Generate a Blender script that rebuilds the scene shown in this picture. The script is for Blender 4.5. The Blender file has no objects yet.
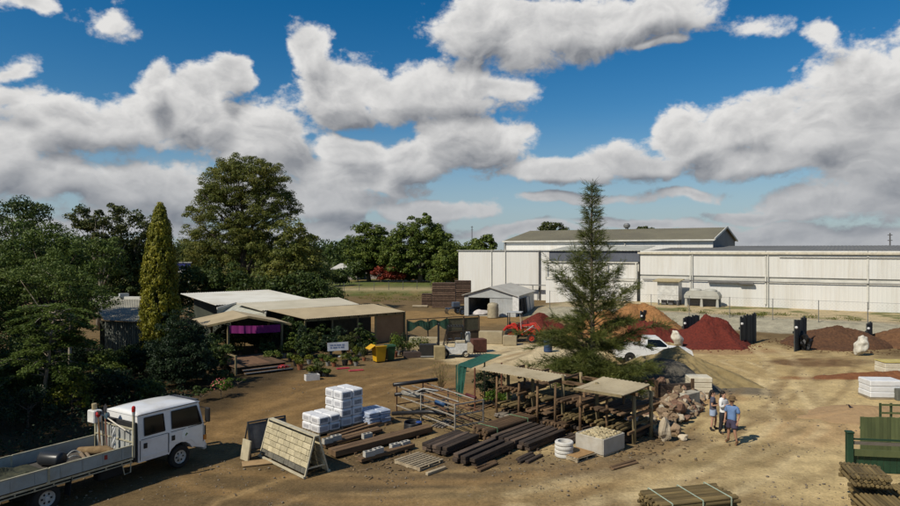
import bpy, math, random
import numpy as np
from mathutils import Vector, Matrix, Euler, noise as mnoise

random.seed(7)
RNG = np.random.default_rng(11)
scene = bpy.context.scene
COL = scene.collection
R = math.radians

# ------------------------------------------------------------------ camera
CAM_H, FOC, U0, V0 = 7.5, 640.0, 450.0, 250.0      # metres, and the lens in the photograph's 900 px wide frame
cam_data = bpy.data.cameras.new('camera')
cam_data.sensor_width = 36.0
cam_data.lens = FOC / 900.0 * 36.0
cam_data.shift_y = -3.0 / 900.0
cam_data.clip_start = 0.1
cam_data.clip_end = 9000.0
cam = bpy.data.objects.new('camera', cam_data)
cam.location = (0, 0, CAM_H)
cam.rotation_euler = (R(90), 0, 0)
COL.objects.link(cam)
scene.camera = cam

# ------------------------------------------------------------------ sun and exposure
SUN_TRAVEL = Vector((0.79, 0.61, 0)).normalized()
SUN_EL = 45.0
sun_data = bpy.data.lights.new('sun', 'SUN')
sun_data.energy = 4.9
sun_data.angle = R(0.5)
sun_data.color = (1.0, 0.93, 0.80)
sun = bpy.data.objects.new('sun', sun_data)
_d = SUN_TRAVEL * math.cos(R(SUN_EL)) + Vector((0, 0, -math.sin(R(SUN_EL))))
sun.rotation_euler = _d.to_track_quat('-Z', 'Y').to_euler()
sun.location = (-40, -40, 60)
COL.objects.link(sun)
scene.view_settings.view_transform = 'Standard'
scene.view_settings.look = 'None'
scene.view_settings.exposure = -0.06
scene.view_settings.gamma = 1.0
scene.view_settings.use_curve_mapping = False
try:
    scene.cycles.use_denoising = True
    scene.cycles.max_bounces = 5
    scene.cycles.diffuse_bounces = 2
    scene.cycles.glossy_bounces = 2
    scene.cycles.transmission_bounces = 3
    scene.cycles.transparent_max_bounces = 8
    scene.cycles.caustics_reflective = False
    scene.cycles.caustics_refractive = False
    scene.cycles.use_adaptive_sampling = True
    scene.cycles.adaptive_threshold = 0.015
except Exception:
    pass

# ------------------------------------------------------------------ sky: Nishita air with cumulus
def build_world():
    w = bpy.data.worlds.new('World')
    scene.world = w
    w.use_nodes = True
    nt = w.node_tree
    nt.nodes.clear()
    def sock(s, v):
        if hasattr(v, 'is_linked') or isinstance(v, bpy.types.NodeSocket):
            nt.links.new(v, s)
        else:
            s.default_value = v
    def M(op, a, b=None, c=None, clamp=False):
        n = nt.nodes.new('ShaderNodeMath'); n.operation = op; n.use_clamp = clamp
        for i, x in enumerate((a, b, c)):
            if x is not None: sock(n.inputs[i], x)
        return n.outputs[0]
    def V(op, a, b=None, c=None):
        n = nt.nodes.new('ShaderNodeVectorMath'); n.operation = op
        for i, x in enumerate((a, b, c)):
            if x is not None: sock(n.inputs[i], x)
        return n.outputs['Value'] if op in ('LENGTH', 'DOT_PRODUCT', 'DISTANCE') else n.outputs[0]
    def XYZ(a, b, c):
        n = nt.nodes.new('ShaderNodeCombineXYZ')
        for i, x in enumerate((a, b, c)): sock(n.inputs[i], x)
        return n.outputs[0]
    def NOISE(vec, scale, detail, rough, out=0):
        n = nt.nodes.new('ShaderNodeTexNoise'); n.noise_dimensions = '3D'
        nt.links.new(vec, n.inputs['Vector'])
        n.inputs['Scale'].default_value = scale; n.inputs['Detail'].default_value = detail
        n.inputs['Roughness'].default_value = rough
        return n.outputs[out]
    def SS(lo, hi, v):
        n = nt.nodes.new('ShaderNodeMapRange'); n.interpolation_type = 'SMOOTHSTEP'
        nt.links.new(v, n.inputs[0]); n.inputs[1].default_value = lo; n.inputs[2].default_value = hi
        return n.outputs[0]
    def MIX(f, a, b):
        n = nt.nodes.new('ShaderNodeMix'); n.data_type = 'RGBA'
        sock(n.inputs[0], f); sock(n.inputs[6], a); sock(n.inputs[7], b)
        return n.outputs[2]
    tc = nt.nodes.new('ShaderNodeTexCoord')
    sep = nt.nodes.new('ShaderNodeSeparateXYZ')
    nt.links.new(tc.outputs['Generated'], sep.inputs[0])
    x, y, z = sep.outputs
    r = M('SQRT', M('ADD', M('MULTIPLY', x, x), M('MULTIPLY', y, y)))
    r = M('MAXIMUM', r, 0.001)
    az = M('ARCTAN2', x, y)
    el = M('ARCTAN2', z, r)
    # cumulus: centre and half size (degrees are worked out from the lens)
    blobs = [
        (10, 0, 80, 22, .58), (104, 24, 60, 46, .36), (14, 92, 52, 20, .52), (2, 66, 26, 30, .45),
        (98, 124, 70, 30), (184, 112, 44, 36), (150, 90, 24, 32), (215, 112, 50, 44), (236, 84, 24, 24),
        (268, 140, 58, 56), (318, 62, 34, 36), (345, 92, 60, 36), (425, 92, 116, 40), (500, 88, 50, 22, .85),
        (470, 26, 66, 34), (575, 26, 126, 38), (650, 14, 70, 28), (664, 46, 44, 10, .7), (752, 24, 52, 30, .52), (818, 30, 48, 26, .50),
        (465, 146, 84, 36), (398, 162, 46, 26), (342, 156, 44, 24), (438, 128, 38, 22), (350, 182, 80, 20),
        (560, 168, 84, 20), (628, 160, 70, 22), (692, 138, 56, 30), (752, 124, 74, 32), (760, 158, 74, 22),
        (872, 92, 70, 62), (840, 128, 80, 48), (905, 140, 90, 86), (852, 200, 80, 18),
        (8, 150, 42, 36), (60, 176, 70, 28), (150, 188, 90, 30), (245, 196, 70, 26, .9), (330, 204, 80, 22), (420, 212, 90, 16),
        (90, 226, 140, 16, .95), (300, 232, 160, 14, .95), (560, 200, 90, 9, .8), (690, 194, 90, 12, .72), (830, 236, 170, 17), (520, 236, 120, 12, .85), (640, 226, 90, 9, .8), (760, 214, 60, 9, .8),
    ]
    def BILLOW(vec, scale, detail):
        n = nt.nodes.new('ShaderNodeTexVoronoi'); n.feature = 'F1'; n.voronoi_dimensions = '3D'; n.normalize = True
        nt.links.new(vec, n.inputs['Vector'])
        n.inputs['Scale'].default_value = scale; n.inputs['Detail'].default_value = detail
        n.inputs['Roughness'].default_value = 0.55; n.inputs['Lacunarity'].default_value = 2.1
        return n.outputs['Distance']
    def warp(q):
        return V('SUBTRACT', NOISE(q, 5.5, 2.0, 0.6, 1), (0.5, 0.5, 0.5))
    def shape(vec_az, vec_el, q, wv):
        p = XYZ(vec_az, vec_el, 0.0)
        p = V('MULTIPLY_ADD', wv, (0.13, 0.085, 0.0), p)
        F = None
        for (u, v, ru, rv, *kk) in blobs:
            a0 = math.atan((u - U0) / FOC)
            e0 = math.atan((V0 - v) / FOC * math.cos(a0))
            sa, se = FOC / ru, FOC / rv
            ln = V('LENGTH', V('MULTIPLY_ADD', p, (sa, se, 0.0), (-a0 * sa, -e0 * se, 0.0)))
            if kk: ln = M('ADD', ln, 1.0 - kk[0])
            F = ln if F is None else M('SMOOTH_MIN', F, ln, 0.2)
        F = M('MINIMUM', M('SUBTRACT', 1.0, F), 0.8)
        # the same kind of broken cumulus all the way round
        far = M('MAXIMUM', SS(0.60, 0.80, M('ABSOLUTE', vec_az)), SS(0.40, 0.55, vec_el))
        bg = M('MULTIPLY_ADD', NOISE(q, 2.1, 2.0, 0.5), 3.0, -1.68)
        bg = M('SUBTRACT', bg, M('MULTIPLY', M('SUBTRACT', 1.0, far), 3.0))
        return M('MAXIMUM', F, bg)
    inv = M('DIVIDE', 1.0, r)
    q = XYZ(M('MULTIPLY', x, inv), M('MULTIPLY', y, inv), M('MULTIPLY', el, 1.45))
    w0 = warp(q)
    F0 = shape(az, el, q, w0)
    F1 = shape(M('ADD', az, -0.015), M('ADD', el, 0.032), q, w0)          # a step towards the light
    qw = V('MULTIPLY_ADD', w0, (0.12, 0.12, 0.16), q)
    qw = V('MULTIPLY_ADD', V('SUBTRACT', NOISE(q, 26.0, 3.0, 0.6, 1), (0.5, 0.5, 0.5)), (0.03, 0.03, 0.04), qw)
    bl = BILLOW(qw, 11.0, 3.0)
    bl1 = BILLOW(V('ADD', qw, (-0.008, 0.0, 0.016)), 11.0, 3.0)
    fb = NOISE(q, 18.0, 8.0, 0.66)
    d0 = M('ADD', M('ADD', F0, M('MULTIPLY_ADD', bl, -1.6, 0.43)), M('MULTIPLY_ADD', fb, 1.0, -0.5))
    alpha = SS(-0.03, 0.30, d0)
    large = SS(-0.62, 0.34, M('SUBTRACT', F0, F1))
    relief = M('MULTIPLY', M('SUBTRACT', bl1, bl), 1.6)
    edge = SS(0.75, 0.1, d0)
    lit = M('MULTIPLY_ADD', large, 0.66, 0.06)
    lit = M('ADD', lit, relief)
    lit = M('ADD', lit, M('MULTIPLY', edge, M('MULTIPLY', large, 0.30)))
    lit = M('MULTIPLY_ADD', M('SUBTRACT', NOISE(q, 6.0, 6.0, 0.6), 0.5), 0.45, lit, clamp=True)
    cloud = MIX(lit, (0.19, 0.205, 0.235, 1), (0.80, 0.79, 0.775, 1))
    low = SS(0.20, 0.0, el)
    cloud = MIX(M('MULTIPLY', low, 0.6), cloud, (0.27, 0.30, 0.345, 1))
    sky = nt.nodes.new('ShaderNodeTexSky')
    sky.sky_type = 'NISHITA'
    sky.sun_disc = False
    sky.sun_elevation = R(SUN_EL)
    sky.sun_rotation = math.atan2(-SUN_TRAVEL.x, -SUN_TRAVEL.y)
    sky.altitude = 100
    sky.air_density = 1.0; sky.dust_density = 0.2; sky.ozone_density = 2.0
    hs = nt.nodes.new('ShaderNodeHueSaturation')
    hs.inputs['Saturation'].default_value = 1.5
    nt.links.new(sky.outputs[0], hs.inputs['Color'])
    b1 = nt.nodes.new('ShaderNodeBackground'); b1.inputs[1].default_value = 0.085
    nt.links.new(MIX(M('MULTIPLY', SS(0.22, 0.0, el), 0.75), hs.outputs[0], (3.5, 4.7, 6.0, 1)), b1.inputs[0])
    b2 = nt.nodes.new('ShaderNodeBackground'); b2.inputs[1].default_value = 1.0
    nt.links.new(cloud, b2.inputs[0])
    mx = nt.nodes.new('ShaderNodeMixShader')
    nt.links.new(M('MULTIPLY', alpha, M('GREATER_THAN', z, -0.02)), mx.inputs[0])
    nt.links.new(b1.outputs[0], mx.inputs[1]); nt.links.new(b2.outputs[0], mx.inputs[2])
    out = nt.nodes.new('ShaderNodeOutputWorld')
    nt.links.new(mx.outputs[0], out.inputs[0])
    w.cycles.sampling_method = 'MANUAL'
    w.cycles.sample_map_resolution = 512
build_world()

# ------------------------------------------------------------------ helpers
def G(u, v, z=0.0):
    """point at height z seen at photograph pixel (u, v)"""
    Y = (CAM_H - z) * FOC / (v - V0)
    return Vector(((u - U0) / FOC * Y, Y, z))
def P(u, v, Y):
    return Vector(((u - U0) / FOC * Y, Y, CAM_H - (v - V0) / FOC * Y))

MATS = {}
def pm(name, col, col2=None, scale=3.0, rough=0.8, bump=0.0, bscale=30.0, metal=0.0, rnd=0.0, spec=0.3,
       stretch=(1, 1, 1), detail=5.0, trans=0.0, alpha=None, emit=None, coat=0.0, lo=0.35, hi=0.65, dirt=None, dirt_amt=0.5, dirt_scale=1.2):
    if name in MATS: return MATS[name]
    m = bpy.data.materials.new(name); m.use_nodes = True
    nt = m.node_tree; b = nt.nodes['Principled BSDF']; L = nt.links.new
    if col2 is None: col2 = tuple(c * 0.72 for c in col)
    tc = nt.nodes.new('ShaderNodeTexCoord'); oi = nt.nodes.new('ShaderNodeObjectInfo')
    ad = nt.nodes.new('ShaderNodeVectorMath'); ad.operation = 'MULTIPLY_ADD'
    L(tc.outputs['Object'], ad.inputs[0]); ad.inputs[1].default_value = stretch
    rv = nt.nodes.new('ShaderNodeVectorMath'); rv.operation = 'SCALE'; rv.inputs[0].default_value = (37, 53, 71)
    L(oi.outputs['Random'], rv.inputs['Scale']); L(rv.outputs[0], ad.inputs[2])
    n = nt.nodes.new('ShaderNodeTexNoise'); n.inputs['Scale'].default_value = scale; n.inputs['Detail'].default_value = detail
    n.inputs['Roughness'].default_value = 0.62
    L(ad.outputs[0], n.inputs['Vector'])
    mr = nt.nodes.new('ShaderNodeMapRange'); mr.inputs[1].default_value = lo; mr.inputs[2].default_value = hi
    L(n.outputs[0], mr.inputs[0])
    mx = nt.nodes.new('ShaderNodeMix'); mx.data_type = 'RGBA'
    mx.inputs[6].default_value = (*col, 1); mx.inputs[7].default_value = (*col2, 1)
    L(mr.outputs[0], mx.inputs[0])
    out = mx.outputs[2]
    if dirt is not None:
        n3 = nt.nodes.new('ShaderNodeTexNoise'); n3.inputs['Scale'].default_value = dirt_scale; n3.inputs['Detail'].default_value = 8
        n3.inputs['Roughness'].default_value = 0.7
        L(ad.outputs[0], n3.inputs['Vector'])
        m3 = nt.nodes.new('ShaderNodeMapRange'); m3.inputs[1].default_value = 0.48; m3.inputs[2].default_value = 0.75; m3.inputs[4].default_value = dirt_amt
        L(n3.outputs[0], m3.inputs[0])
        x3 = nt.nodes.new('ShaderNodeMix'); x3.data_type = 'RGBA'
        L(m3.outputs[0], x3.inputs[0]); L(out, x3.inputs[6]); x3.inputs[7].default_value = (*dirt, 1)
        out = x3.outputs[2]
    if rnd:
        m2 = nt.nodes.new('ShaderNodeMapRange'); m2.inputs[3].default_value = 1 - rnd; m2.inputs[4].default_value = 1 + rnd
        L(oi.outputs['Random'], m2.inputs[0])
        vm = nt.nodes.new('ShaderNodeVectorMath'); vm.operation = 'SCALE'
        L(out, vm.inputs[0]); L(m2.outputs[0], vm.inputs['Scale'])
        out = vm.outputs[0]
    L(out, b.inputs['Base Color'])
    b.inputs['Roughness'].default_value = rough
    b.inputs['Metallic'].default_value = metal
    b.inputs['Specular IOR Level'].default_value = spec
    b.inputs['Coat Weight'].default_value = coat
    b.inputs['Transmission Weight'].default_value = trans
    if alpha is not None: b.inputs['Alpha'].default_value = alpha
    if emit: b.inputs['Emission Color'].default_value = (*emit[0], 1); b.inputs['Emission Strength'].default_value = emit[1]
    if bump:
        n2 = nt.nodes.new('ShaderNodeTexNoise'); n2.inputs['Scale'].default_value = bscale; n2.inputs['Detail'].default_value = 4
        L(ad.outputs[0], n2.inputs['Vector'])
        bp = nt.nodes.new('ShaderNodeBump'); bp.inputs['Strength'].default_value = bump; bp.inputs['Distance'].default_value = 0.05
        L(n2.outputs[0], bp.inputs['Height']); L(bp.outputs[0], b.inputs['Normal'])
    MATS[name] = m
    return m

def leafmat(name, c1, c2, c3=None, rough=0.55, transl=0.25, clump=0.6):
    """foliage: every leaf a little different, clumps of two greens"""
    if name in MATS: return MATS[name]
    m = bpy.data.materials.new(name); m.use_nodes = True
    nt = m.node_tree; L = nt.links.new
    b = nt.nodes['Principled BSDF']; out = nt.nodes['Material Output']
    geo = nt.nodes.new('ShaderNodeNewGeometry'); tc = nt.nodes.new('ShaderNodeTexCoord')
    n = nt.nodes.new('ShaderNodeTexNoise'); n.inputs['Scale'].default_value = clump; n.inputs['Detail'].default_value = 3
    L(tc.outputs['Object'], n.inputs['Vector'])
    a = nt.nodes.new('ShaderNodeMath'); a.operation = 'MULTIPLY_ADD'; a.inputs[1].default_value = 0.55
    L(geo.outputs['Random Per Island'], a.inputs[0])
    s = nt.nodes.new('ShaderNodeMapRange'); s.inputs[1].default_value = 0.35; s.inputs[2].default_value = 0.65; s.inputs[4].default_value = 0.5
    L(n.outputs[0], s.inputs[0]); L(s.outputs[0], a.inputs[2])
    cr = nt.nodes.new('ShaderNodeValToRGB'); e = cr.color_ramp.elements
    e[0].color = (*c1, 1); e[1].color = (*(c3 or c2), 1)
    if c3: k = cr.color_ramp.elements.new(0.55); k.color = (*c2, 1)
    L(a.outputs[0], cr.inputs[0])
    L(cr.outputs[0], b.inputs['Base Color']); b.inputs['Roughness'].default_value = rough
    b.inputs['Specular IOR Level'].default_value = 0.25
    t = nt.nodes.new('ShaderNodeBsdfTranslucent'); L(cr.outputs[0], t.inputs[0])
    mx = nt.nodes.new('ShaderNodeMixShader'); mx.inputs[0].default_value = transl
    L(b.outputs[0], mx.inputs[1]); L(t.outputs[0], mx.inputs[2]); L(mx.outputs[0], out.inputs[0])
    MATS[name] = m
    return m

class MB:
    def __init__(s): s.v = []; s.f = []
    def add(s, vs, fs, mat=None):
        o = len(s.v)
        if mat is not None: vs = [mat @ Vector(p) for p in vs]
        s.v.extend([tuple(p) for p in vs]); s.f.extend([tuple(i + o for i in f) for f in fs]); return s
    def box(s, c, d, rz=0.0, rx=0.0, ry=0.0, ch=0.0):
        x, y, z = d[0] / 2, d[1] / 2, d[2] / 2
        mt = Matrix.Translation(c) @ Euler((rx, ry, rz)).to_matrix().to_4x4()
        if ch <= 0:
            vs = [(-x, -y, -z), (x, -y, -z), (x, y, -z), (-x, y, -z), (-x, -y, z), (x, -y, z), (x, y, z), (-x, y, z)]
            fs = [(0, 3, 2, 1), (4, 5, 6, 7), (0, 1, 5, 4), (1, 2, 6, 5), (2, 3, 7, 6), (3, 0, 4, 7)]
        else:
            k = min(ch, x * .9, y * .9, z * .9); vs = []; idx = {}
            for sx in (-1, 1):
                for sy in (-1, 1):
                    for sz in (-1, 1):
                        for ax in range(3):
                            p = [sx * x, sy * y, sz * z]
                            for j, (q, w) in enumerate(((sx, x), (sy, y), (sz, z))):
                                if j != ax: p[j] = q * (w - k)
                            idx[(sx, sy, sz, ax)] = len(vs); vs.append(tuple(p))
            fs = []
            def ring(pts):
                ce = sum((Vector(vs[i]) for i in pts), Vector()) / len(pts)
                nn = (Vector(vs[pts[1]]) - Vector(vs[pts[0]])).cross(Vector(vs[pts[2]]) - Vector(vs[pts[1]]))
                fs.append(tuple(pts) if nn.dot(ce) > 0 else tuple(reversed(pts)))
            for ax in range(3):
                o1, o2 = [a for a in range(3) if a != ax]
                for sg in (-1, 1):
                    q = []
                    for (a1, a2) in ((-1, -1), (1, -1), (1, 1), (-1, 1)):
                        t = [0, 0, 0]; t[ax] = sg; t[o1] = a1; t[o2] = a2; q.append(idx[(*t, ax)])
                    ring(q)
                for a1 in (-1, 1):
                    for a2 in (-1, 1):
                        t0 = [0, 0, 0]; t0[ax] = -1; t0[o1] = a1; t0[o2] = a2
                        t1 = list(t0); t1[ax] = 1
                        ring([idx[(*t0, o1)], idx[(*t1, o1)], idx[(*t1, o2)], idx[(*t0, o2)]])
            for sx in (-1, 1):
                for sy in (-1, 1):
                    for sz in (-1, 1): ring([idx[(sx, sy, sz, a)] for a in range(3)])
        return s.add(vs, fs, mt)
    def beam(s, p0, p1, w, h, roll=0.0, ch=0.0):
        p0 = Vector(p0); p1 = Vector(p1); d = p1 - p0
        q = d.to_track_quat('X', 'Z').to_matrix().to_4x4() @ Matrix.Rotation(roll, 4, 'X')
        t = MB(); t.box((0, 0, 0), (d.length, w, h), ch=ch)
        return s.add(t.v, t.f, Matrix.Translation((p0 + p1) / 2) @ q)
    def path(s, pts, rad, n=8, cap=True):
        pts = [Vector(p) for p in pts]
        if not hasattr(rad, '__len__'): rad = [rad] * len(pts)
        o = len(s.v); ref = None
        for i, p in enumerate(pts):
            d = (pts[min(i + 1, len(pts) - 1)] - pts[max(i - 1, 0)])
            d = d.normalized() if d.length > 1e-9 else Vector((0, 0, 1))
            if ref is None: ref = Vector((1, 0, 0)) if abs(d.x) < 0.9 else Vector((0, 1, 0))
            a = (ref - d * ref.dot(d)).normalized(); b = d.cross(a); ref = a
            for k in range(n):
                t = 2 * math.pi * k / n
                s.v.append(tuple(p + (a * math.cos(t) + b * math.sin(t)) * rad[i]))
        for i in range(len(pts) - 1):
            for k in range(n):
                s.f.append((o + i * n + k, o + i * n + (k + 1) % n, o + (i + 1) * n + (k + 1) % n, o + (i + 1) * n + k))
        if cap:
            s.f.append(tuple(o + k for k in reversed(range(n))))
            e = o + (len(pts) - 1) * n
            s.f.append(tuple(e + k for k in range(n)))
        return s
    def tube(s, p0, p1, r, n=8, r1=None): return s.path([p0, p1], [r, r if r1 is None else r1], n)
    def lathe(s, prof, c=(0, 0, 0), n=16, axis='Z', cap=True):
        o = len(s.v); c = Vector(c)
        for (r, h) in prof:
            for k in range(n):
                t = 2 * math.pi * k / n; a, b = r * math.cos(t), r * math.sin(t)
                p = (a, b, h) if axis == 'Z' else ((a, h, -b) if axis == 'Y' else (h, a, b))
                s.v.append(tuple(c + Vector(p)))
        for i in range(len(prof) - 1):
            for k in range(n):
                s.f.append((o + i * n + k, o + i * n + (k + 1) % n, o + (i + 1) * n + (k + 1) % n, o + (i + 1) * n + k))
        if cap:
            s.f.append(tuple(o + k for k in reversed(range(n)))); e = o + (len(prof) - 1) * n
            s.f.append(tuple(e + k for k in range(n)))
        return s
    def prism(s, poly, a0, a1, axis='Y'):
        """polygon extruded along an axis; poly is given in the other two axes (x,z for Y; y,z for X; x,y for Z)"""
        def mk(p, a): return (p[0], a, p[1]) if axis == 'Y' else ((a, p[0], p[1]) if axis == 'X' else (p[0], p[1], a))
        n = len(poly); vs = [mk(p, a0) for p in poly] + [mk(p, a1) for p in poly]
        fs = [tuple(range(n)), tuple(reversed(range(n, 2 * n)))] + [(i, i + n, (i + 1) % n + n, (i + 1) % n) for i in range(n)]
        return s.add(vs, fs)
    def hexa(s, b, t):
        """solid from four bottom and four top corners"""
        return s.add(list(b) + list(t), [(0, 3, 2, 1), (4, 5, 6, 7), (0, 1, 5, 4), (1, 2, 6, 5), (2, 3, 7, 6), (3, 0, 4, 7)])
    def blob(s, c, rad, seed=0, amp=0.25, sub=2, freq=1.3):
        vs, fs = ico(sub)
        out = []
        for p in vs:
            q = Vector(p); k = 1 + amp * mnoise.noise(q * freq + Vector((seed * 3.1, seed * 1.7, seed * 5.3))) * 1.6
            out.append((c[0] + p[0] * rad[0] * k, c[1] + p[1] * rad[1] * k, c[2] + p[2] * rad[2] * k))
        return s.add(out, fs)
    def chisel(s, n=7, lo=.5, hi=.75, c=(0, 0, 0), rad=(1, 1, 1)):
        c = Vector(c)
        for _ in range(n):
            d = Vector((random.gauss(0, 1), random.gauss(0, 1), random.gauss(0, 1))).normalized(); k = random.uniform(lo, hi); out = []
            for p in s.v:
                q = Vector(((p[0] - c.x) / rad[0], (p[1] - c.y) / rad[1], (p[2] - c.z) / rad[2])); e = q.dot(d) - k
                if e > 0: q = q - d * e * .92
                out.append((c.x + q.x * rad[0], c.y + q.y * rad[1], c.z + q.z * rad[2]))
            s.v = out
        return s
    def corr(s, c00, c10, c11, c01, n, amp=0.012, thick=0.03, sag=0.0, rows=4):
        """ribbed sheet: ribs run from edge c00-c10 to edge c01-c11"""
        c00, c10, c11, c01 = map(Vector, (c00, c10, c11, c01)); o = len(s.v)
        nr = (c10 - c00).cross(c01 - c00).normalized(); m = n * 2 + 1
        if nr.z < 0: nr = -nr
        for lay in (0, 1):
            for j in range(rows + 1):
                fj = j / rows
                for i in range(m):
                    fi = i / (m - 1)
                    p = (c00.lerp(c10, fi)).lerp(c01.lerp(c11, fi), fj)
                    p = p + nr * (amp * (1 if i % 2 else -1) - lay * thick) - Vector((0, 0, sag * math.sin(math.pi * fj)))
                    s.v.append(tuple(p))
        w = m * (rows + 1)
        for j in range(rows):
            for i in range(m - 1):
                a = o + j * m + i
                s.f.append((a, a + 1, a + m + 1, a + m)); s.f.append((a + w, a + w + m, a + w + m + 1, a + w + 1))
        for i in range(m - 1):
            a = o + i; s.f.append((a, a + w, a + w + 1, a + 1)); a = o + rows * m + i; s.f.append((a, a + 1, a + w + 1, a + w))
        for j in range(rows):
            a = o + j * m; s.f.append((a, a + m, a + m + w, a + w)); a = o + j * m + m - 1; s.f.append((a, a + w, a + m + w, a + m))
        return s
    def build(s, name, mat, parent=None, smooth=False, loc=None, rz=None):
        me = bpy.data.meshes.new(name); me.from_pydata(s.v, [], s.f); me.update()
        if smooth: me.polygons.foreach_set('use_smooth', [True] * len(me.polygons))
        if mat: me.materials.append(mat)
        ob = bpy.data.objects.new(name, me); COL.objects.link(ob)
        if parent: ob.parent = parent
        if loc is not None: ob.location = loc
        if rz is not None: ob.rotation_euler = (0, 0, rz)
        return ob
_ICO = {}
def ico(sub):
    if sub in _ICO: return _ICO[sub]
    import bmesh
    bm = bmesh.new(); bmesh.ops.create_icosphere(bm, subdivisions=sub, radius=1)
    bm.verts.ensure_lookup_table()
    _ICO[sub] = ([tuple(v.co) for v in bm.verts], [tuple(v.index for v in f.verts) for f in bm.faces]); bm.free()
    return _ICO[sub]

def tag(o, label=None, cat=None, group=None, kind=None):
    if label: o['label'] = label
    if cat: o['category'] = cat
    if group: o['group'] = group
    if kind: o['kind'] = kind
    return o
def thing(name, label, cat, loc=(0, 0, 0), rz=0.0, group=None):
    o = bpy.data.objects.new(name, None); COL.objects.link(o); o.empty_display_size = 0.2
    o.location = loc; o.rotation_euler = (0, 0, rz)
    return tag(o, label, cat, group)
def inst(src, parent, loc, rot=(0, 0, 0), scale=None):
    c = src.copy(); COL.objects.link(c); c.parent = parent; c.location = loc; c.rotation_euler = rot
    if scale is not None: c.scale = scale if hasattr(scale, '__len__') else (scale,) * 3
    return c
def copy_thing(root, label, loc=None, rz=None, scale=None, group=None):
    c = root.copy(); COL.objects.link(c)
    for ch in root.children:
        k = ch.copy(); COL.objects.link(k); k.parent = c
        for g in ch.children:
            kk = g.copy(); COL.objects.link(kk); kk.parent = k
    if loc is not None: c.location = loc
    if rz is not None: c.rotation_euler = (0, 0, rz)
    if scale is not None: c.scale = scale if hasattr(scale, '__len__') else (scale,) * 3
    c['label'] = label
    if group: c['group'] = group
    return c
def npmesh(name, verts, quads, mat, parent=None, smooth=False):
    me = bpy.data.meshes.new(name); nv = len(verts); nf = len(quads); k = quads.shape[1]
    me.vertices.add(nv); me.vertices.foreach_set('co', np.asarray(verts, np.float32).ravel())
    me.loops.add(nf * k); me.loops.foreach_set('vertex_index', np.asarray(quads, np.int32).ravel())
    me.polygons.add(nf); me.polygons.foreach_set('loop_start', np.arange(0, nf * k, k, dtype=np.int32))
    try: me.polygons.foreach_set('loop_total', np.full(nf, k, dtype=np.int32))
    except Exception: pass
    if smooth: me.polygons.foreach_set('use_smooth', np.ones(nf, bool))
    me.update(calc_edges=True); me.validate()
    if mat: me.materials.append(mat)
    ob = bpy.data.objects.new(name, me); COL.objects.link(ob)
    if parent: ob.parent = parent
    return ob
# ------------------------------------------------------------------ numeric noise
def _h(ix, iy, seed):
    n = (ix * 374761393 + iy * 668265263 + seed * 1442695041) & 0xffffffff
    n = ((n ^ (n >> 13)) * 1274126177) & 0xffffffff
    return ((n ^ (n >> 16)) & 0xffff) / 65535.0
def vnoise(x, y, seed=0):
    xi = np.floor(x).astype(np.int64); yi = np.floor(y).astype(np.int64); fx = x - xi; fy = y - yi
    fx = fx * fx * (3 - 2 * fx); fy = fy * fy * (3 - 2 * fy)
    a = _h(xi, yi, seed); b = _h(xi + 1, yi, seed); c = _h(xi, yi + 1, seed); d = _h(xi + 1, yi + 1, seed)
    return (a * (1 - fx) + b * fx) * (1 - fy) + (c * (1 - fx) + d * fx) * fy
def fbm(x, y, seed=0, octv=5):
    s = 0; a = 0.5
    for o in range(octv): s = s + a * vnoise(x * 2 ** o, y * 2 ** o, seed + o); a *= 0.5
    return s
def sstep(a, b, x):
    t = np.clip((x - a) / (b - a), 0, 1); return t * t * (3 - 2 * t)

# ------------------------------------------------------------------ ground: one sheet out to the horizon
EMB_P = Vector((31.2, 57.1)); EMB_T = Vector((0.85, -0.527)); EMB_N = Vector((0.527, 0.85)); EMB_H = 0.8
def emb_height(x, y):
    d = (x - EMB_P.x) * EMB_N.x + (y - EMB_P.y) * EMB_N.y
    t = (x - EMB_P.x) * EMB_T.x + (y - EMB_P.y) * EMB_T.y
    return EMB_H * np.clip(d / 6.0, 0, 1) * sstep(-34, -24, t)
def emb_pt(t, d, z=0.0):
    return Vector((EMB_P.x + EMB_T.x * t + EMB_N.x * d, EMB_P.y + EMB_T.y * t + EMB_N.y * d, z))

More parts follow.
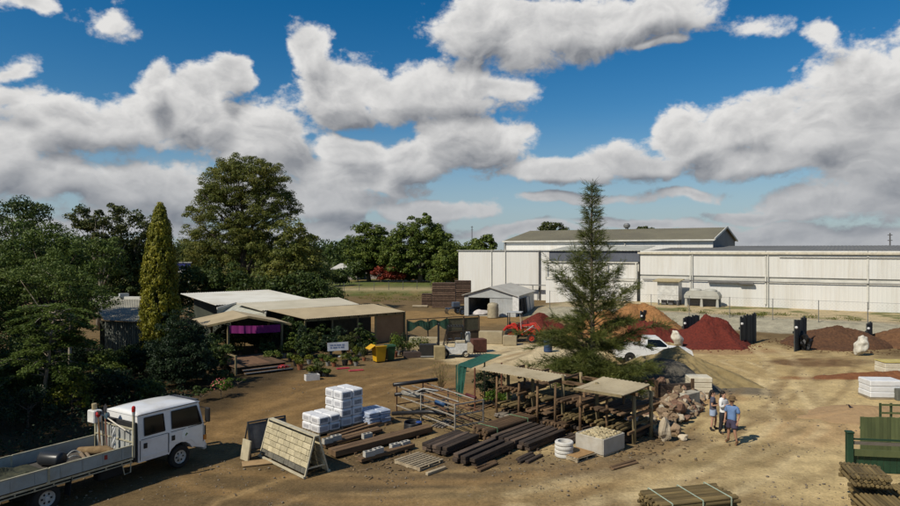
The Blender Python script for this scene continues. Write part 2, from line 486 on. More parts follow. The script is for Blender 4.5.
def make_ground():
    def axis(lo, hi, a, b, step):
        core = np.arange(a, b + step / 2, step); L = []; x = a; s = step
        while x > lo: s *= 1.22; x -= s; L.append(x)
        Rr = []; x = b; s = step
        while x < hi: s *= 1.22; x += s; Rr.append(x)
        return np.array(L[::-1] + list(core) + Rr)
    xs = axis(-6000, 6000, -26, 48, 0.28); ys = axis(-300, 8000, 11, 78, 0.28)
    X, Y = np.meshgrid(xs, ys); nx, ny = len(xs), len(ys)
    near = sstep(140, 60, np.hypot(X, Y))
    Z = near * (0.07 * (fbm(X * 0.5, Y * 0.5, 3, 4) - 0.47) + 0.03 * (fbm(X * 2.1, Y * 2.1, 9, 3) - 0.44)) + emb_height(X, Y)
    C = np.zeros((ny, nx, 3))
    base = np.array([0.140, 0.100, 0.052]); C[:] = base
    def lay(mask, col):
        C[:] = C * (1 - mask[..., None]) + np.array(col) * mask[..., None]
    n1 = fbm(X * 0.12, Y * 0.12, 21, 5); n2 = fbm(X * 0.45, Y * 0.45, 33, 5); n3 = fbm(X * 1.3, Y * 1.3, 41, 4)
    def patch(u, v, rx, ry, col, k=1.0, rot=0.0, soft=0.6, wob=0.9):
        c = G(u, v); dx = X - c.x; dy = Y - c.y
        a = math.cos(R(rot)); b = math.sin(R(rot))
        d = np.hypot((dx * a + dy * b) / rx, (-dx * b + dy * a) / ry) + (n2 - 0.48) * wob + (n3 - 0.47) * wob * 0.5
        lay(k * sstep(1.0 + soft / 2, 1.0 - soft / 2, d), col)
    # pale sandy traffic area on the right, orange brown apron on the left
    patch(300, 395, 9, 5.5, (0.165, 0.105, 0.047), 0.9, 40)
    patch(220, 420, 5, 4, (0.185, 0.118, 0.052), 0.8, 40)
    patch(800, 395, 15, 19, (0.44, 0.345, 0.188), 0.97, 0, 0.8)
    patch(750, 450, 6.5, 4.5, (0.45, 0.355, 0.195), 0.92, 10)
    patch(560, 490, 7, 2.0, (0.215, 0.160, 0.085), 0.7, 12)
    patch(690, 466, 6, 2.0, (0.43, 0.34, 0.19), 0.88, 20)
    patch(840, 425, 4, 2.6, (0.40, 0.27, 0.145), 0.7, 20)
    patch(770, 415, 5, 1.0, (0.22, 0.16, 0.08), 0.6, -10)
    patch(735, 455, 2.6, 1.4, (0.20, 0.15, 0.075), 0.6, 20)
    patch(770, 365, 6, 4, (0.33, 0.245, 0.12), 0.7, 0)
    patch(360, 480, 6, 2.0, (0.100, 0.073, 0.043), 0.9, 10)
    patch(430, 470, 4, 1.6, (0.125, 0.09, 0.052), 0.8, 10)
    patch(230, 480, 5, 2.5, (0.120, 0.084, 0.043), 0.8, 30)
    patch(640, 452, 5, 1.2, (0.125, 0.09, 0.055), 0.85, 38)
    patch(470, 395, 4, 2.5, (0.20, 0.115, 0.05), 0.7, -45)
    patch(500, 352, 7.2, 5.2, (0.47, 0.40, 0.27), 1.0, -25, 0.25, 0.35)      # pale crushed pad by the forklift
    patch(530, 366, 5, 2.4, (0.45, 0.37, 0.24), 0.9, -20, 0.4)
    patch(430, 318, 14, 8, (0.245, 0.16, 0.07), 0.8, 0)
    patch(868, 377, 4.5, 0.8, (0.22, 0.095, 0.04), 0.8, 5, 0.5)
    patch(822, 362, 3.6, 1.6, (0.13, 0.075, 0.04), 0.9, 10, 0.5)
    patch(722, 388, 3.2, 1.7, (0.12, 0.105, 0.085), 0.9, -20, 0.5)
    patch(720, 351, 4.2, 1.6, (0.20, 0.085, 0.045), 0.45, 0, 0.7)
    patch(700, 398, 2.4, 1.6, (0.28, 0.15, 0.07), 0.6, 0)
    # wheel tracks curving through the yard
    def track(pts, w, col, k):
        P_ = [G(u, v) for (u, v) in pts]; dmin = np.full(X.shape, 99.0)
        for a, b in zip(P_[:-1], P_[1:]):
            vx, vy = b.x - a.x, b.y - a.y; t = np.clip(((X - a.x) * vx + (Y - a.y) * vy) / (vx * vx + vy * vy), 0, 1)
            dmin = np.minimum(dmin, np.hypot(X - a.x - t * vx, Y - a.y - t * vy))
        m = np.maximum(sstep(w, w * 0.4, np.abs(dmin - 0.85)), 0.0) * k * np.clip(n2 * 1.6 - 0.15, 0, 1)
        lay(m, col); return m
    tr = track([(540, 500), (640, 478), (760, 440), (800, 400), (780, 360), (765, 348)], 0.45, (0.48, 0.39, 0.235), 0.75)
    tr = tr + track([(900, 470), (820, 430), (790, 390), (840, 352), (900, 340)], 0.4, (0.20, 0.14, 0.07), 0.6)
    tr = tr + track([(210, 480), (330, 490), (480, 492), (640, 470)], 0.4, (0.27, 0.175, 0.08), 0.7)
    tr = tr + track([(230, 430), (320, 392), (430, 372), (520, 350)], 0.4, (0.25, 0.16, 0.07), 0.6)
    for (pts, w, col, kk) in [([(600, 506), (700, 460), (780, 425), (830, 385), (840, 360)], .28, (.23, .165, .085), .85), ([(660, 506), (745, 470), (800, 425), (775, 378), (735, 362)], .28, (.50, .41, .25), .8), ([(520, 500), (610, 470), (690, 452), (745, 405), (790, 360), (900, 346)], .25, (.22, .155, .08), .8), ([(240, 506), (300, 485), (420, 482), (560, 474), (650, 458)], .26, (.30, .21, .105), .75), ([(215, 445), (262, 405), (340, 385), (440, 378), (520, 352)], .25, (.13, .085, .04), .7), ([(245, 460), (290, 415), (360, 395), (450, 365)], .25, (.255, .17, .08), .7), ([(640, 500), (760, 482), (860, 440)], .3, (.22, .16, .085), .7)]:
        tr = tr + track(pts, w, col, kk)
    Z = Z - 0.025 * np.clip(tr, 0, 1) * near
    # embankment of grey gravel, bleached strip above it
    d = (X - EMB_P.x) * EMB_N.x + (Y - EMB_P.y) * EMB_N.y; t = (X - EMB_P.x) * EMB_T.x + (Y - EMB_P.y) * EMB_T.y
    em = sstep(-32, -24, t)
    lay(sstep(-0.8, 0.6, d + (n2 - 0.5) * 2.0) * em, (0.31, 0.295, 0.235))
    lay(sstep(5.6, 6.4, d + (n2 - 0.5) * 1.2) * em, (0.40, 0.33, 0.21))
    lay(sstep(0.50, 0.58, n2) * sstep(7.0, 7.8, d) * em * 0.8, (0.09, 0.11, 0.03))
    # grass and red soil behind the yard, paddocks to the horizon
    far = sstep(96, 108, Y + X * 0.05 + (n2 - 0.5) * 18) * sstep(16, 8, X)
    lay(far, (0.17, 0.135, 0.055))
    g = sstep(0.40, 0.52, n1 * 0.5 + n2 * 0.5) * far
    lay(g * 0.9, (0.075, 0.10, 0.025))
    band = sstep(112, 118, Y) * sstep(134, 126, Y) * sstep(10, 0, X)
    lay(band * 0.9, (0.34, 0.28, 0.17))
    lay(sstep(134, 140, Y) * sstep(160, 150, Y) * sstep(5, -2, X), (0.085, 0.115, 0.03))
    red = sstep(1.2, 0.8, np.hypot((X + 5) / 16, (Y - 186) / 26) + (n2 - 0.5) * 0.4)
    lay(red, (0.24, 0.085, 0.040))
    lay(sstep(230, 260, Y), (0.08, 0.085, 0.035))
    # garden soil on the left
    gs = sstep(-9.0, -11.0, X - (Y - 34) * 0.15 + (n2 - 0.5) * 2) * sstep(48, 40, Y)
    gs = gs * sstep(-5.0, -7.2, X + (34.5 - Y) * 0.42 + (n2 - 0.5) * 1.2)
    lay(gs, (0.060, 0.042, 0.022))
    C *= (0.86 + 0.30 * (n3[..., None] - 0.1)); C *= np.array([1.05, 1.0, 0.90])
    verts = np.stack([X.ravel(), Y.ravel(), Z.ravel()], 1)
    i = np.arange(nx - 1); j = np.arange(ny - 1); I, J = np.meshgrid(i, j); a = (J * nx + I).ravel()
    quads = np.stack([a, a + 1, a + nx + 1, a + nx], 1)
    m = bpy.data.materials.new('yard_earth'); m.use_nodes = True
    nt = m.node_tree; b = nt.nodes['Principled BSDF']; L = nt.links.new
    at = nt.nodes.new('ShaderNodeAttribute'); at.attribute_name = 'earth'
    tc = nt.nodes.new('ShaderNodeTexCoord')
    def nz(scale, det, ro=0.65):
        n = nt.nodes.new('ShaderNodeTexNoise'); n.inputs['Scale'].default_value = scale; n.inputs['Detail'].default_value = det
        n.inputs['Roughness'].default_value = ro; L(tc.outputs['Object'], n.inputs['Vector']); return n.outputs[0]
    na = nz(1.1, 10, 0.75); nb = nz(9.0, 6, 0.7)
    def rng(s, a_, b_, c_, d_):
        r_ = nt.nodes.new('ShaderNodeMapRange'); L(s, r_.inputs[0])
        for k, q in enumerate((a_, b_, c_, d_)): r_.inputs[k + 1].default_value = q
        return r_.outputs[0]
    mu = nt.nodes.new('ShaderNodeMath'); mu.operation = 'MULTIPLY'
    L(rng(na, 0.3, 0.7, 0.68, 1.32), mu.inputs[0]); L(rng(nb, 0.25, 0.75, 0.66, 1.34), mu.inputs[1])
    sc = nt.nodes.new('ShaderNodeVectorMath'); sc.operation = 'SCALE'; L(at.outputs['Color'], sc.inputs[0]); L(mu.outputs[0], sc.inputs['Scale'])
    # little pale and dark stones
    vo = nt.nodes.new('ShaderNodeTexVoronoi'); vo.inputs['Scale'].default_value = 11.0; L(tc.outputs['Object'], vo.inputs['Vector'])
    st = rng(vo.outputs['Distance'], 0.10, 0.20, 1.0, 0.0)
    sm = nt.nodes.new('ShaderNodeMath'); sm.operation = 'MULTIPLY'; L(st, sm.inputs[0]); L(rng(nz(0.7, 4), 0.45, 0.7, 0.0, 0.8), sm.inputs[1])
    mx = nt.nodes.new('ShaderNodeMix'); mx.data_type = 'RGBA'; L(sm.outputs[0], mx.inputs[0]); L(sc.outputs[0], mx.inputs[6])
    v2 = nt.nodes.new('ShaderNodeVectorMath'); v2.operation = 'SCALE'; v2.inputs['Scale'].default_value = 0.36; L(vo.outputs['Color'], v2.inputs[0])
    hs = nt.nodes.new('ShaderNodeHueSaturation'); hs.inputs['Saturation'].default_value = 0.18; L(v2.outputs[0], hs.inputs['Color'])
    L(hs.outputs[0], mx.inputs[7])
    L(mx.outputs[2], b.inputs['Base Color']); b.inputs['Roughness'].default_value = 0.95; b.inputs['Specular IOR Level'].default_value = 0.1
    bp = nt.nodes.new('ShaderNodeBump'); bp.inputs['Strength'].default_value = 0.5; bp.inputs['Distance'].default_value = 0.06
    ad = nt.nodes.new('ShaderNodeMath'); ad.operation = 'ADD'; L(na, ad.inputs[0]); L(nb, ad.inputs[1]); L(ad.outputs[0], bp.inputs['Height']); L(bp.outputs[0], b.inputs['Normal'])
    ob = npmesh('ground', verts, quads, m, smooth=True)
    ca = ob.data.color_attributes.new('earth', 'FLOAT_COLOR', 'POINT')
    ca.data.foreach_set('color', np.concatenate([C.reshape(-1, 3), np.ones((nx * ny, 1))], 1).astype(np.float32).ravel())
    tag(ob, kind='structure')
make_ground()

def scatter_pebbles():
    base_v, base_f = ico(1); base_v = np.array(base_v); base_f = np.array(base_f)
    N = 9000; n = 0; vs = []; fs = []
    Yp = 14 + 30 * RNG.random(N) ** 1.4; Xp = (RNG.random(N) - 0.5) * 1.42 * Yp
    k = fbm(Xp * 0.5, Yp * 0.5, 77, 4) > 0.47
    Xp, Yp = Xp[k], Yp[k]; keep = ~((Xp < -9) & (Yp > 24)); Xp, Yp = Xp[keep], Yp[keep]
    for i in range(len(Xp)):
        r = 0.012 + 0.035 * random.random() ** 3
        vs.append(base_v * np.array([r * random.uniform(.7, 1.5), r * random.uniform(.7, 1.3), r * 0.7]) + np.array([Xp[i], Yp[i], 0.0 + r * 0.2]))
        fs.append(base_f + n); n += len(base_v)
    ob = npmesh('loose_stones', np.concatenate(vs), np.concatenate(fs), pm('pebble', (0.24, 0.19, 0.13), (0.10, 0.085, 0.07), scale=1.5, rough=0.9))
    tag(ob, 'small loose stones strewn over the brown yard earth', 'stones', kind='stuff')
scatter_pebbles()

def scatter_scraps():
    vs = []; fs = []; n = 0; f0 = np.array([(0, 3, 2, 1), (4, 5, 6, 7), (0, 1, 5, 4), (1, 2, 6, 5), (2, 3, 7, 6), (3, 0, 4, 7)])
    for _ in range(800):
        u, v = random.choice([(random.gauss(500, 60), random.gauss(445, 14)), (random.gauss(370, 40), random.gauss(452, 12)), (random.gauss(640, 30), random.gauss(440, 12)), (random.gauss(450, 30), random.gauss(415, 10))])
        if v < 392 or v > 500: continue
        p = G(u, v); L_ = random.uniform(.02, .10) * (2.5 if random.random() < .06 else 1); w = random.uniform(.012, .035); h = random.uniform(.006, .02); a = random.uniform(0, 3.14); c, s = math.cos(a), math.sin(a)
        q = []
        for z in (0, h):
            for (x, y) in ((-L_, -w), (L_, -w), (L_, w), (-L_, w)): q.append((p.x + x * c - y * s, p.y + x * s + y * c, z + .012))
        vs.append(np.array(q)); fs.append(f0 + n); n += 8
    tag(npmesh('wood_scraps', np.concatenate(vs), np.concatenate(fs), pm('scrap_wood', (.22, .15, .08), (.10, .065, .035), scale=1.2, rough=.9)), 'small wood scraps and bark littering the timber area', 'scraps', kind='stuff')
scatter_scraps()
# ------------------------------------------------------------------ warehouses
CREAM = pm('cream_cladding', (0.63, 0.62, 0.585), (0.585, 0.57, 0.525), scale=0.35, rough=0.55, stretch=(1, 1, 0.05), rnd=0.03, dirt=(0.40, 0.34, 0.25), dirt_amt=0.42, dirt_scale=1.3)
CREAM2 = pm('cream_trim', (0.62, 0.60, 0.53), rough=0.6, scale=0.6)
ROOF_DK = pm('grey_roof_sheet', (0.16, 0.155, 0.14), (0.12, 0.115, 0.10), rough=0.6, scale=0.3)
ROOF_OLIVE = pm('olive_roof_sheet', (0.185, 0.165, 0.105), (0.145, 0.13, 0.085), rough=0.65, scale=0.15, dirt=(0.10, 0.085, 0.06), dirt_amt=0.5, dirt_scale=0.2)
SLATE_SHADE = pm('slate_and_shade_grey', (0.105, 0.115, 0.135), (0.085, 0.09, 0.11), rough=0.6, scale=0.5)
PIPE = pm('galvanised_pipe', (0.30, 0.30, 0.29), rough=0.45, metal=0.6, scale=2)
PIPE_DK = pm('dark_service_pipe', (0.13, 0.125, 0.12), rough=0.6, scale=2)
CONC = pm('concrete_base', (0.36, 0.34, 0.29), (0.25, 0.23, 0.19), scale=1.2, rough=0.9, bump=0.3)
GREYSTEEL = pm('pale_grey_steel', (0.42, 0.43, 0.42), (0.34, 0.35, 0.34), scale=0.8, rough=0.5, dirt=(0.25, 0.21, 0.16), dirt_amt=0.5, dirt_scale=0.9)
BLACK = pm('near_black', (0.012, 0.012, 0.012), rough=0.9)

def ribbed_panel(w, h, name, parent, loc, mat=CREAM, pitch=0.42, dep=0.009, th=0.06):
    """upright cladding sheet in the local XZ plane, front at -Y"""
    n = max(2, int(w / pitch)); mb = MB(); prof = []
    for i in range(n):
        x0 = w * i / n; p = w / n
        prof += [(x0, 0.0), (x0 + p * 0.55, 0.0), (x0 + p * 0.66, -dep), (x0 + p * 0.89, -dep)]
    prof.append((w, 0.0))
    k = len(prof); vs = [(x, y, 0) for x, y in prof] + [(x, y, h) for x, y in prof] + [(0, th, 0), (w, th, 0), (w, th, h), (0, th, h)]
    fs = [(i, i + 1, i + 1 + k, i + k) for i in range(k - 1)] + [(2 * k, 2 * k + 3, 2 * k + 2, 2 * k + 1), (k, 2 * k + 3, 2 * k, 0)[::-1], (k - 1, 2 * k + 1, 2 * k + 2, 2 * k - 1)]
    mb.add(vs, fs); return mb.build(name, mat, parent, loc=loc)

def long_warehouse():
    A = Vector((24.5, 82.5, 0)); ang = math.atan2(-14.5, 23.3)
    t = thing('warehouse', 'long cream clad warehouse wall with dark roof edge along the right', 'warehouse', (A.x, A.y, 0), ang)
    # local x along the wall (to the right), -y towards the yard, base 0.8, wall to 7.35
    Lh = 48.0; z0, z1 = 0.75, 7.02
    seams = [0, 6.2, 14.6, 24.6, 34.0, 48.0]
    for a, b in zip(seams[:-1], seams[1:]):
        ribbed_panel(b - a - 0.05, 3.6 + (z1 - 4.35), 'wall_panel', t, (a + 0.025, 0, 4.35 - 3.6 + 3.6 - 0.0)).scale = (1, 1, (z1 - 3.98) / (3.6 + z1 - 4.35))
        ribbed_panel(b - a - 0.05, 3.05, 'wall_panel', t, (a + 0.025, 0.04, z0))
    MB().box((Lh / 2, 0.25, 4.0), (Lh, 0.3, 0.35)).build('wall_rail', CREAM2, t)
    for i, x in enumerate(seams[1:-1]):
        MB().box((x, -0.03, (z0 + z1) / 2 + 0.2), (0.16, 0.10, z1 - z0 - 0.4)).build('corner_trim', CREAM2, t)
    MB().box((Lh / 2, 0.9, 3.6), (Lh - 0.2, 1.5, 5.6)).build('inner_wall', CREAM2, t)
    MB().box((Lh / 2, -0.08, 7.12), (Lh + 0.5, 0.34, 0.24)).build('gutter', pm('gutter_cream', (0.60, 0.54, 0.42), rough=0.5), t)
    r = MB(); r.corr((-0.3, 0.0, 7.22), (Lh + 0.3, 0.0, 7.22), (Lh + 0.3, 26, 8.15), (-0.3, 26, 8.15), 110, 0.02); r.build('roof', ROOF_DK, t)
    # service pipes along the wall
    p = MB(); p.tube((0.4, -0.16, 3.72), (47, -0.16, 3.92), 0.055, 8); p.build('service_pipe', PIPE_DK, t)
    p = MB(); p.tube((16, -0.16, 6.72), (46.5, -0.16, 6.66), 0.05, 8); p.build('service_pipe', PIPE, t)
    p = MB(); p.box((10.6, -0.3, 3.62), (4.6, 0.3, 0.14)); p.box((12.6, -0.36, 3.55), (1.6, 0.34, 0.3), ch=.05); p.build('cable_tray', PIPE_DK, t)
    for x in (6.2, 14.6):
        d = MB(); d.tube((x + 0.25, -0.12, 0.8), (x + 0.25, -0.12, 7.0), 0.06, 8); d.build('downpipe', CREAM2, t)
    MB().box((Lh / 2, -0.02, 0.62), (Lh, 0.22, 0.34)).build('base_course', CONC, t)
    return t, A, ang
WH, WH_A, WH_ANG = long_warehouse()
WH_X = Vector((math.cos(WH_ANG), math.sin(WH_ANG), 0)); WH_Y = Vector((-math.sin(WH_ANG), math.cos(WH_ANG), 0))

def left_warehouse():
    # the lower block carries on to the left, a little set back
    t = thing('warehouse', 'white sided warehouse block behind the small grey shed', 'warehouse', (WH_A.x, WH_A.y, 0), WH_ANG)
    # from the long wall's left end going left: bay with slate panel and framed wall, then plain block
    x1 = -0.6; x0 = -13.4
    ribbed_panel(x1 - x0, 2.0, 'wall_panel', t, (x0, 1.0, 3.75)).scale = (1, 1, 1.02)
    ribbed_panel(x1 - x0, 3.4, 'wall_panel', t, (x0, 0.7, 0.0))
    MB().box(((x0 + x1) / 2, 0.85, 3.55), (x1 - x0 + .2, 0.5, 0.3)).build('wall_rail', CREAM2, t)
    MB().box(((x0 + x1) / 2, 0.9, 5.85), (x1 - x0 + .2, 0.24, 0.14)).build('wall_rail', CREAM2, t)
    ribbed_panel(x1 - x0, 1.42, 'slate_panel', t, (x0, 1.9, 5.95), SLATE_SHADE)
    MB().corr((x0 - .2, 1.6, 7.42), (x1 + .3, 1.6, 7.42), (x1 + .3, 9, 8.1), (x0 - .2, 9, 8.1), 30, 0.02).build('canopy_roof', pm('pale_roof_sheet', (0.44, 0.43, 0.36), rough=0.6, scale=.4), t)
    MB().box(((x0 + x1) / 2, 5.2, 3.8), (x1 - x0 - .3, 6, 7.2)).build('inner_wall', CREAM2, t)
    for x in (x0 + 0.1, -4.6, x1 - .1):
        MB().box((x, 0.6, 4.7), (0.14, 0.16, 2.2)).build('frame_post', CREAM2, t)
    # plain block further left
    seams = [-30.5, -24.4, -22.0, -16.4, -13.6]
    for a, b in zip(seams[:-1], seams[1:]):
        ribbed_panel(b - a - 0.05, 7.3, 'wall_panel', t, (a + 0.02, 5.2, 0.0))
    MB().box((-22, 12, 3.7), (16.7, 13.4, 7.35)).build('inner_wall', CREAM2, t)
    MB().box((-22.1, 5.15, 7.42), (17.2, 0.22, 0.16)).build('parapet_cap', pm('cap_grey', (0.34, 0.335, 0.31), rough=.5), t)
    MB().tube((-16.3, 5.0, 0.2), (-16.3, 5.0, 7.4), 0.14, 8).build('downpipe', PIPE_DK, t)
    for x in (-24.4, -22.0):
        MB().tube((x, 5.08, 0.2), (x, 5.08, 7.6), 0.06, 8).build('downpipe', CREAM2, t)
    MB().box((-17, 4.2, 2.3), (6.4, 0.5, 0.12)).build('shelf_rail', PIPE, t)
    for x in (-20, -17, -14): MB().box((x, 4.2, 1.1), (0.1, 0.1, 2.3)).build('shelf_post', PIPE, t)
    MB().tube((-24.2, 9, 7.3), (-24.2, 9, 8.6), 0.05, 6).build('vent_pipe', PIPE, t)
left_warehouse()

def rear_warehouse():
    t = thing('warehouse', 'tall rear warehouse with olive ridge roof and shade-darkened grey gable end', 'warehouse', (WH_A.x, WH_A.y, 0), WH_ANG)
    Yn = 18.0
    def at(u, v, yl):   # point on the plane local y = yl seen at a pixel
        dx, dz = (u - U0) / FOC, (V0 - v) / FOC
        s = (yl + WH_Y.dot(WH_A)) / (WH_Y.x * dx + WH_Y.y)
        p = Vector((dx * s, s, CAM_H + dz * s)) - WH_A; return WH_X.dot(p), p.z
    x0, ze = at(505, 240.5, Yn); x1, ze1 = at(713, 239.3, Yn); ze = ze1
    xr, zr = at(737.5, 228.5, Yn + 11)
    zr = max(zr, ze + 2.0)
    xl, _ = at(540, 233, Yn + 11)
    ribbed_panel(x1 - x0, ze, 'wall_panel', t, (x0, Yn, 0))
    W = 22.0
    g = MB(); g.prism([(Yn, 0), (Yn + W, 0), (Yn + W, ze), (Yn + W / 2, zr), (Yn, ze)], x1 - 0.05, x1 - 0.2, 'X'); g.build('gable_wall', SLATE_SHADE, t)  # gable's shade is put into its dark grey-blue colour
    g = MB(); g.prism([(Yn, 0), (Yn + W, 0), (Yn + W, ze), (Yn + W / 2, zr), (Yn, ze)], x0 + 0.05, x0 + 0.2, 'X'); g.build('gable_wall', SLATE_SHADE, t)
    MB().corr((x0 - .3, Yn - .4, ze - .02), (x1 + .3, Yn - .4, ze - .02), (x1 + .3, Yn + W / 2, zr + .1), (x0 - .3, Yn + W / 2, zr + .1), 90, 0.02).build('roof', ROOF_OLIVE, t)
    MB().corr((x0 - .3, Yn + W / 2, zr + .1), (x1 + .3, Yn + W / 2, zr + .1), (x1 + .3, Yn + W + .4, ze), (x0 - .3, Yn + W + .4, ze), 90, 0.02).build('roof', ROOF_OLIVE, t)
    b = MB()
    for ya, yb, za, zb in ((Yn - .45, Yn + W / 2, ze, zr + .12), (Yn + W / 2, Yn + W + .45, zr + .12, ze)):
        b.beam((x1 + .32, ya, za + .02), (x1 + .32, yb, zb + .02), 0.14, 0.3)
    b.build('barge_board', CREAM2, t)
    MB().box(((x0 + x1) / 2, Yn - .45, ze - .1), (x1 - x0 + .6, .2, .22)).build('gutter', CREAM2, t)
    MB().tube((x0 + (x1 - x0) * .62, Yn - .15, 0), (x0 + (x1 - x0) * .62, Yn - .15, ze), .08, 8).build('downpipe', CREAM2, t)
    MB().tube((x0, Yn - .15, 0), (x0, Yn - .15, ze), .08, 8).build('downpipe', CREAM2, t)
    v = MB(); v.lathe([(0.3, 0), (0.3, .3), (.55, .45), (.6, .8), (.35, 1.1), (.05, 1.15)], ((x0 + x1) * .45, Yn + W / 2, zr)); v.build('roof_vent', PIPE, t)
rear_warehouse()

def wpt(x, y, z): return WH_A + WH_X * x + WH_Y * y + Vector((0, 0, z))

# plant room and cooling tower standing against the long wall
def plant_room():
    t = thing('plant_room', 'small white plant room on legs with tan roof against the warehouse', 'plant room', wpt(4.2, -2.2, 0.78), WH_ANG)
    MB().box((0, 0, 1.75), (2.5, 1.9, 2.2)).build('wall', pm('plant_white', (0.62, 0.61, 0.57), rough=.5, dirt=(.4, .35, .26), dirt_amt=.4), t)
    MB().box((1.0, -0.965, 1.6), (0.04, 0.03, 2.1)).build('door', CREAM2, t)
    MB().hexa([(-1.7, -1.4, 2.88), (1.5, -1.4, 2.88), (1.5, 1.2, 3.05), (-1.7, 1.2, 3.05)], [(-1.7, -1.4, 2.98), (1.5, -1.4, 2.98), (1.5, 1.2, 3.17), (-1.7, 1.2, 3.17)]).build('roof', pm('tan_lid', (0.40, 0.33, 0.19), rough=.7), t)
    for x in (-1.1, 1.1):
        for y in (-.8, .8): MB().box((x, y, .33), (.16, .16, .66)).build('leg', PIPE_DK, t)
    for x in (-.55, .25): MB().box((x, -.3, .32), (.55, .6, .55), ch=.03).build('compressor', PIPE_DK, t)
plant_room()
def cooling_tower():
    t = thing('cooling_tower', 'pale grey twin fan cooling tower beside the plant room', 'cooling tower', wpt(8.1, -2.4, 0.78), WH_ANG)
    m = pm('tower_grey', (0.42, 0.41, 0.36), (0.36, 0.35, 0.30), rough=.6, scale=1, dirt=(.22, .19, .14), dirt_amt=.4)
    b = MB(); b.prism([(-1.95, 1.0), (1.95, 1.0), (1.95, 1.35), (1.7, 1.75), (1.3, 1.9), (-1.3, 1.9), (-1.7, 1.75), (-1.95, 1.35)], -1.0, 1.0, 'Y'); b.build('casing', m, t)
    for x in (-.85, .85):
        f = MB(); f.lathe([(.72, 0), (.70, .12), (.60, .2), (.3, .26), (.02, .27)], (x, 0, 1.86), 20); f.build('fan_cowl', m, t)
    for x in (-1.75, 0, 1.75):
        for y in (-.85, .85): MB().hexa([(x - .16, y - .1, 0), (x + .16, y - .1, 0), (x + .16, y + .1, 0), (x - .16, y + .1, 0)], [(x - .1, y - .08, 1.1), (x + .1, y - .08, 1.1), (x + .1, y + .08, 1.1), (x - .1, y + .08, 1.1)]).build('leg', m, t)
    MB().box((0, .4, .55), (3.4, .9, .9)).build('sump', PIPE_DK, t)
cooling_tower()

def wire_fence():
    t = thing('chain_link_fence', 'chain link fence on steel posts along the gravel bank by the warehouse', 'fence', emb_pt(0, 0, 0), math.atan2(EMB_T.y, EMB_T.x))
    galv = pm('fence_galv', (0.24, 0.24, 0.23), rough=.5, metal=.5)
    x = -26.0
    while x < 34:
        MB().tube((x, 4.9, .5), (x, 4.9, 2.75), .035, 8).build('post', galv, t); x += 3.9
    for z in (.95, 2.7):
        MB().tube((-26, 4.9, z), (34, 4.9, z), .012, 5).build('rail', galv, t)
    w = MB(); k = 0.30                                   # woven wire, drawn with open diamonds
    n = int(60 / k)
    for i in range(n):
        a = -26 + i * k
        w.beam((a, 4.9, .75), (min(a + 1.9, 34), 4.9, 2.65), .004, .004); w.beam((a + 1.9 if a + 1.9 < 34 else 34, 4.93, .75), (a, 4.93, 2.65), .004, .004)
    w.build('wire_mesh', galv, t)
wire_fence()

# ------------------------------------------------------------------ small grey garage
def garage():
    a = G(464.5, 315.5); b = G(513, 316.5); ang = math.atan2(b.y - a.y, b.x - a.x) - R(0)
    w = (b - a).length; c = G(548, 307.5)
    back = (c - b); ang = math.atan2(b.y - a.y, b.x - a.x); ux = Vector((math.cos(ang), math.sin(ang), 0)); uy = Vector((-math.sin(ang), math.cos(ang), 0))
    sk = back.dot(ux) / back.dot(uy)
    ang = ang - 0.5 * math.atan(sk)                      # square the plan up between the two sides
    t = thing('garage', 'small grey steel garage with open bay and low gable roof', 'shed', (a.x, a.y, 0), ang)
    D = 10.0; h = 2.35; hp = 3.25; m = GREYSTEEL
    w = 6.0
    # front: post, opening, roller door, post
    MB().box((.25, 0, h / 2), (.5, .12, h)).build('front_wall', m, t)
    ribbed_panel(w - 3.0, h - .15, 'front_wall', t, (3.0, 0, 0), m, .3)
    MB().prism([(0, h - .25), (w, h - .25), (w, h), (w / 2, hp), (0, h)], -.06, .06, 'Y').build('gable_wall', m, t)
    r = MB()
    for zz in range(3): r.box((3.9, -.06, .5 + zz * .6), (1.0, .03, .04))
    ribbed_panel(D, h, 'side_wall', t, (w, 0, 0), m, .3).rotation_euler = (0, 0, R(90))
    ribbed_panel(D, h, 'side_wall', t, (0, D, 0), m, .3).rotation_euler = (0, 0, R(-90))
    MB().box((w / 2, D, h / 2), (w, .1, h)).build('back_wall', m, t)
    rc = pm('garage_roof', (0.46, 0.44, 0.38), (0.37, 0.35, 0.30), rough=.6, scale=.5, dirt=(.3, .25, .18), dirt_amt=.5)
    MB().corr((-.25, -.3, h), (-.25, D + .2, h), (w / 2, D + .2, hp + .08), (w / 2, -.3, hp + .08), 24).build('roof', rc, t)
    MB().corr((w / 2, -.3, hp + .08), (w / 2, D + .2, hp + .08), (w + .25, D + .2, h), (w + .25, -.3, h), 24).build('roof', rc, t)
    MB().box((w + .02, -.1, 1.55), (.7, .06, 1.7)).build('white_door_panel', pm('door_white', (0.72, 0.71, 0.68), rough=.5), t)
    s = MB()
    for y in (1.6, 3.4, 5.2): s.box((w + .22, y, .95), (.06, 1.2, 1.75))
    for i, y in enumerate((1.6, 3.0, 4.4, 5.8)):
        MB().box((w + .35 + .05 * i, y, 1.0), (.08, 1.15, 1.95), ry=R(-6)).build('leaning_sheet', (BLACK if i < 2 else m), t)
    MB().box((w / 2, 4, .01), (w - .2, 8, .04)).build('floor_slab', CONC, t)
    for xx in (.9, 1.9, 2.7):
        pass
garage()
bag = MB(); bag.blob((0, 0, .28), (.95, .6, .38), 3, .3, 3); bag.blob((.9, .1, .2), (.6, .5, .28), 5, .3, 3)
p = G(481, 315.0); tag(bag.build('tarpaulin_heap', pm('pale_tarp', (0.60, 0.56, 0.54), rough=.7, bump=.3), smooth=True, loc=(p.x, p.y, 0)), 'crumpled pale tarpaulin in the open bay of the grey garage', 'tarpaulin')
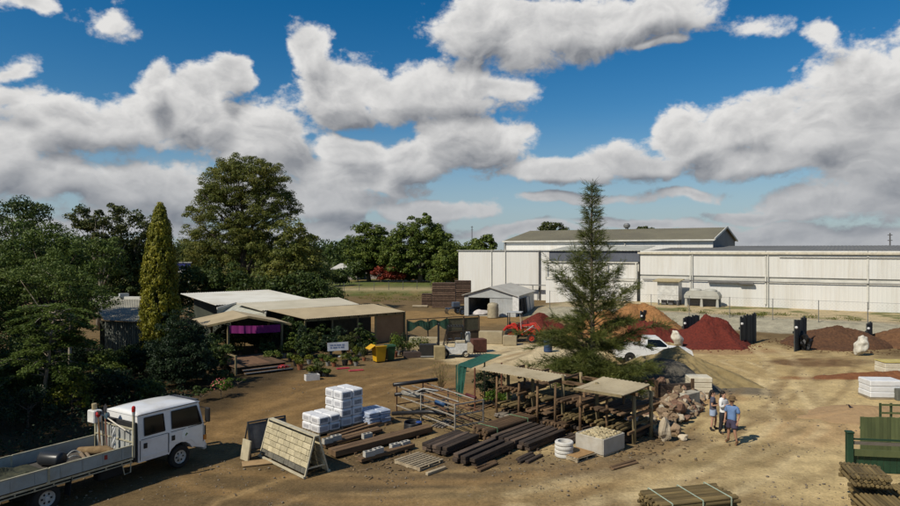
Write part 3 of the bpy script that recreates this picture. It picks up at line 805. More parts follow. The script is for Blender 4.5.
tk = MB(); tk.lathe([(.02, 0), (.62, .02), (.64, .1), (.6, .2), (.64, .35), (.6, .6), (.64, .9), (.6, 1.2), (.62, 1.45), (.5, 1.62), (.25, 1.7), (.02, 1.72)], (0, 0, 0), 20)
p = G(493, 318); tag(tk.build('water_tank', pm('tank_tan', (0.36, 0.31, 0.21), rough=.6), smooth=True, loc=(p.x, p.y, 0)), 'tan ribbed water tank standing before the grey garage', 'tank')
# ------------------------------------------------------------------ vegetation
BARK = pm('bark', (0.16, 0.125, 0.09), (0.08, 0.06, 0.045), scale=6, rough=.95, bump=.5, stretch=(1, 1, .3))
BARK_PALE = pm('pale_bark', (0.34, 0.30, 0.24), (0.18, 0.14, 0.10), scale=3, rough=.9, bump=.3, stretch=(1, 1, .3))
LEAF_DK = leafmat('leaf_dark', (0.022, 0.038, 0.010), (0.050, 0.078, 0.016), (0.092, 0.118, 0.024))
LEAF_GUM = leafmat('leaf_gum', (0.026, 0.038, 0.011), (0.062, 0.078, 0.019), (0.12, 0.12, 0.03))
LEAF_BIG = leafmat('leaf_big', (0.052, 0.068, 0.013), (0.115, 0.132, 0.024), (0.205, 0.185, 0.036), clump=.35)
LEAF_MID = leafmat('leaf_mid', (0.036, 0.058, 0.010), (0.092, 0.128, 0.020), (0.16, 0.185, 0.03))
LEAF_FEATHER = leafmat('leaf_feather', (0.042, 0.068, 0.013), (0.085, 0.125, 0.024), (0.145, 0.185, 0.038))
LEAF_GOLD = leafmat('leaf_gold', (0.075, 0.088, 0.009), (0.20, 0.195, 0.018), (0.34, 0.29, 0.03), clump=1.4)
LEAF_LIME = leafmat('leaf_lime', (0.035, 0.075, 0.008), (0.085, 0.150, 0.014), (0.16, 0.22, 0.025), clump=2)
LEAF_YEL = leafmat('leaf_yellowgreen', (0.045, 0.065, 0.007), (0.11, 0.125, 0.012), (0.20, 0.20, 0.02), clump=2)
LEAF_RED = leafmat('leaf_red', (0.10, 0.018, 0.012), (0.22, 0.035, 0.02), (0.30, 0.07, 0.03), clump=1)
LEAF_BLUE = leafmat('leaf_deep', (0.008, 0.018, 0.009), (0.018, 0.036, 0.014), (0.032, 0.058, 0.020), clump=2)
NEEDLE = leafmat('needle_green', (0.042, 0.058, 0.014), (0.098, 0.115, 0.026), (0.175, 0.18, 0.042), clump=1.2, transl=.3)

def unit(n):
    v = RNG.normal(size=(n, 3)); return v / np.linalg.norm(v, axis=1, keepdims=True)
def leaf_mesh(name, C, Nrm, size, aspect, mat, parent, up=None):
    """diamond leaves with a fold: C centres, Nrm facing, size per leaf"""
    n = len(C); t = unit(n)
    if up is not None: t = t * 0.55 + np.asarray(up)[None, :]
    t = t - Nrm * (t * Nrm).sum(1, keepdims=True); t /= np.maximum(np.linalg.norm(t, axis=1, keepdims=True), 1e-6)
    b = np.cross(Nrm, t); s = size[:, None]
    v = np.empty((n, 4, 3))
    v[:, 0] = C - t * s * .5; v[:, 1] = C + b * s * aspect * .5 + Nrm * s * .08; v[:, 2] = C + t * s * .5; v[:, 3] = C - b * s * aspect * .5 + Nrm * s * .08
    q = np.arange(n * 4).reshape(n, 4)
    return npmesh(name, v.reshape(-1, 3), q, mat, parent)
def clump_leaves(cents, rads, per, size, flat=.8, jit=.75):
    """leaves on little balls; returns centres, normals, sizes"""
    k = len(cents); n = k * per
    d = unit(n); d[:, 2] = np.where(d[:, 2] < -.35, -d[:, 2], d[:, 2])
    cc = np.repeat(cents, per, 0); rr = np.repeat(rads, per)[:, None]
    rad = (0.35 + 0.65 * RNG.random((n, 1)) ** .5)
    C = cc + d * rr * rad * np.array([1, 1, flat])
    nn = d + unit(n) * jit; nn /= np.linalg.norm(nn, axis=1, keepdims=True)
    return C, nn, size * (0.6 + 0.8 * RNG.random(n))
def tree(name, label, loc, ells, n_clump, per, leaf, mat, bark=BARK, trunk_r=.25, clump_r=.9, aspect=.6, limbs=14, lean=(0, 0), group=None, flat=.75, shell=.5, rz=0.0, cat='tree', gap=0.0, fork=.35):
    """ells: crown lobes (x,y,z,rx,ry,rz) relative to the foot"""
    t = thing(name, label, cat, loc, rz, group)
    E = np.array(ells, float); wv = (E[:, 3] * E[:, 4] * E[:, 5]) ** (2 / 3.); wv /= wv.sum()
    ids = RNG.choice(len(E), n_clump, p=wv); d = unit(n_clump)
    rr = (shell + (1 - shell) * RNG.random((n_clump, 1)) ** .6) * (1 + .14 * RNG.normal(size=(n_clump, 1)))
    cents = E[ids, :3] + d * E[ids, 3:6] * rr
    if gap:
        k = np.array([mnoise.noise(Vector(c) * .35) for c in cents]) > -gap; cents = cents[k]
    cents = cents[cents[:, 2] > .4]
    rads = clump_r * (0.6 + .8 * RNG.random(len(cents)))
    C, N_, S = clump_leaves(cents, rads, per, leaf, flat)
    leaf_mesh('crown', C, N_, S, aspect, mat, t)
    mb = MB(); top = E[:, 2].max() + .2 * E[E[:, 2].argmax(), 5]; zc = top * fork
    sp = [Vector((lean[0] * f ** 1.5, lean[1] * f ** 1.5, top * f)) + Vector((random.uniform(-1, 1), random.uniform(-1, 1), 0)) * .05 * top * .3 for f in (0, .15, .35, .55, .75, .95)]
    sp[0] = Vector((0, 0, -.15))
    mb.path(sp, [trunk_r * 1.25, trunk_r, trunk_r * .85, trunk_r * .6, trunk_r * .38, trunk_r * .12], 8)
    for c in cents[:limbs]:
        c = Vector(c); f = min(.85, max(.2, c.z / top * random.uniform(.45, .75))); i = f * (len(sp) - 1); a = int(i)
        s0 = sp[a].lerp(sp[min(a + 1, 5)], i - a); r0 = trunk_r * (1 - f) * .55 + .02
        m1 = s0.lerp(c, .5) + Vector((random.uniform(-.3, .3), random.uniform(-.3, .3), (c - s0).length * .08))
        mb.path([s0, m1, c], [r0, r0 * .6, r0 * .2], 6)
    mb.build('trunk', bark, t, smooth=True)
    return t
def bush(label, loc, w, h, n_clump, per, leaf, mat, name='shrub', clump_r=.22, aspect=.55, group=None, cat='shrub', rz=0):
    return tree(name, label, loc, [(0, 0, h * .52, w * .46, w * .46, h * .46)], n_clump, per, leaf, mat, BARK, max(.02, w * .018), clump_r, aspect, 6, group=group, cat=cat, shell=.35)
def GP(u, Y): return Vector(((u - U0) / FOC * Y, Y, 0))

# --- tall trees behind the shop
Yb = 75.0
tree('shade_tree', 'tallest broad round-topped tree behind the shop roofs', GP(243, Yb),
     [(0.0, 0, 12.6, 5.3, 4.8, 5.6), (-3.2, 0, 10.2, 3.2, 3.6, 5.2), (3.1, 0, 10.8, 3.2, 3.6, 5.6), (-5.0, 0, 6.6, 2.2, 3, 3.4), (0.3, -1, 5.6, 5.8, 4.2, 4.6), (0.6, 0, 15.6, 3.7, 3.4, 3.0), (-2.2, 0, 15.0, 2.6, 2.6, 2.8)],
     1000, 170, .165, LEAF_BIG, BARK, .5, .72, .55, 30, shell=.6)
tree('shade_tree', 'dark rounded tree against the right side of the tallest tree', GP(294, 71),
     [(0, 0, 8.0, 2.4, 2.4, 3.0), (1.0, 0, 5.0, 2.6, 2.4, 3.2), (-1.4, -.4, 4.4, 2.6, 2.4, 3.2), (2.2, 0, 3.2, 1.8, 1.8, 2.4)], 200, 130, .24, LEAF_BIG, BARK, .25, .8, .55, 14)
tree('gum_tree', 'thin tall gum with tufts of leaves and bare stems at left', GP(99, 60),
     [(-1.2, 0, 10.2, 1.3, 1.3, 1.2), (1.2, 0, 10.4, 1.5, 1.3, 1.2), (.2, 0, 8.0, 1.6, 1.2, .8), (2.0, 0, 8.4, .8, .8, .7)], 60, 80, .26, LEAF_GUM, BARK_PALE, .2, .6, .5, 22, fork=.6)
tree('gum_tree', 'broad loose gum just left of the golden pencil pine', GP(135, 64),
     [(0, 0, 9.2, 2.2, 2.2, 1.8), (-1.8, 0, 6.0, 2.4, 2.2, 2.2), (1.8, 0, 6.4, 2.4, 2.2, 2.4), (0, -1, 3.6, 3.6, 2.4, 2.6)], 190, 80, .28, LEAF_GUM, BARK_PALE, .25, .8, .5, 18)
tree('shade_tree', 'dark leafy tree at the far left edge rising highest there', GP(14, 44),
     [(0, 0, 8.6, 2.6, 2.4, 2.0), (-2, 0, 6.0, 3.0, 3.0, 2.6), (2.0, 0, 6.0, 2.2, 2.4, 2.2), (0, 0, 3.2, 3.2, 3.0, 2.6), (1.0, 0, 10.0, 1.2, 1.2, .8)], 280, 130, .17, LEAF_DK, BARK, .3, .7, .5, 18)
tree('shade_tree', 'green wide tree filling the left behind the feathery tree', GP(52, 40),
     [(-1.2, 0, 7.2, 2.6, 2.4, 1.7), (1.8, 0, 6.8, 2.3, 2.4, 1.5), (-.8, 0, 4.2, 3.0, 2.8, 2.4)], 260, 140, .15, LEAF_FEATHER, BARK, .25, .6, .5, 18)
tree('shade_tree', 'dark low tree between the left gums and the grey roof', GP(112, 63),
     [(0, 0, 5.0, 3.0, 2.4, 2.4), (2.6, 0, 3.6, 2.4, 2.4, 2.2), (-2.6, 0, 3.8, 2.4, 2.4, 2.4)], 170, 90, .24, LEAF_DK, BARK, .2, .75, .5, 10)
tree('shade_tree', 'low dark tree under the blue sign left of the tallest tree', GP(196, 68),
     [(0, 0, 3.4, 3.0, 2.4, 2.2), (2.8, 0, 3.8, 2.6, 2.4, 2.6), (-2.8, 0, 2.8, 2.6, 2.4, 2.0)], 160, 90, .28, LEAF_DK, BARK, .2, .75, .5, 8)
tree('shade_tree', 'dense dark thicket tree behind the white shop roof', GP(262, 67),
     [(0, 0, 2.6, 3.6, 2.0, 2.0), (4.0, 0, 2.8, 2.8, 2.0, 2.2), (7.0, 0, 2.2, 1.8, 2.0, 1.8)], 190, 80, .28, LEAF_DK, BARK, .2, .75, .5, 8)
# --- trees in the middle distance
tree('shade_tree', 'rounded green tree on the left of the distant pair', GP(369, 152),
     [(0, 0, 9.2, 4.4, 4, 4.2), (-1.5, 0, 5.6, 4.0, 4, 3.4), (2.6, 0, 6.2, 3.6, 4, 4.0)], 240, 120, .42, LEAF_MID, BARK, .45, 1.15, .6, 12)
tree('shade_tree', 'tall spreading green tree on the right of the distant pair', GP(420, 148),
     [(1.2, 0, 11.6, 4.0, 4, 4.0), (-3.4, 0, 8.4, 4.0, 4, 4.2), (4.2, 0, 7.4, 3.4, 4, 4.4), (0, 0, 5.5, 5.6, 4, 4.0), (-6, 0, 5.5, 3.4, 3, 3.6)], 400, 120, .42, LEAF_MID, BARK, .5, 1.15, .6, 14)
tree('shade_tree', 'bright green bushy tree beside the white warehouse corner', GP(453, 122),
     [(0, 0, 5.8, 3.0, 3, 3.2), (-1.8, 0, 3.2, 2.6, 2.6, 2.8), (2.2, 0, 4.0, 2.6, 2.6, 3.2)], 190, 110, .36, LEAF_MID, BARK, .3, .95, .6, 8)
tree('shade_tree', 'round treetop showing over the white warehouse parapet', GP(484, 176),
     [(0, 0, 7.6, 3.6, 3, 3.6), (-2.5, 0, 6.5, 2.6, 3, 3.0)], 90, 80, .6, LEAF_MID, BARK, .3, 1.2, .6, 8)
tree('gum_tree', 'gum treetop showing over the olive warehouse roof', GP(551, 190),
     [(-1.6, 0, 13.6, 1.6, 2, 1.5), (1.6, 0, 13.9, 1.8, 2, 1.6), (0, 0, 10.8, 3.6, 3, 1.8), (3.6, 0, 12.6, 1.4, 1.5, 1.0)], 90, 70, .6, LEAF_GUM, BARK_PALE, .3, 1.0, .5, 10)
tree('gum_tree', 'low gum treetop peeping above the olive roof ridge', GP(643, 195),
     [(0, 0, 13.2, 2.6, 2, 1.1), (2.4, 0, 12.8, 1.2, 2, .9)], 60, 70, .6, LEAF_GUM, BARK_PALE, .3, .9, .5, 8)
# hedge shrubs along the far road
for i, (u, Yd, w, h, m, lb) in enumerate([
        (381, 150, 7.0, 3.6, LEAF_RED, 'red-leaved shrub left of the distant red pair'), (396, 149, 5.5, 4.4, LEAF_RED, 'red-leaved shrub right of the distant red pair'),
        (410, 152, 6.5, 3.4, LEAF_YEL, 'yellow-green hedge shrub right of the red shrubs'), (424, 153, 7.0, 3.2, LEAF_MID, 'clipped green hedge shrub left of the bushy tree'),
        (358, 150, 6.5, 4.8, LEAF_DK, 'dark shrub between the far pale house and red shrubs'), (340, 135, 5.5, 3.4, LEAF_DK, 'low dark shrub in front of the far pale house'),
        (318, 130, 5.0, 4.6, LEAF_DK, 'dark upright shrub left of the far pale house'), (437, 140, 5.0, 2.6, LEAF_MID, 'low green hedge shrub nearest the warehouse')]):
    bush(lb, GP(u, Yd), w, h, 60, 70, .42, m, 'hedge_shrub', .8, group='shrubs along the far road')
# --- far wood on the left horizon
def far_wood():
    C = []; 
    for k in range(150):
        Y = random.uniform(210, 300); u = random.uniform(-60, 372); w = random.uniform(3, 6); h = random.uniform(6.5, 11.5)
        p = GP(u, Y); n = 26
        d = unit(n); c = np.array([p.x, p.y, h * .6]) + d * np.array([w, w, h * .42]); C.append(c)
    cents = np.concatenate(C); c, n, s = clump_leaves(cents, np.full(len(cents), 1.6), 14, 1.0, .8)
    tag(leaf_mesh('distant_wood', c, n, s, .6, LEAF_DK, None), 'dark belt of distant woodland along the left horizon', 'woodland', kind='stuff')
    C = []
    for k in range(60):
        Y = random.uniform(260, 330); u = random.uniform(420, 1000); w = random.uniform(3, 6); h = random.uniform(5, 8)
        p = GP(u, Y); d = unit(20); C.append(np.array([p.x, p.y, h * .55]) + d * np.array([w, w, h * .42]))
    cents = np.concatenate(C); c, n, s = clump_leaves(cents, np.full(len(cents), 1.6), 12, 1.1, .8)
    tag(leaf_mesh('distant_wood', c, n, s, .6, LEAF_DK, None), 'distant woodland hidden behind the warehouses', 'woodland', kind='stuff')
far_wood()
# --- trees standing beyond the left edge of the picture; their shade falls over the garden
for i, (x, y, h) in enumerate([(-25, 18, 13), (-28, 25, 13.5), (-33, 34, 12), (-23.5, 10.5, 11)]):
    tree('shade_tree', ['dense garden tree left of the parked truck', 'dense garden tree left of the feathery tree', 'dense garden tree left of the dark edge tree', 'dense garden tree left of the truck tray'][i],
         (x, y, 0), [(0, 0, h * .62, 4.0, 4.0, h * .34), (1, -2, h * .45, 3.4, 3.4, h * .3), (-1.5, 2, h * .5, 3.4, 3.4, h * .3)], 180, 60, .45, LEAF_DK, BARK, .3, 1.1, .6, 8, group='trees at the garden edge')

# --- golden pencil pine
def pencil_pine():
    H = 10.3; t = thing('pencil_pine', 'tall golden pencil pine standing in the dark garden', 'tree', GP(160, 40))
    def rad(f): return float(np.interp(f, [0, .12, .3, .5, .65, .78, .9, .97, 1], [.78, .95, 1.02, .98, .86, .68, .42, .22, .08])) * (1 + .05 * math.sin(f * 23))
    C = []; N_ = []; S = []
    for k in range(900):
        f = (k + random.random()) / 900; a = k * 2.39996 + random.uniform(-.4, .4); r = rad(f) * random.uniform(.80, 1.10); z = .3 + f * (H - .3)
        per = 46; d = unit(per); d[:, 2] *= 1.0
        ax = np.array([math.cos(a), math.sin(a), 0])
        c = np.array([ax[0] * r, ax[1] * r, z]); rr = (.13 + .10 * (1 - f)) * random.uniform(.6, 1.5)
        p = c + d * np.array([rr, rr, rr * 1.75]) * (0.4 + .6 * RNG.random((per, 1)))
        C.append(p); n = d + ax * .5 + unit(per) * .5; N_.append(n / np.linalg.norm(n, axis=1, keepdims=True)); S.append(.13 * (.6 + .8 * RNG.random(per)))
    leaf_mesh('crown', np.concatenate(C), np.concatenate(N_), np.concatenate(S), .55, LEAF_GOLD, t, up=(0, 0, 1))
    mb = MB(); mb.path([(0, 0, -.1), (0, 0, 4), (0, 0, 9.6)], [.2, .14, .03], 8); mb.build('trunk', BARK, t)
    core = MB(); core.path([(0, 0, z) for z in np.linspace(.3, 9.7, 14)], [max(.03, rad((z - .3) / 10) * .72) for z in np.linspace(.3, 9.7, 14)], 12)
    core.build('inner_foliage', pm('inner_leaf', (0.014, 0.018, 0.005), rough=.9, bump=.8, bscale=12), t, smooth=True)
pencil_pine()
tree('round_conifer', 'dark rounded conifer in front of the golden pencil pine', GP(180, 35), [(0, 0, 2.0, 1.45, 1.45, 2.0), (.35, -.2, 1.5, 1.35, 1.3, 1.5), (-.6, 0, 1.3, 1.1, 1.2, 1.3)], 330, 90, .11, LEAF_BLUE, BARK, .12, .3, .45, 6, shell=.7)
# --- feathery tree: flat sprays of drooping fronds
def feathery_tree():
    t = thing('feathery_tree', 'slender feathery-leaved tree with thin leaning trunk at left', 'tree', GP(43, 29.0))
    C = []; N_ = []; S = []; mb = MB()
    sp = [Vector((0, 0, -.1)), Vector((.05, 0, 1.2)), Vector((.25, 0, 2.5)), Vector((.35, 0, 3.6)), Vector((.6, 0, 5.0))]
    mb.path(sp, [.10, .085, .07, .05, .02], 8)
    for k in range(46):
        f = random.uniform(.36, 1.0); i = f * 4; a0 = int(min(i, 3)); s0 = sp[a0].lerp(sp[a0 + 1], i - a0)
        a = k * 2.4 + random.uniform(-.3, .3); L_ = random.uniform(1.2, 2.7) * (1.15 - .4 * f); lift = random.uniform(.15, .6)
        pts = [s0 + Vector((math.cos(a) * L_ * g, math.sin(a) * L_ * g, lift * L_ * g - .42 * L_ * g * g)) for g in (0, .35, .7, 1)]
        mb.path(pts, [.03, .02, .012, .005], 5)
        for m in range(34):
            g = random.uniform(.2, 1.05); q = g * 3; b = int(min(q, 2)); c = pts[b].lerp(pts[b + 1], q - b)
            side = random.choice((-1, 1)); wv = Vector((-math.sin(a), math.cos(a), 0)) * side * random.uniform(.05, .55) * (1.1 - .5 * g)
            per = 13; base = np.array(c + wv * .2); tip = np.array(c + wv + Vector((math.cos(a), math.sin(a), -.35)) * .28)
            w = RNG.random((per, 1)); C.append(base * (1 - w) + tip * w + RNG.normal(size=(per, 3)) * .045)
            n = np.tile([0, 0, 1.], (per, 1)) + unit(per) * .55; N_.append(n / np.linalg.norm(n, axis=1, keepdims=True)); S.append(.10 + .08 * RNG.random(per))
    leaf_mesh('crown', np.concatenate(C), np.concatenate(N_), np.concatenate(S), .42, LEAF_FEATHER, t)
    mb.build('trunk', BARK_PALE, t, smooth=True)
feathery_tree()
tree('feathery_tree', 'bushy light green tree overhanging the grey roof at left', GP(70, 35), [(0, 0, 5.4, 1.9, 1.8, .8), (1.2, 0, 4.6, 1.3, 1.4, .7), (-1.3, 0, 6.2, 1.7, 1.6, .7)], 120, 110, .13, LEAF_FEATHER, BARK_PALE, .1, .5, .4, 14, flat=.45)
# --- shrubs of the garden; near the truck, deep leaf colour stands in for shade
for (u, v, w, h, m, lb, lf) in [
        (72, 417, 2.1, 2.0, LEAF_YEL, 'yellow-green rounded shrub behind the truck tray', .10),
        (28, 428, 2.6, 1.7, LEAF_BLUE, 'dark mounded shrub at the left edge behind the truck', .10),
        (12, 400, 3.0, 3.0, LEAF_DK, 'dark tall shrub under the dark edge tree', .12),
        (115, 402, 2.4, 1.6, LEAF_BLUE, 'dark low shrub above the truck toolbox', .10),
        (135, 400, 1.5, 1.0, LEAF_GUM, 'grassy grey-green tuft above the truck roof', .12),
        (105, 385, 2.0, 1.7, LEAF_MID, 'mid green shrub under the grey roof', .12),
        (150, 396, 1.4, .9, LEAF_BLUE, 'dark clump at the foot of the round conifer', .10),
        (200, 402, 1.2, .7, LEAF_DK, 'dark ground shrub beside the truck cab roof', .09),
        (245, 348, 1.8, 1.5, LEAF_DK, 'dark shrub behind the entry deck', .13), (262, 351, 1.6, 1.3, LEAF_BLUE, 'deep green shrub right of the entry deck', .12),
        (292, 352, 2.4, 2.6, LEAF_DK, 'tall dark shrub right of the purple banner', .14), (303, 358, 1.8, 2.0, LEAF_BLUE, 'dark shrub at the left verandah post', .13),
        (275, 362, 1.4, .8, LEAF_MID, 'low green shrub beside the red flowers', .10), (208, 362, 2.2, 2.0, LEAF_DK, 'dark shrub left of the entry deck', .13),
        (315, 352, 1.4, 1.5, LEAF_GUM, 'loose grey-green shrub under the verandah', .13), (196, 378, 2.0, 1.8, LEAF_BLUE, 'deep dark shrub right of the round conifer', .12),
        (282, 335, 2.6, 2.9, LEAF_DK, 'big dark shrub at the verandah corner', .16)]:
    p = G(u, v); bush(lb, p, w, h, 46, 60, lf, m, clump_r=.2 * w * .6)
def flower_shrub(label, u, v, w, h, leaf, flower, nfl=90):
    p = G(u, v); t = bush(label, p, w, h, 30, 55, .09, leaf, 'flowering_shrub', .18 * w)
    d = unit(nfl); d[:, 2] = abs(d[:, 2]); C = d * np.array([w * .48, w * .48, h * .46]) + np.array([0, 0, h * .56])
    tag(leaf_mesh('flowers', C, d, np.full(nfl, .075), .9, flower, t), kind='stuff')
PETAL_RED = pm('petal_red', (0.50, 0.03, 0.035), rough=.6); PETAL_PINK = pm('petal_pink', (0.48, 0.13, 0.12), rough=.6)
flower_shrub('pink flowering shrub at the garden corner by the deck', 221, 398, 1.1, 1.0, LEAF_LIME, PETAL_PINK)
flower_shrub('red flowering plant beside the entry ramp', 283, 371, .7, .4, LEAF_LIME, PETAL_RED, 60)
flower_shrub('red flowering shrub above the truck cab roof', 124, 394, 1.3, .9, LEAF_DK, PETAL_RED, 40)
# --- she-oak with needle sprays in the middle of the yard
def she_oak():
    H = 10.9; t = thing('she_oak', 'tall feathery she-oak rising behind the timber rack', 'tree', GP(592, 33.5))
    mb = MB(); mb.path([(0, 0, -.1), (.03, 0, 3), (0, 0, 6), (-.03, 0, 9), (0, 0, H)], [.15, .12, .08, .045, .012], 8)
    A = []; B = []
    def prof(f):   # spread of the crown by height: wide soft skirt, loose middle, slim spire
        return float(np.interp(f, [0, .05, .16, .28, .38, .5, .62, .74, .86, 1], [1.4, 2.8, 3.4, 3.4, 3.0, 1.8, .95, .5, .24, .04]))
    nb = 215
    for k in range(nb):
        f = ((k + .5) / nb) ** 1.25 * .975 + .015; a = k * 2.39996 + random.uniform(-.6, .6); L_ = prof(f) * random.uniform(.3, 1.15)
        if f > .3 and random.random() < .12: L_ *= 1.45
        z0 = max(.5, f * H - L_ * .4); low = f < .40
        rise = random.uniform(.05, .75) if low else random.uniform(.55, 1.3)
        dr = Vector((math.cos(a), math.sin(a), 0)); sw = Vector((-dr.y, dr.x, 0)) * random.uniform(-.35, .35)
        pts = [Vector((0, 0, z0)) + dr * L_ * g + sw * L_ * g * g + Vector((0, 0, L_ * (rise * g ** 1.2 - (.32 * g ** 3 if low else 0)))) for g in (0, .3, .65, 1)]
        mb.path(pts, [.010 + .010 * L_, .013, .008, .003], 5)
        ns = int((8 + 17 * L_) * (1.45 if low else (1.0 if f < .58 else .6)))
        for s_ in range(ns):
            g = random.uniform(.2, 1.0) if L_ > 1 else random.uniform(.05, 1); q = g * 3; b = int(min(q, 2)); c = pts[b].lerp(pts[b + 1], q - b)
            sd = Vector((random.gauss(0, .55), random.gauss(0, .55), random.uniform(-.25, .55) if low else random.uniform(.0, .8))) + dr * .75; sd.normalize(); sl = random.uniform(.25, .65)
            for m in range(14):
                w = random.random(); r0 = c + sd * sl * w
                nd = (sd + Vector((random.gauss(0, .38), random.gauss(0, .38), random.gauss(0, .36)))).normalized()
                e1 = r0 + nd * random.uniform(.12, .36); e1.z -= .05 * random.random(); A.append(r0); B.append(e1)
    for k in range(60):   # tip
        z = H * random.uniform(.9, 1); a = random.uniform(0, 6.28); A.append(Vector((0, 0, z))); B.append(Vector((math.cos(a) * .12, math.sin(a) * .12, z + random.uniform(.15, .35))))
    A = np.array([tuple(p) for p in A]); B = np.array([tuple(p) for p in B]); n = len(A); d = B - A
    s = np.cross(d, unit(n)); s /= np.maximum(np.linalg.norm(s, axis=1, keepdims=True), 1e-6); s *= .0085
    v = np.empty((n, 4, 3)); v[:, 0] = A - s; v[:, 1] = A + s; v[:, 2] = B + s * .4; v[:, 3] = B - s * .4
    npmesh('crown', v.reshape(-1, 3), np.arange(n * 4).reshape(n, 4), NEEDLE, t)
    mb.build('trunk', BARK, t, smooth=True)
    print('she_oak needles', n)
she_oak()

def ground_cover():
    n = 42000; Y = RNG.uniform(17, 46, n); X = RNG.uniform(-34, -7.5, n)
    nz = fbm(X * .4, Y * .4, 55, 4)
    edge = np.interp(Y, [17, 24, 30, 33, 36, 40, 46], [-14.6, -12.8, -12.6, -13.2, -14.2, -16, -20])
    k = (X < edge + (nz - .45) * 2.2) & (X > -.80 * Y - 2) & (nz > .33)
    X, Y, nz = X[k], Y[k], nz[k]; Z = .03 + (RNG.random(len(X)) ** 1.3) * np.clip((nz - .33) * 3.2, .05, .9)
    nn = unit(len(X)) * .8 + np.array([0, 0, .7]); nn /= np.linalg.norm(nn, axis=1, keepdims=True)
    tag(leaf_mesh('ground_cover', np.stack([X, Y, Z], 1), nn, RNG.uniform(.08, .18, len(X)), .5, LEAF_BLUE, None, up=(0, 0, .5)), 'low shade-darkened leafy ground cover filling the garden', 'ground cover', kind='stuff')  # darker leaf colour imitates the shade lying over the garden
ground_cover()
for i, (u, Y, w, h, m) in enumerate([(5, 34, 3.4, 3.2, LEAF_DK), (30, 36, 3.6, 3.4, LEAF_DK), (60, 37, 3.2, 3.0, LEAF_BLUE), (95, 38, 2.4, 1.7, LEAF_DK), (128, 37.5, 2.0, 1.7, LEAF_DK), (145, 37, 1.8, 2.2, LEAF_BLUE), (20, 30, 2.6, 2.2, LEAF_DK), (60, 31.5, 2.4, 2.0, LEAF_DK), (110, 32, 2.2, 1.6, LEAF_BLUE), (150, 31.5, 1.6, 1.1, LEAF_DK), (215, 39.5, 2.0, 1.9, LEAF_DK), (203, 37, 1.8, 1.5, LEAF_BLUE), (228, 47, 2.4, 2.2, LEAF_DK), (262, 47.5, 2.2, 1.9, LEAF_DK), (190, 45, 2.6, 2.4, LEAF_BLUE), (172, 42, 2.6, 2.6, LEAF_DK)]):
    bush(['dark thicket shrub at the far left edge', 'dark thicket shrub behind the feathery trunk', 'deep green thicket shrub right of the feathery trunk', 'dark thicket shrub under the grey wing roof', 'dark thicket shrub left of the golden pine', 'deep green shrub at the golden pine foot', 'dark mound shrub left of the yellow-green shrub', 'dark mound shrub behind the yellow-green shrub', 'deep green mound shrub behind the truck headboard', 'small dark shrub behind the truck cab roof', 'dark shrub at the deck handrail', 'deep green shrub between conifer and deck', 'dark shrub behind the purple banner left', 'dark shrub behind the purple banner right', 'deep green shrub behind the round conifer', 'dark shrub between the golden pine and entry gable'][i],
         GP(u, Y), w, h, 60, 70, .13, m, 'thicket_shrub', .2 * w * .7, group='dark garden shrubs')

for i, (u, v, w, h, m, lb) in enumerate([(308, 360, 1.6, 1.9, LEAF_DK, 'tall dark shrub before the left verandah bay'), (326, 357, 1.3, 1.5, LEAF_BLUE, 'deep green shrub left of the sign board'), (349, 355, 1.4, 1.6, LEAF_GUM, 'olive shrub just right of the sign board'), (360, 353, 1.2, 2.1, LEAF_DK, 'upright dark shrub at the middle verandah post'), (368, 352, 1.3, 1.4, LEAF_MID, 'green shrub left of the yellow bin'), (397, 352, 1.2, 1.1, LEAF_YEL, 'yellow-green shrub right of the green wheelie bin'), (268, 358, 1.2, 1.1, LEAF_DK, 'dark shrub at the deck right edge'), (296, 357, 1.5, 1.7, LEAF_MID, 'mid green shrub right of the entry deck'), (318, 350, 1.7, 2.0, LEAF_DK, 'dark shrub in the verandah shade'), (338, 349, 1.6, 1.7, LEAF_BLUE, 'deep green shrub in the verandah shade'), (222, 384, 1.2, .8, LEAF_GUM, 'low olive shrub left of the pink flowering shrub'), (238, 388, .9, .5, LEAF_DK, 'low dark tuft right of the pink flowering shrub')]):
    bush(lb, G(u, v), w, h, 46, 60, .12, m, clump_r=.13 * w)
# ------------------------------------------------------------------ nursery shop with its roofs and verandah
TAN_ROOF = pm('tan_roof_sheet', (0.40, 0.325, 0.205), (0.33, 0.265, 0.165), scale=.6, rough=.6, dirt=(.24, .19, .12), dirt_amt=.45, dirt_scale=.5)
WHITE_ROOF = pm('white_roof_sheet', (0.56, 0.55, 0.50), (0.48, 0.465, 0.41), scale=.4, rough=.55, dirt=(.38, .33, .24), dirt_amt=.5, dirt_scale=.4)
GREY_ROOF = pm('grey_shed_roof', (0.27, 0.255, 0.20), (0.19, 0.175, 0.14), scale=.9, rough=.7, dirt=(.10, .085, .065), dirt_amt=.5, dirt_scale=.8)
TIMBER_P = pm('treated_post', (0.26, 0.21, 0.11), (0.17, 0.13, 0.07), scale=4, rough=.85, stretch=(1, 1, .2), rnd=.2)
DKWALL = pm('dark_green_wall', (0.055, 0.06, 0.045), (0.035, 0.04, 0.03), scale=1, rough=.8)
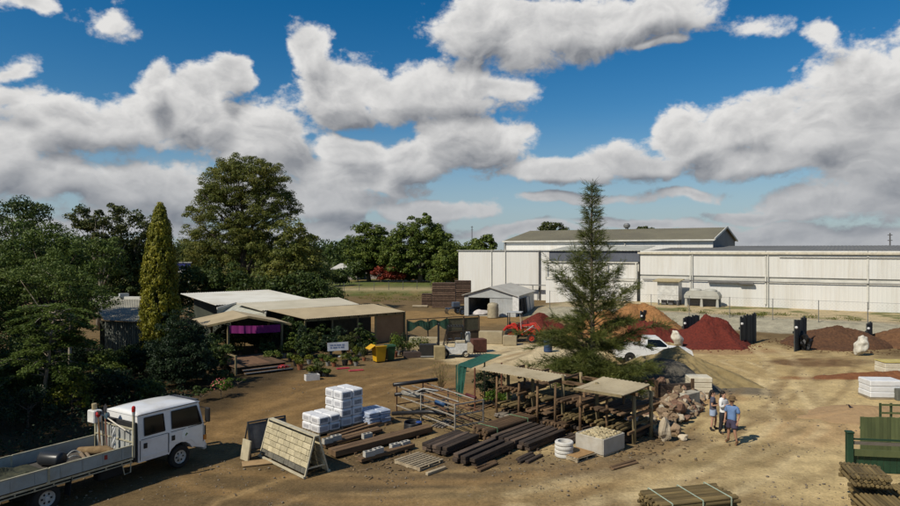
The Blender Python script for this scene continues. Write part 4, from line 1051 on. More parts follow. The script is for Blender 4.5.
def shop():
    O = Vector((-10.6, 47.3, 0)); ang = math.atan2(5.7, 6.95)
    t = thing('nursery_shop', 'low nursery shop with white and tan sheet roofs and open verandah', 'building', O, ang)
    inv = (Matrix.Translation(O) @ Matrix.Rotation(ang, 4, 'Z')).inverted()
    def L(u, v, z): return inv @ G(u, v, z)
    def W(p): return inv @ Vector(p)
    # roofs
    MB().corr(W((-18.3, 50, 3.2)), W((-11.9, 55.4, 3.25)), W((-17.7, 62.6, 3.62)), W((-24.1, 57.2, 3.62)), 40, .015).build('roof', WHITE_ROOF, t)
    MB().corr(L(262, 310.5, 2.95), L(360, 304.3, 2.95), L(339, 297.3, 3.3), L(236, 303.4, 3.3), 44, .015).build('roof', pm('cream_roof_sheet', (0.45, 0.41, 0.32), (.37, .34, .26), scale=.4, rough=.6, dirt=(.34, .29, .2), dirt_amt=.4), t)
    vr = MB().corr(L(306, 319, 2.42), L(406, 311.5, 2.42), L(374, 303.9, 2.97), L(268, 310, 2.97), 46, .012).build('verandah_roof', TAN_ROOF, t)
    Lf = (L(406, 311.5, 0) - L(306, 319, 0)).length; Lf = 9.0
    MB().beam((-.1, .12, 2.28), (Lf, .12, 2.28), .06, .2).build('fascia', TIMBER_P, t)
    for k in range(11):
        x = .2 + k * .86; MB().beam((x, -.12, 2.27), (x + .15, 4.0, 2.82), .06, .12).build('rafter', TIMBER_P, t)
    for k in (0, .25, .5, .685, 1.0):
        MB().box((k * Lf, .22, 1.14), (.12, .12, 2.28)).build('post', TIMBER_P, t)
    # walls under the roofs
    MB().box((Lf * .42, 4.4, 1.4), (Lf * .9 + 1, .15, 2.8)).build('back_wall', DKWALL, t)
    MB().box((Lf * .2, 3.2, 1.2), (1.5, .1, 2.2)).build('door', BLACK, t)
    MB().box((Lf * .56, 3.3, 1.25), (2.4, .06, 2.2)).build('shade_panel', pm('grey_green_curtain', (.11, .11, .08), rough=.9, scale=3), t)
    MB().box((Lf * .84, .3, 1.13), (Lf * .315 - .16, .06, 2.26)).build('side_panel', pm('orange_tan_panel', (.30, .185, .095), (.24, .145, .075), rough=.8, scale=1.5), t)
    MB().box((Lf - .05, 1.9, 1.2), (.06, 3.2, 2.3)).build('side_panel', pm('orange_tan_panel', (.30, .185, .095)), t)
    c = [W(p) for p in ((-17.6, 51.4, 0), (-11.9, 56.2, 0), (-16.9, 62.2, 0), (-22.9, 57.2, 0))]
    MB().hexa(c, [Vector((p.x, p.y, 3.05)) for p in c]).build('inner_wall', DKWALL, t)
    # entry gable
    e0, e1 = W((-16.8, 43.8, 2.3)), W((-11.2, 45.2, 2.3)); pk = W((-14.0, 44.5, 2.9)); bk = W((-16.6, 48.8, 2.9)) - pk
    MB().corr(e0, e0 + bk, pk + bk, pk, 16, .012).build('entry_roof', TAN_ROOF, t)
    MB().corr(pk, pk + bk, e1 + bk, e1, 16, .012).build('entry_roof', TAN_ROOF, t)
    MB().beam(e0 - Vector((0, 0, .06)), pk - Vector((0, 0, .06)), .06, .14).build('barge_board', TIMBER_P, t)
    MB().beam(pk - Vector((0, 0, .06)), e1 - Vector((0, 0, .06)), .06, .14).build('barge_board', TIMBER_P, t)
    for q in ((-15.35, 44.3), (-11.85, 45.1), (-17.8, 47.8), (-13.9, 49.0)):
        p = W((q[0], q[1], 0)); MB().box((p.x, p.y, 1.15), (.13, .13, 2.3)).build('post', TIMBER_P, t)
    b0, b1 = W((-15.25, 44.2, 2.02)), W((-11.95, 44.97, 2.02)); n = 22; s = MB(); o = []
    for i in range(n + 1):
        f = i / n; p = b0.lerp(b1, f); w = .03 * math.sin(f * 19) + .02 * math.sin(f * 43); dz = -.05 * math.sin(f * math.pi)
        o.append((p.x, p.y + w - .05, p.z + .26 + dz)); o.append((p.x, p.y + w * 1.6 - .05, p.z - .27 + dz))
    th = [(x, y + .015, z) for x, y, z in o]; m = len(o)
    s.add(o + th, [(2 * i, 2 * i + 1, 2 * i + 3, 2 * i + 2) for i in range(n)] + [(m + 2 * i, m + 2 * i + 2, m + 2 * i + 3, m + 2 * i + 1) for i in range(n)])
    s.build('banner', pm('purple_cloth', (.21, .018, .14), (.16, .013, .11), rough=.8, scale=2), t)
    # white trimmed gable behind the entry
    g0, g1, g2 = L(217, 308.5, 2.95), L(237, 303.0, 3.25), L(266, 313.0, 2.75)
    MB().beam(g0, g1, .1, .16).build('gable_trim', CREAM2, t); MB().beam(g1, g2, .1, .16).build('gable_trim', CREAM2, t)
    MB().add([g0, g1, g2, (g2.x, g2.y, 2.4), (g0.x, g0.y, 2.4)], [(0, 4, 3, 2, 1)]).build('gable_wall', pm('pale_gable', (.40, .40, .34), rough=.7), t)
    # grey roofed wing on the left with pale lattice wall
    a, b, c_, d = W(G(104, 320, 2.55)), W(G(158, 322.5, 2.55)), W(G(166, 299.5, 3.3)), W(G(90, 298.5, 3.3))
    MB().corr(a, b, c_, d, 30, .012).build('wing_roof', GREY_ROOF, t)
    MB().beam(d + Vector((0, 0, .1)), c_ + Vector((0, 0, .1)), .4, .22).build('ridge_cap', WHITE_ROOF, t)
    for f in (.45, .86):
        p = d.lerp(c_, f); MB().box((p.x, p.y, p.z + .3), (.7, .5, .35)).build('roof_box', GREYSTEEL, t)
    LAT = pm('pale_lattice', (.30, .32, .28), rough=.8, rnd=.2)
    for i in range(26):
        f = .06 + i * .034; p = a.lerp(b, f); p.y += .5; MB().box((p.x, p.y, 1.25), (.07, .025, 2.4), rz=R(-40)).build('slat', LAT, t)
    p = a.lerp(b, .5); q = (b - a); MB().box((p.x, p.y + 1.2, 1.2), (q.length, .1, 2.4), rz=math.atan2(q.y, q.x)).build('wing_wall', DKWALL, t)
shop()

def entry_deck():
    p = G(262, 372); a = R(38)
    t = thing('entry_deck', 'low timber entry deck with worn mat and steps', 'deck', (p.x, p.y, 0), a)
    DK = pm('deck_board', (.10, .06, .032), (.06, .036, .02), scale=3, rough=.85, stretch=(.3, 1, 1), rnd=.25)
    src = None
    for i in range(22):
        x = -1.6 + i * .15
        if src is None: src = MB().box((0, 0, 0), (.138, 4.2, .04), ch=.006).build('board', DK, t, loc=(x, 2.1, .42))
        else: inst(src, t, (x, 2.1, .42 + random.uniform(-.004, .004)))
    MB().box((0, 2.0, .452), (1.5, 3.2, .015)).build('mat', pm('worn_mat', (.17, .095, .05), (.11, .06, .035), scale=4, rough=.95), t)
    for i, (y, z) in enumerate(((-.2, .28), (-.5, .13))):
        MB().box((.2, y, z), (3.0, .3, .05), ch=.01).build('step', DK, t)
        MB().box((.2, y - .16, z + .005), (3.0, .03, .055)).build('nosing', pm('nosing_white', (.45, .43, .38), rough=.6), t)
    for x, y in ((-1.65, -.1), (-1.65, 1.6), (-1.65, 3.6)): MB().box((x, y, .6), (.1, .1, 1.2)).build('post', TIMBER_P, t)
    MB().box((0, 2.1, .2), (3.1, 4.0, .38)).build('skirt', pm('deck_skirt', (.04, .03, .02), rough=.9), t)
    MB().beam((-1.65, -.1, 1.12), (-1.65, 3.6, 1.12), .08, .08).build('handrail', TIMBER_P, t)
entry_deck()

# far pale house, blue sign, mast, rear fence
def far_house():
    p = GP(344, 160); t = thing('house', 'far pale house with hipped white roof between trees', 'house', p)
    MB().box((0, 3, 1.3), (6.4, 6, 2.7)).build('wall', pm('house_wall', (.34, .31, .27), rough=.8), t)
    MB().hexa([(-3.7, -.5, 2.6), (3.7, -.5, 2.6), (3.7, 6.5, 2.6), (-3.7, 6.5, 2.6)], [(-1.4, 2.6, 4.1), (1.4, 2.6, 4.1), (1.4, 3.4, 4.1), (-1.4, 3.4, 4.1)]).build('roof', pm('house_roof', (.52, .50, .45), rough=.6), t)
    for x in (-1.8, 1.6): MB().box((x, -.02, 1.5), (1.2, .08, 1.0)).build('window', pm('house_glass', (.03, .035, .04), rough=.1), t)
    q = GP(366, 165); t = thing('house', 'far house roof half hidden by dark shrubs', 'house', q)
    MB().box((0, 3, 1.4), (9, 5, 2.8)).build('wall', pm('house_wall', (.34, .31, .27)), t)
    MB().hexa([(-5, 0, 2.8), (5, 0, 2.8), (5, 6, 2.8), (-5, 6, 2.8)], [(-3, 2.8, 4.0), (3, 2.8, 4.0), (3, 3.2, 4.0), (-3, 3.2, 4.0)]).build('roof', pm('house_roof2', (.36, .37, .40), rough=.6), t)
far_house()
def blue_sign():
    p = P(183, 268, 72); t = thing('road_sign', 'blue and white sign board seen through trees', 'sign', (p.x, p.y, 0), R(8))
    MB().box((0, 0, p.z), (1.6, .1, 1.1)).build('board', pm('sign_blue', (.045, .055, .20), rough=.5), t)
    MB().box((-.1, -.06, p.z - .35), (1.3, .03, .28)).build('white_band', pm('sign_white', (.70, .70, .68), rough=.5), t)
    MB().box((0, -.02, p.z + .62), (1.9, .16, .12)).build('top_rail', GREYSTEEL, t)
    for x in (-.6, .6): MB().box((x, .06, p.z / 2 - .3), (.1, .1, p.z)).build('post', GREYSTEEL, t)
blue_sign()
def mast(u, v_top, Y, label, cross=True):
    p = P(u, v_top, Y); t = thing('utility_mast', label, 'mast', (p.x, p.y, 0))
    MB().tube((0, 0, 0), (0, 0, p.z), .16, 6, .1).build('pole', PIPE_DK, t)
    if cross:
        for dz in (.3, 1.1): MB().box((0, 0, p.z - dz), (.7, .1, .1)).build('cross_arm', PIPE_DK, t)
mast(472, 226, 180, 'dark mast standing over the white warehouse corner'); mast(890, 233, 95, 'thin antenna above the long warehouse roof at right')
def rear_fence():
    a, b = GP(296, 112), GP(470, 128); t = thing('rear_fence', 'wire fence on thin posts across the far grass', 'fence', a, math.atan2(b.y - a.y, b.x - a.x))
    Ls = (b - a).length; n = 12
    for i in range(n + 1): MB().tube((Ls * i / n, 0, 0), (Ls * i / n, 0, 1.6), .05, 6).build('post', PIPE_DK, t)
    for z in (.5, 1.0, 1.5): MB().tube((0, 0, z), (Ls, 0, z), .012, 4).build('wire', PIPE_DK, t)
    c = GP(308, 104); t2 = thing('picket_fence', 'short weathered picket fence at the end of the white roof', 'fence', c, R(4))
    PK = pm('weathered_green_timber', (.16, .16, .085), (.10, .10, .05), scale=3, rough=.9, rnd=.25); src = None
    for i in range(22):
        if src is None: src = MB().box((0, 0, .75), (.2, .04, 1.5)).build('picket', PK, t2)
        else: inst(src, t2, (i * .26, 0, random.uniform(-.05, .05)))
    MB().beam((0, .05, .4), (5.6, .05, .4), .05, .09).build('rail', PK, t2); MB().beam((0, .05, 1.2), (5.6, .05, 1.2), .05, .09).build('rail', PK, t2)
rear_fence()
# ------------------------------------------------------------------ vehicles
TYRE = pm('tyre_rubber', (0.018, 0.018, 0.018), (0.03, 0.027, 0.022), rough=.9, scale=8)
RIMW = pm('white_rim', (.50, .49, .46), (.34, .30, .24), rough=.5, scale=5)
GLASS = pm('dark_glass', (.006, .007, .008), rough=.05, spec=.3, scale=1)
WPAINT = pm('white_paint', (.74, .74, .73), (.69, .69, .68), rough=.28, spec=.5, coat=.4, scale=1.5, dirt=(.36, .29, .20), dirt_amt=.38, dirt_scale=1.3)
CHASSIS = pm('chassis_black', (.02, .02, .02), rough=.8)
PLAST = pm('black_plastic', (.02, .02, .021), rough=.5)
LAMP_R = pm('red_lens', (.42, .02, .015), rough=.2); LAMP_O = pm('orange_lens', (.55, .18, .02), rough=.2); LAMP_W = pm('clear_lens', (.6, .6, .58), rough=.1)
def wheel(t, loc, r, w, n=24, rim=RIMW, name='wheel'):
    """axle along y; tyre is the wheel mesh, rim and hub below it"""
    h = w / 2
    tb = MB(); tb.lathe([(r * .58, -h * .8), (r * .62, -h * .95), (r * .9, -h), (r * .98, -h * .75), (r, -h * .4), (r, h * .4), (r * .98, h * .75), (r * .9, h), (r * .62, h * .95), (r * .58, h * .8)], (0, 0, 0), n, 'Y', cap=False)
    o = tb.build(name, TYRE, t, smooth=False, loc=loc)
    rb = MB(); rb.lathe([(r * .6, -h * .82), (r * .55, -h * .7), (r * .46, -h * .45), (r * .22, -h * .5), (r * .18, -h * .9), (r * .02, -h * .92)], (0, 0, 0), 16, 'Y', cap=False)
    rb.lathe([(r * .02, h * .92), (r * .18, h * .9), (r * .22, h * .5), (r * .46, h * .45), (r * .55, h * .7), (r * .6, h * .82)], (0, 0, 0), 16, 'Y', cap=False)
    rb.build('rim', rim, o)
    nb = MB()
    for k in range(6):
        a = k * math.pi / 3
        for sg in (-1, 1): nb.box((math.cos(a) * r * .33, sg * h * .47, math.sin(a) * r * .33), (r * .13, .03, r * .13), ry=-a)
    tag(nb.build('hub_holes', CHASSIS, o), kind='stuff')
    return o

def truck():
    ang = R(58.5); fr = Vector((-9.27, 22.0, 0)); left = Vector((-math.sin(ang), math.cos(ang), 0)); c = fr + left * .93
    t = thing('truck', 'white crew cab tray truck parked along the garden edge', 'truck', (c.x, c.y, 0), ang)
    # local x forward, y left, z up; origin under the front axle
    xr, xf = -1.56, .98; hw = .96; zb = .62; zt = 2.18; zw = 1.32
    def sec(x, z, half): return [(x, -half, z), (x, half, z)]
    # lower cab with wheel arch, upper greenhouse
    prof = [(xr, zb)]
    a0 = .50
    for k in range(9):
        th = math.pi - k * math.pi / 8; prof.append((a0 * math.cos(th), .40 + max(.18, a0 * math.sin(th)) if k not in (0, 8) else zb))
    prof += [(xf - .04, .48), (xf, .55), (xf, 1.05), (xf - .05, zw), (xr, zw)]
    pl = [(x, z) for x, z in prof]
    lo = MB(); lo.prism(pl, hw, -hw, 'Y'); lo.build('cab_body', WPAINT, t)
    up = MB()
    b = [(xr, -hw, zw), (xf - .05, -hw, zw), (xf - .05, hw, zw), (xr, hw, zw)]
    m_ = [(xr + .03, -hw + .11, 2.14), (xf - .20, -hw + .12, 2.14), (xf - .20, hw - .12, 2.14), (xr + .03, hw - .11, 2.14)]
    up.add(b + m_, [(0, 1, 5, 4), (1, 2, 6, 5), (2, 3, 7, 6), (3, 0, 4, 7)]); up.build('cab_upper', WPAINT, t)
    rf = MB(); nx_, ny_ = 14, 10; vs = []
    for j in range(ny_ + 1):
        for i in range(nx_ + 1):
            x = xr + .01 + (xf - .17 - xr) * i / nx_; y = (-hw + .095) + (2 * hw - .19) * j / ny_
            fx = abs(i / nx_ - .46) / .54; fy = abs(j / ny_ - .5) * 2
            vs.append((x, y, 2.125 + .15 * (1 - fx ** 3.0) * (1 - fy ** 3.5) + .012))
    o = len(vs); vs += [(x, y, 2.10) for x, y, z in vs]
    fs = []
    for j in range(ny_):
        for i in range(nx_): a = j * (nx_ + 1) + i; fs.append((a, a + 1, a + nx_ + 2, a + nx_ + 1))
    ring = list(range(nx_ + 1)) + [(j + 1) * (nx_ + 1) + nx_ for j in range(ny_)] + [ny_ * (nx_ + 1) + i for i in reversed(range(nx_))] + [j * (nx_ + 1) for j in reversed(range(1, ny_))]
    fs += [(ring[k], ring[k] + o, ring[(k + 1) % len(ring)] + o, ring[(k + 1) % len(ring)]) for k in range(len(ring))]
    rf.add(vs, fs); rf.build('cab_roof', WPAINT, t, smooth=True)
    for sg in (-1, 1):
        def side(x, z): f = max(0, (z - zw) / .82); return (x, sg * (hw - .113 * f + .008), z)
        # doors proud of the body, with a shadow gap
        for (x0, x1, nm) in ((-1.46, -.50, 'rear_door'), (-.44, .80, 'front_door')):
            lo_z = .68
            pts = [(x0, lo_z + .05), (x1, lo_z + .05), (x1, zw - .02), (x0, zw - .02)] if nm == 'rear_door' else [(x0, .96), (-.40, .96), (.40, .90), (.60, .68), (x1 + .08, .66), (x1 + .08, zw - .02), (x0, zw - .02)]
            d = MB(); d.prism(pts, sg * (hw + .012), sg * (hw - .02), 'Y') if sg > 0 else d.prism(pts, -(hw - .02), -(hw + .012), 'Y')
            ob = d.build(nm, WPAINT, t)
            hx = x0 + .14
            MB().box((hx, sg * (hw + .02), 1.12), (.13, .03, .17), ch=.01).build('handle', PLAST, ob)
        for (xa, xb, xc) in ((-1.34, -.60, -.62), (-.34, .84, .68)):
            q = [side(xa, 1.44), side(xb, 1.36 if xb > 0 else 1.44), side(xc, 2.0), side(xa + .03, 2.0)]
            w = MB(); w.add(q + [(x, y - sg * .03, z) for x, y, z in q], [(0, 1, 2, 3) if sg < 0 else (3, 2, 1, 0), (4, 7, 6, 5), (0, 4, 5, 1), (1, 5, 6, 2), (2, 6, 7, 3), (3, 7, 4, 0)]); wo = w.build('side_window', GLASS, t)
            f = MB()
            for k in range(4):
                a = Vector(q[k]); bq = Vector(q[(k + 1) % 4]); f.beam(a + Vector((0, sg * .004, 0)), bq + Vector((0, sg * .004, 0)), .014, .035)
            f.build('window_seal', PLAST, wo)
        MB().box((xf - .02, sg * (hw + .16), 1.66), (.10, .22, .50), ch=.03).build('mirror', PLAST, t)
        mm = MB(); mm.tube((xf - .16, sg * (hw - .08), 1.94), (xf - .02, sg * (hw + .16), 1.88), .014); mm.tube((xf - .08, sg * (hw - .02), 1.34), (xf - .02, sg * (hw + .16), 1.42), .014); mm.build('mirror_arm', PLAST, t)
        MB().box((xf + .005, sg * .68, .82), (.05, .36, .2), ch=.02).build('headlight', LAMP_W, t)
        MB().box((xf - .02, sg * (hw + .004), .84), (.12, .03, .18)).build('indicator', LAMP_O, t)
    # badge on the driver-side door: pale bird-like shape with green mark
    bd = MB(); bd.add([(.26, 0, 1.30), (.10, 0, 1.25), (.05, 0, 1.06), (.10, 0, .88), (.18, 0, .98), (.30, 0, 1.05), (.38, 0, 1.22)], [tuple(range(7))]); bd.build('door_emblem', pm('emblem_white', (.88, .90, .86), rough=.4), t, loc=(-.02, -hw - .0165, .06))
    bd = MB(); bd.add([(.22, 0, 1.12), (.16, 0, 1.06), (.17, 0, 1.0), (.27, 0, 1.08)], [(0, 1, 2, 3)]); bd.build('emblem_mark', pm('emblem_green', (.10, .20, .05), rough=.5), t, loc=(.0, -hw - .019, .06))
    MB().box((xf - .13, 0, 2.15), (.14, 1.4, .05), ch=.015).build('sun_visor', pm('visor_smoke', (.03, .03, .035), rough=.2), t)
    for sg in (-1, 1):
        MB().box((-1.50, sg * (hw + .001), 1.0), (.02, .012, .64)).build('door_gap', CHASSIS, t); MB().box((.90, sg * (hw + .001), 1.0), (.02, .012, .6)).build('door_gap', CHASSIS, t)
        for (gx, gl) in ((-.98, .96), (.22, 1.2)): MB().box((gx, sg * (hw + .001), 1.335), (gl, .012, .016)).build('belt_line', PLAST, t)
        MB().box((-.47, sg * (hw + .001), 1.0), (.03, .012, .66)).build('door_gap', CHASSIS, t)
        MB().beam((xr + .05, sg * (hw - .098), 2.12), (xf - .25, sg * (hw - .098), 2.12), .03, .022).build('rain_gutter', PLAST, t)
        MB().box((-.96, sg * (hw + .014), .78), (.9, .012, .03)).build('door_crease', WPAINT, t)
        MB().box((.98, sg * (hw - .005), 1.0), (.07, .03, .5), ch=.01).build('corner_panel', PLAST, t)
    for k in range(2): MB().beam((xf - .06, -.35 + k * .55, 1.40), (xf - .09, .05 + k * .55, 1.46), .015, .02).build('wiper', PLAST, t)
    ws = MB(); q = [(xf - .052, -hw + .1, zw + .06), (xf - .052, hw - .1, zw + .06), (xf - .19, hw - .17, 2.07), (xf - .19, -hw + .17, 2.07)]
    ws.add(q, [(0, 1, 2, 3)]); ws.build('windscreen', GLASS, t, loc=(.012, 0, .01))
    rw = MB(); rw.box((xr - .004, 0, 1.66), (.02, 1.4, .42)); rw.build('rear_window', GLASS, t)
    MB().box((xf + .03, 0, .5), (.14, 2 * hw - .04, .24), ch=.04).build('bumper', pm('bumper_white', (.62, .62, .60), rough=.5), t)
    MB().box((xf + .01, 0, .90), (.03, .85, .12), ch=.01).build('grille', PLAST, t)
    
    # chassis, fuel tank, wheels
    ch = MB()
    for y in (-.38, .38): ch.beam((xf - .1, y, .58), (-6.3, y, .62), .08, .2)
    for x in (-1, -2.4, -3.6, -5.0, -6.2): ch.box((x, 0, .6), (.1, .76, .14))
    ch.build('chassis', CHASSIS, t)
    MB().box((-2.35, -.62, .5), (.8, .36, .34), ch=.05).build('fuel_tank', CHASSIS, t)
    MB().tube((0, -.8, .39), (0, .8, .39), .06).build('axle', CHASSIS, t); MB().tube((-4.34, -.8, .39), (-4.34, .8, .39), .09).build('axle', CHASSIS, t)
    for y in (-.84, .84): wheel(t, (0, y, .39), .39, .22)
    for y in (-.88, .88): wheel(t, (-4.34, y, .39), .39, .22); wheel(t, (-4.34, y - .25 * (1 if y > 0 else -1), .39), .39, .22)
    # tray
    x0, x1 = -6.9, -1.82; ty = 1.07; zf = .90
    TRAY = pm('tray_steel', (.34, .37, .36), (.26, .29, .28), scale=1.6, rough=.55, dirt=(.20, .17, .11), dirt_amt=.6, dirt_scale=1.4)
    RAIL = pm('tray_rail', (.44, .41, .30), (.30, .27, .18), scale=3, rough=.6)
    fl = MB(); fl.box(((x0 + x1) / 2, 0, zf), (x1 - x0, 2 * ty - .06, .05)); fl.build('tray_floor', pm('tray_floor', (.10, .09, .075), (.05, .045, .04), scale=2, rough=.9), t)
    for sg in (-1, 1):
        n = 4; seg = (x1 - x0) / 2
        for i in range(2):
            xa = x0 + i * seg + .03; xb = x0 + (i + 1) * seg - .03
            s = MB(); s.box(((xa + xb) / 2, sg * ty, zf + .19), (xb - xa, .03, .36)); bo = s.build('side_board', TRAY, t)
            MB().beam((xa, sg * ty, zf + .385), (xb, sg * ty, zf + .385), .05, .035).build('top_rail', RAIL, bo)
            for k in range(4):
                xx = xa + (xb - xa) * (k + .5) / 4; MB().box((xx, sg * (ty + .02), zf + .19), (.05, .012, .35)).build('rib', TRAY, bo)
        MB().beam((x0, sg * (ty + .005), zf - .06), (x1, sg * (ty + .005), zf - .06), .04, .04).build('rope_rail', RAIL, t)
        MB().beam((x0, sg * (ty - .02), zf - .16), (x1, sg * (ty - .02), zf - .16), .03, .03).build('rope_rail', RAIL, t)
        for k in range(10):
            xx = x0 + (x1 - x0) * (k + .3) / 10; MB().box((xx, sg * (ty - .01), zf - .11), (.03, .035, .13)).build('rail_spacer', RAIL, t)
        MB().box((x0 + seg, sg * (ty + .012), zf + .16), (.06, .05, .46)).build('stake', RAIL, t)
        st = MB(); st.path([(x1 - .05, sg * (ty - .02), zf - .1), (x1 - .06, sg * (ty - .02), zf - .46), (x1 - .26, sg * (ty - .02), zf - .48), (x1 - .34, sg * (ty - .02), zf - .14)], .018, 6); st.build('step_bracket', RAIL, t)
        gd = MB(); gd.beam((-3.78, sg * .95, .32), (-3.72, sg * .95, .86), .3, .02); gd.build('mudguard', CHASSIS, t)
    MB().box((-2.7, -ty - .018, zf + .24), (.10, .006, .14)).build('red_mark', pm('red_paint', (.30, .04, .03), rough=.7), t)
    MB().box((x0, 0, zf + .19), (.03, 2 * ty, .36)).build('tail_board', TRAY, t)
    # headboard
    HB = pm('headboard_steel', (.36, .37, .35), (.27, .27, .25), scale=2, rough=.5)
    for y in (-ty, ty):
        MB().box((x1 + .03, y, 1.55), (.06, .06, 1.35)).build('headboard_post', RAIL, t)
    for z in (1.36, 1.78): MB().beam((x1 + .03, -ty, z), (x1 + .03, ty, z), .05, .04).build('headboard_rail', RAIL, t)
    MB().box((x1 + .05, 0, 1.3), (.02, 2 * ty - .1, .86)).build('headboard_sheet', HB, t)
    for k in range(7): MB().beam((x1 + .02, -ty + .2 + k * .29, .92), (x1 + .02, -ty + .2 + k * .29, 1.78), .025, .025).build('headboard_bar', HB, t)
    bc = MB(); bc.lathe([(.055, 0), (.06, .12), (.045, .17), (.01, .19)], (x1 + .03, -ty, 2.34), 12); bc.build('beacon', LAMP_R, t)
    MB().lathe([(.045, 0), (.05, .12)], (x1 + .03, -ty, 2.22), 10).build('beacon_base', HB, t)
    MB().box((x1 + .17, 0, 1.30), (.12, 1.9, 1.25)).build('cab_gap_shade', CHASSIS, t)  # black box standing in for the shade between cab and tray
    # toolbox on the left of the headboard and flag-like oddments
    MB().box((x1 - .12, .86, 1.98), (.3, .40, .42), ch=.03).build('toolbox', pm('toolbox_white', (.70, .69, .65), rough=.5), t)
    MB().lathe([(.07, 0), (.08, .16), (.075, .2)], (x1 - .12, .90, 2.19), 10).build('paint_tin', pm('tin_tan', (.40, .32, .18), rough=.6), t)
    return t
truck()
def tray_load():
    ang = R(58.5); c = Vector((-9.27, 22.0, 0)) + Vector((-math.sin(ang), math.cos(ang), 0)) * .93
    M4 = Matrix.Translation(c) @ Matrix.Rotation(ang, 4, 'Z')
    def at(x, y, z=.925): return M4 @ Vector((x, y, z))
    def put(name, mb, mat, label, cat, x, y, rz=0, z=.93, smooth=False, group=None):
        p = at(x, y, z); o = mb.build(name, mat, None, smooth, loc=p, rz=ang + rz); return tag(o, label, cat, group)
    mb = MB(); mb.lathe([(.02, -.36), (.2, -.36), (.22, -.3), (.21, 0), (.22, .3), (.2, .36), (.17, .35), (.15, .1)], (0, 0, .22), 18, 'Y')
    put('plastic_tub', mb, pm('black_tub', (.028, .03, .034), rough=.35), 'black plastic tub lying on its side in the truck tray', 'tub', -3.65, .15, R(20), smooth=True)
    mb = MB(); nx = 26; ny = 14; vs = []
    for j in range(ny + 1):
        for i in range(nx + 1):
            x = i / nx * 2.6 - 1.3; y = j / ny * 1.7 - .85; ed = min(i, nx - i, 5) / 5 * min(j, ny - j, 4) / 4
            vs.append((x, y, .03 + ed * (.10 + .34 * max(0, mnoise.noise(Vector((x * 1.1, y * 1.2, 4)))) + .12 * mnoise.noise(Vector((x * 3.5, y * 3.5, 1))))))
    mb.add(vs, [(j * (nx + 1) + i, j * (nx + 1) + i + 1, (j + 1) * (nx + 1) + i + 1, (j + 1) * (nx + 1) + i) for j in range(ny) for i in range(nx)])
    put('shade_net', mb, pm('dark_net', (.030, .034, .022), (.05, .05, .028), rough=.9, scale=5, bump=.4), 'dark crumpled netting spread in the truck tray', 'netting', -5.3, .05, 0)
    mb = MB(); mb.path([(0, -.7, .1), (.1, -.2, .16), (0, .3, .14), (.08, .8, .1)], [.11, .14, .13, .09], 10)
    put('hessian_roll', mb, pm('hessian', (.22, .15, .075), (.14, .09, .045), scale=6, rough=.95, bump=.3), 'brown rolled hessian against the truck headboard', 'hessian roll', -2.35, -.05, R(18), smooth=True)
    mb = MB(); mb.path([(0, -.5, .06), (0, .5, .06)], .06, 8); mb.path([(.14, -.55, .07), (.14, .4, .07)], .05, 8)
    put('timber_offcut', mb, pm('offcut', (.20, .15, .10), rough=.9), 'short round timber offcuts behind the hessian roll', 'timber', -2.75, .1, R(-20))
    mb = MB(); mb.path([Vector((math.cos(a) * .36, math.sin(a) * .2, .10 + .10 * math.sin(a * 2))) for a in np.linspace(0, 5.2, 22)], .025, 6)
    put('hose', mb, pm('pale_hose', (.38, .38, .34), rough=.5), 'pale grey hose looped in the truck tray', 'hose', -3.0, .2, R(30))
    # long tools standing in the headboard
    for i, (y, lean, mt, head, lb, hd) in enumerate([
            (.52, .10, (.30, .17, .08), (.40, .02, .02), 'long handled tool with red head at the headboard', 'ball'), (.40, .02, (.16, .12, .08), (.03, .05, .08), 'dark headed rake standing in the headboard', 'fork'),
            (.28, -.05, (.30, .22, .13), (.03, .03, .035), 'black bladed shovel standing in the headboard', 'blade'), (.16, .04, (.28, .09, .06), (.05, .09, .12), 'red handled shovel with blue grey blade in the headboard', 'blade'),
            (.64, -.02, (.24, .14, .07), (.02, .02, .02), 'short black broom standing by the white toolbox', 'broom')]):
        t = thing('garden_tool', lb, 'tool', at(-1.92, y), ang)
        top = 1.05 + .1 * (i % 3)
        MB().tube((0, 0, 0), (-.04, lean, top), .018, 6).build('handle', pm('tool_handle%d' % i, mt, rough=.7), t)
        h = MB(); mh = pm('tool_head%d' % i, head, rough=.5)
        if hd == 'ball': h.lathe([(.01, 0), (.06, .03), (.085, .1), (.06, .17), (.01, .2)], (-.04, lean, top), 10)
        elif hd == 'fork':
            h.box((-.04, lean, top), (.03, .34, .03))
            for k in range(6): h.box((-.02, lean - .15 + k * .06, top + .06), (.015, .012, .11))
        elif hd == 'broom': h.box((-.04, lean, top + .05), (.08, .3, .12), ch=.02)
        else: h.add([(-.04, lean - .09, top), (-.04, lean + .09, top), (-.03, lean + .11, top + .2), (-.02, lean, top + .3), (-.03, lean - .11, top + .2), (-.06, lean, top + .1)], [(0, 1, 5), (1, 2, 5), (2, 3, 5), (3, 4, 5), (4, 0, 5), (0, 4, 3, 2, 1)])
        h.build('head', mh, t)
    mb = MB()
    for k in range(2):
        mb.path([Vector((math.cos(z * 11 + k * math.pi) * .035, math.sin(z * 11 + k * math.pi) * .035, z)) for z in np.linspace(0, .8, 40)], .028, 6)
    put('rope', mb, pm('white_rope', (.70, .69, .66), rough=.8), 'thick white twisted rope hanging on the headboard', 'rope', -1.93, -.22, 0, .95)
    mb = MB(); mb.path([(0, -.75, 1.0), (-.03, -.2, 1.16), (0, .35, 1.28), (0, .4, 1.2)], .022, 6)
    put('conduit', mb, pm('cream_conduit', (.62, .56, .46), rough=.5), 'cream bent conduit slung across the headboard', 'pipe', -1.93, -.12, 0, .75)
tray_load()

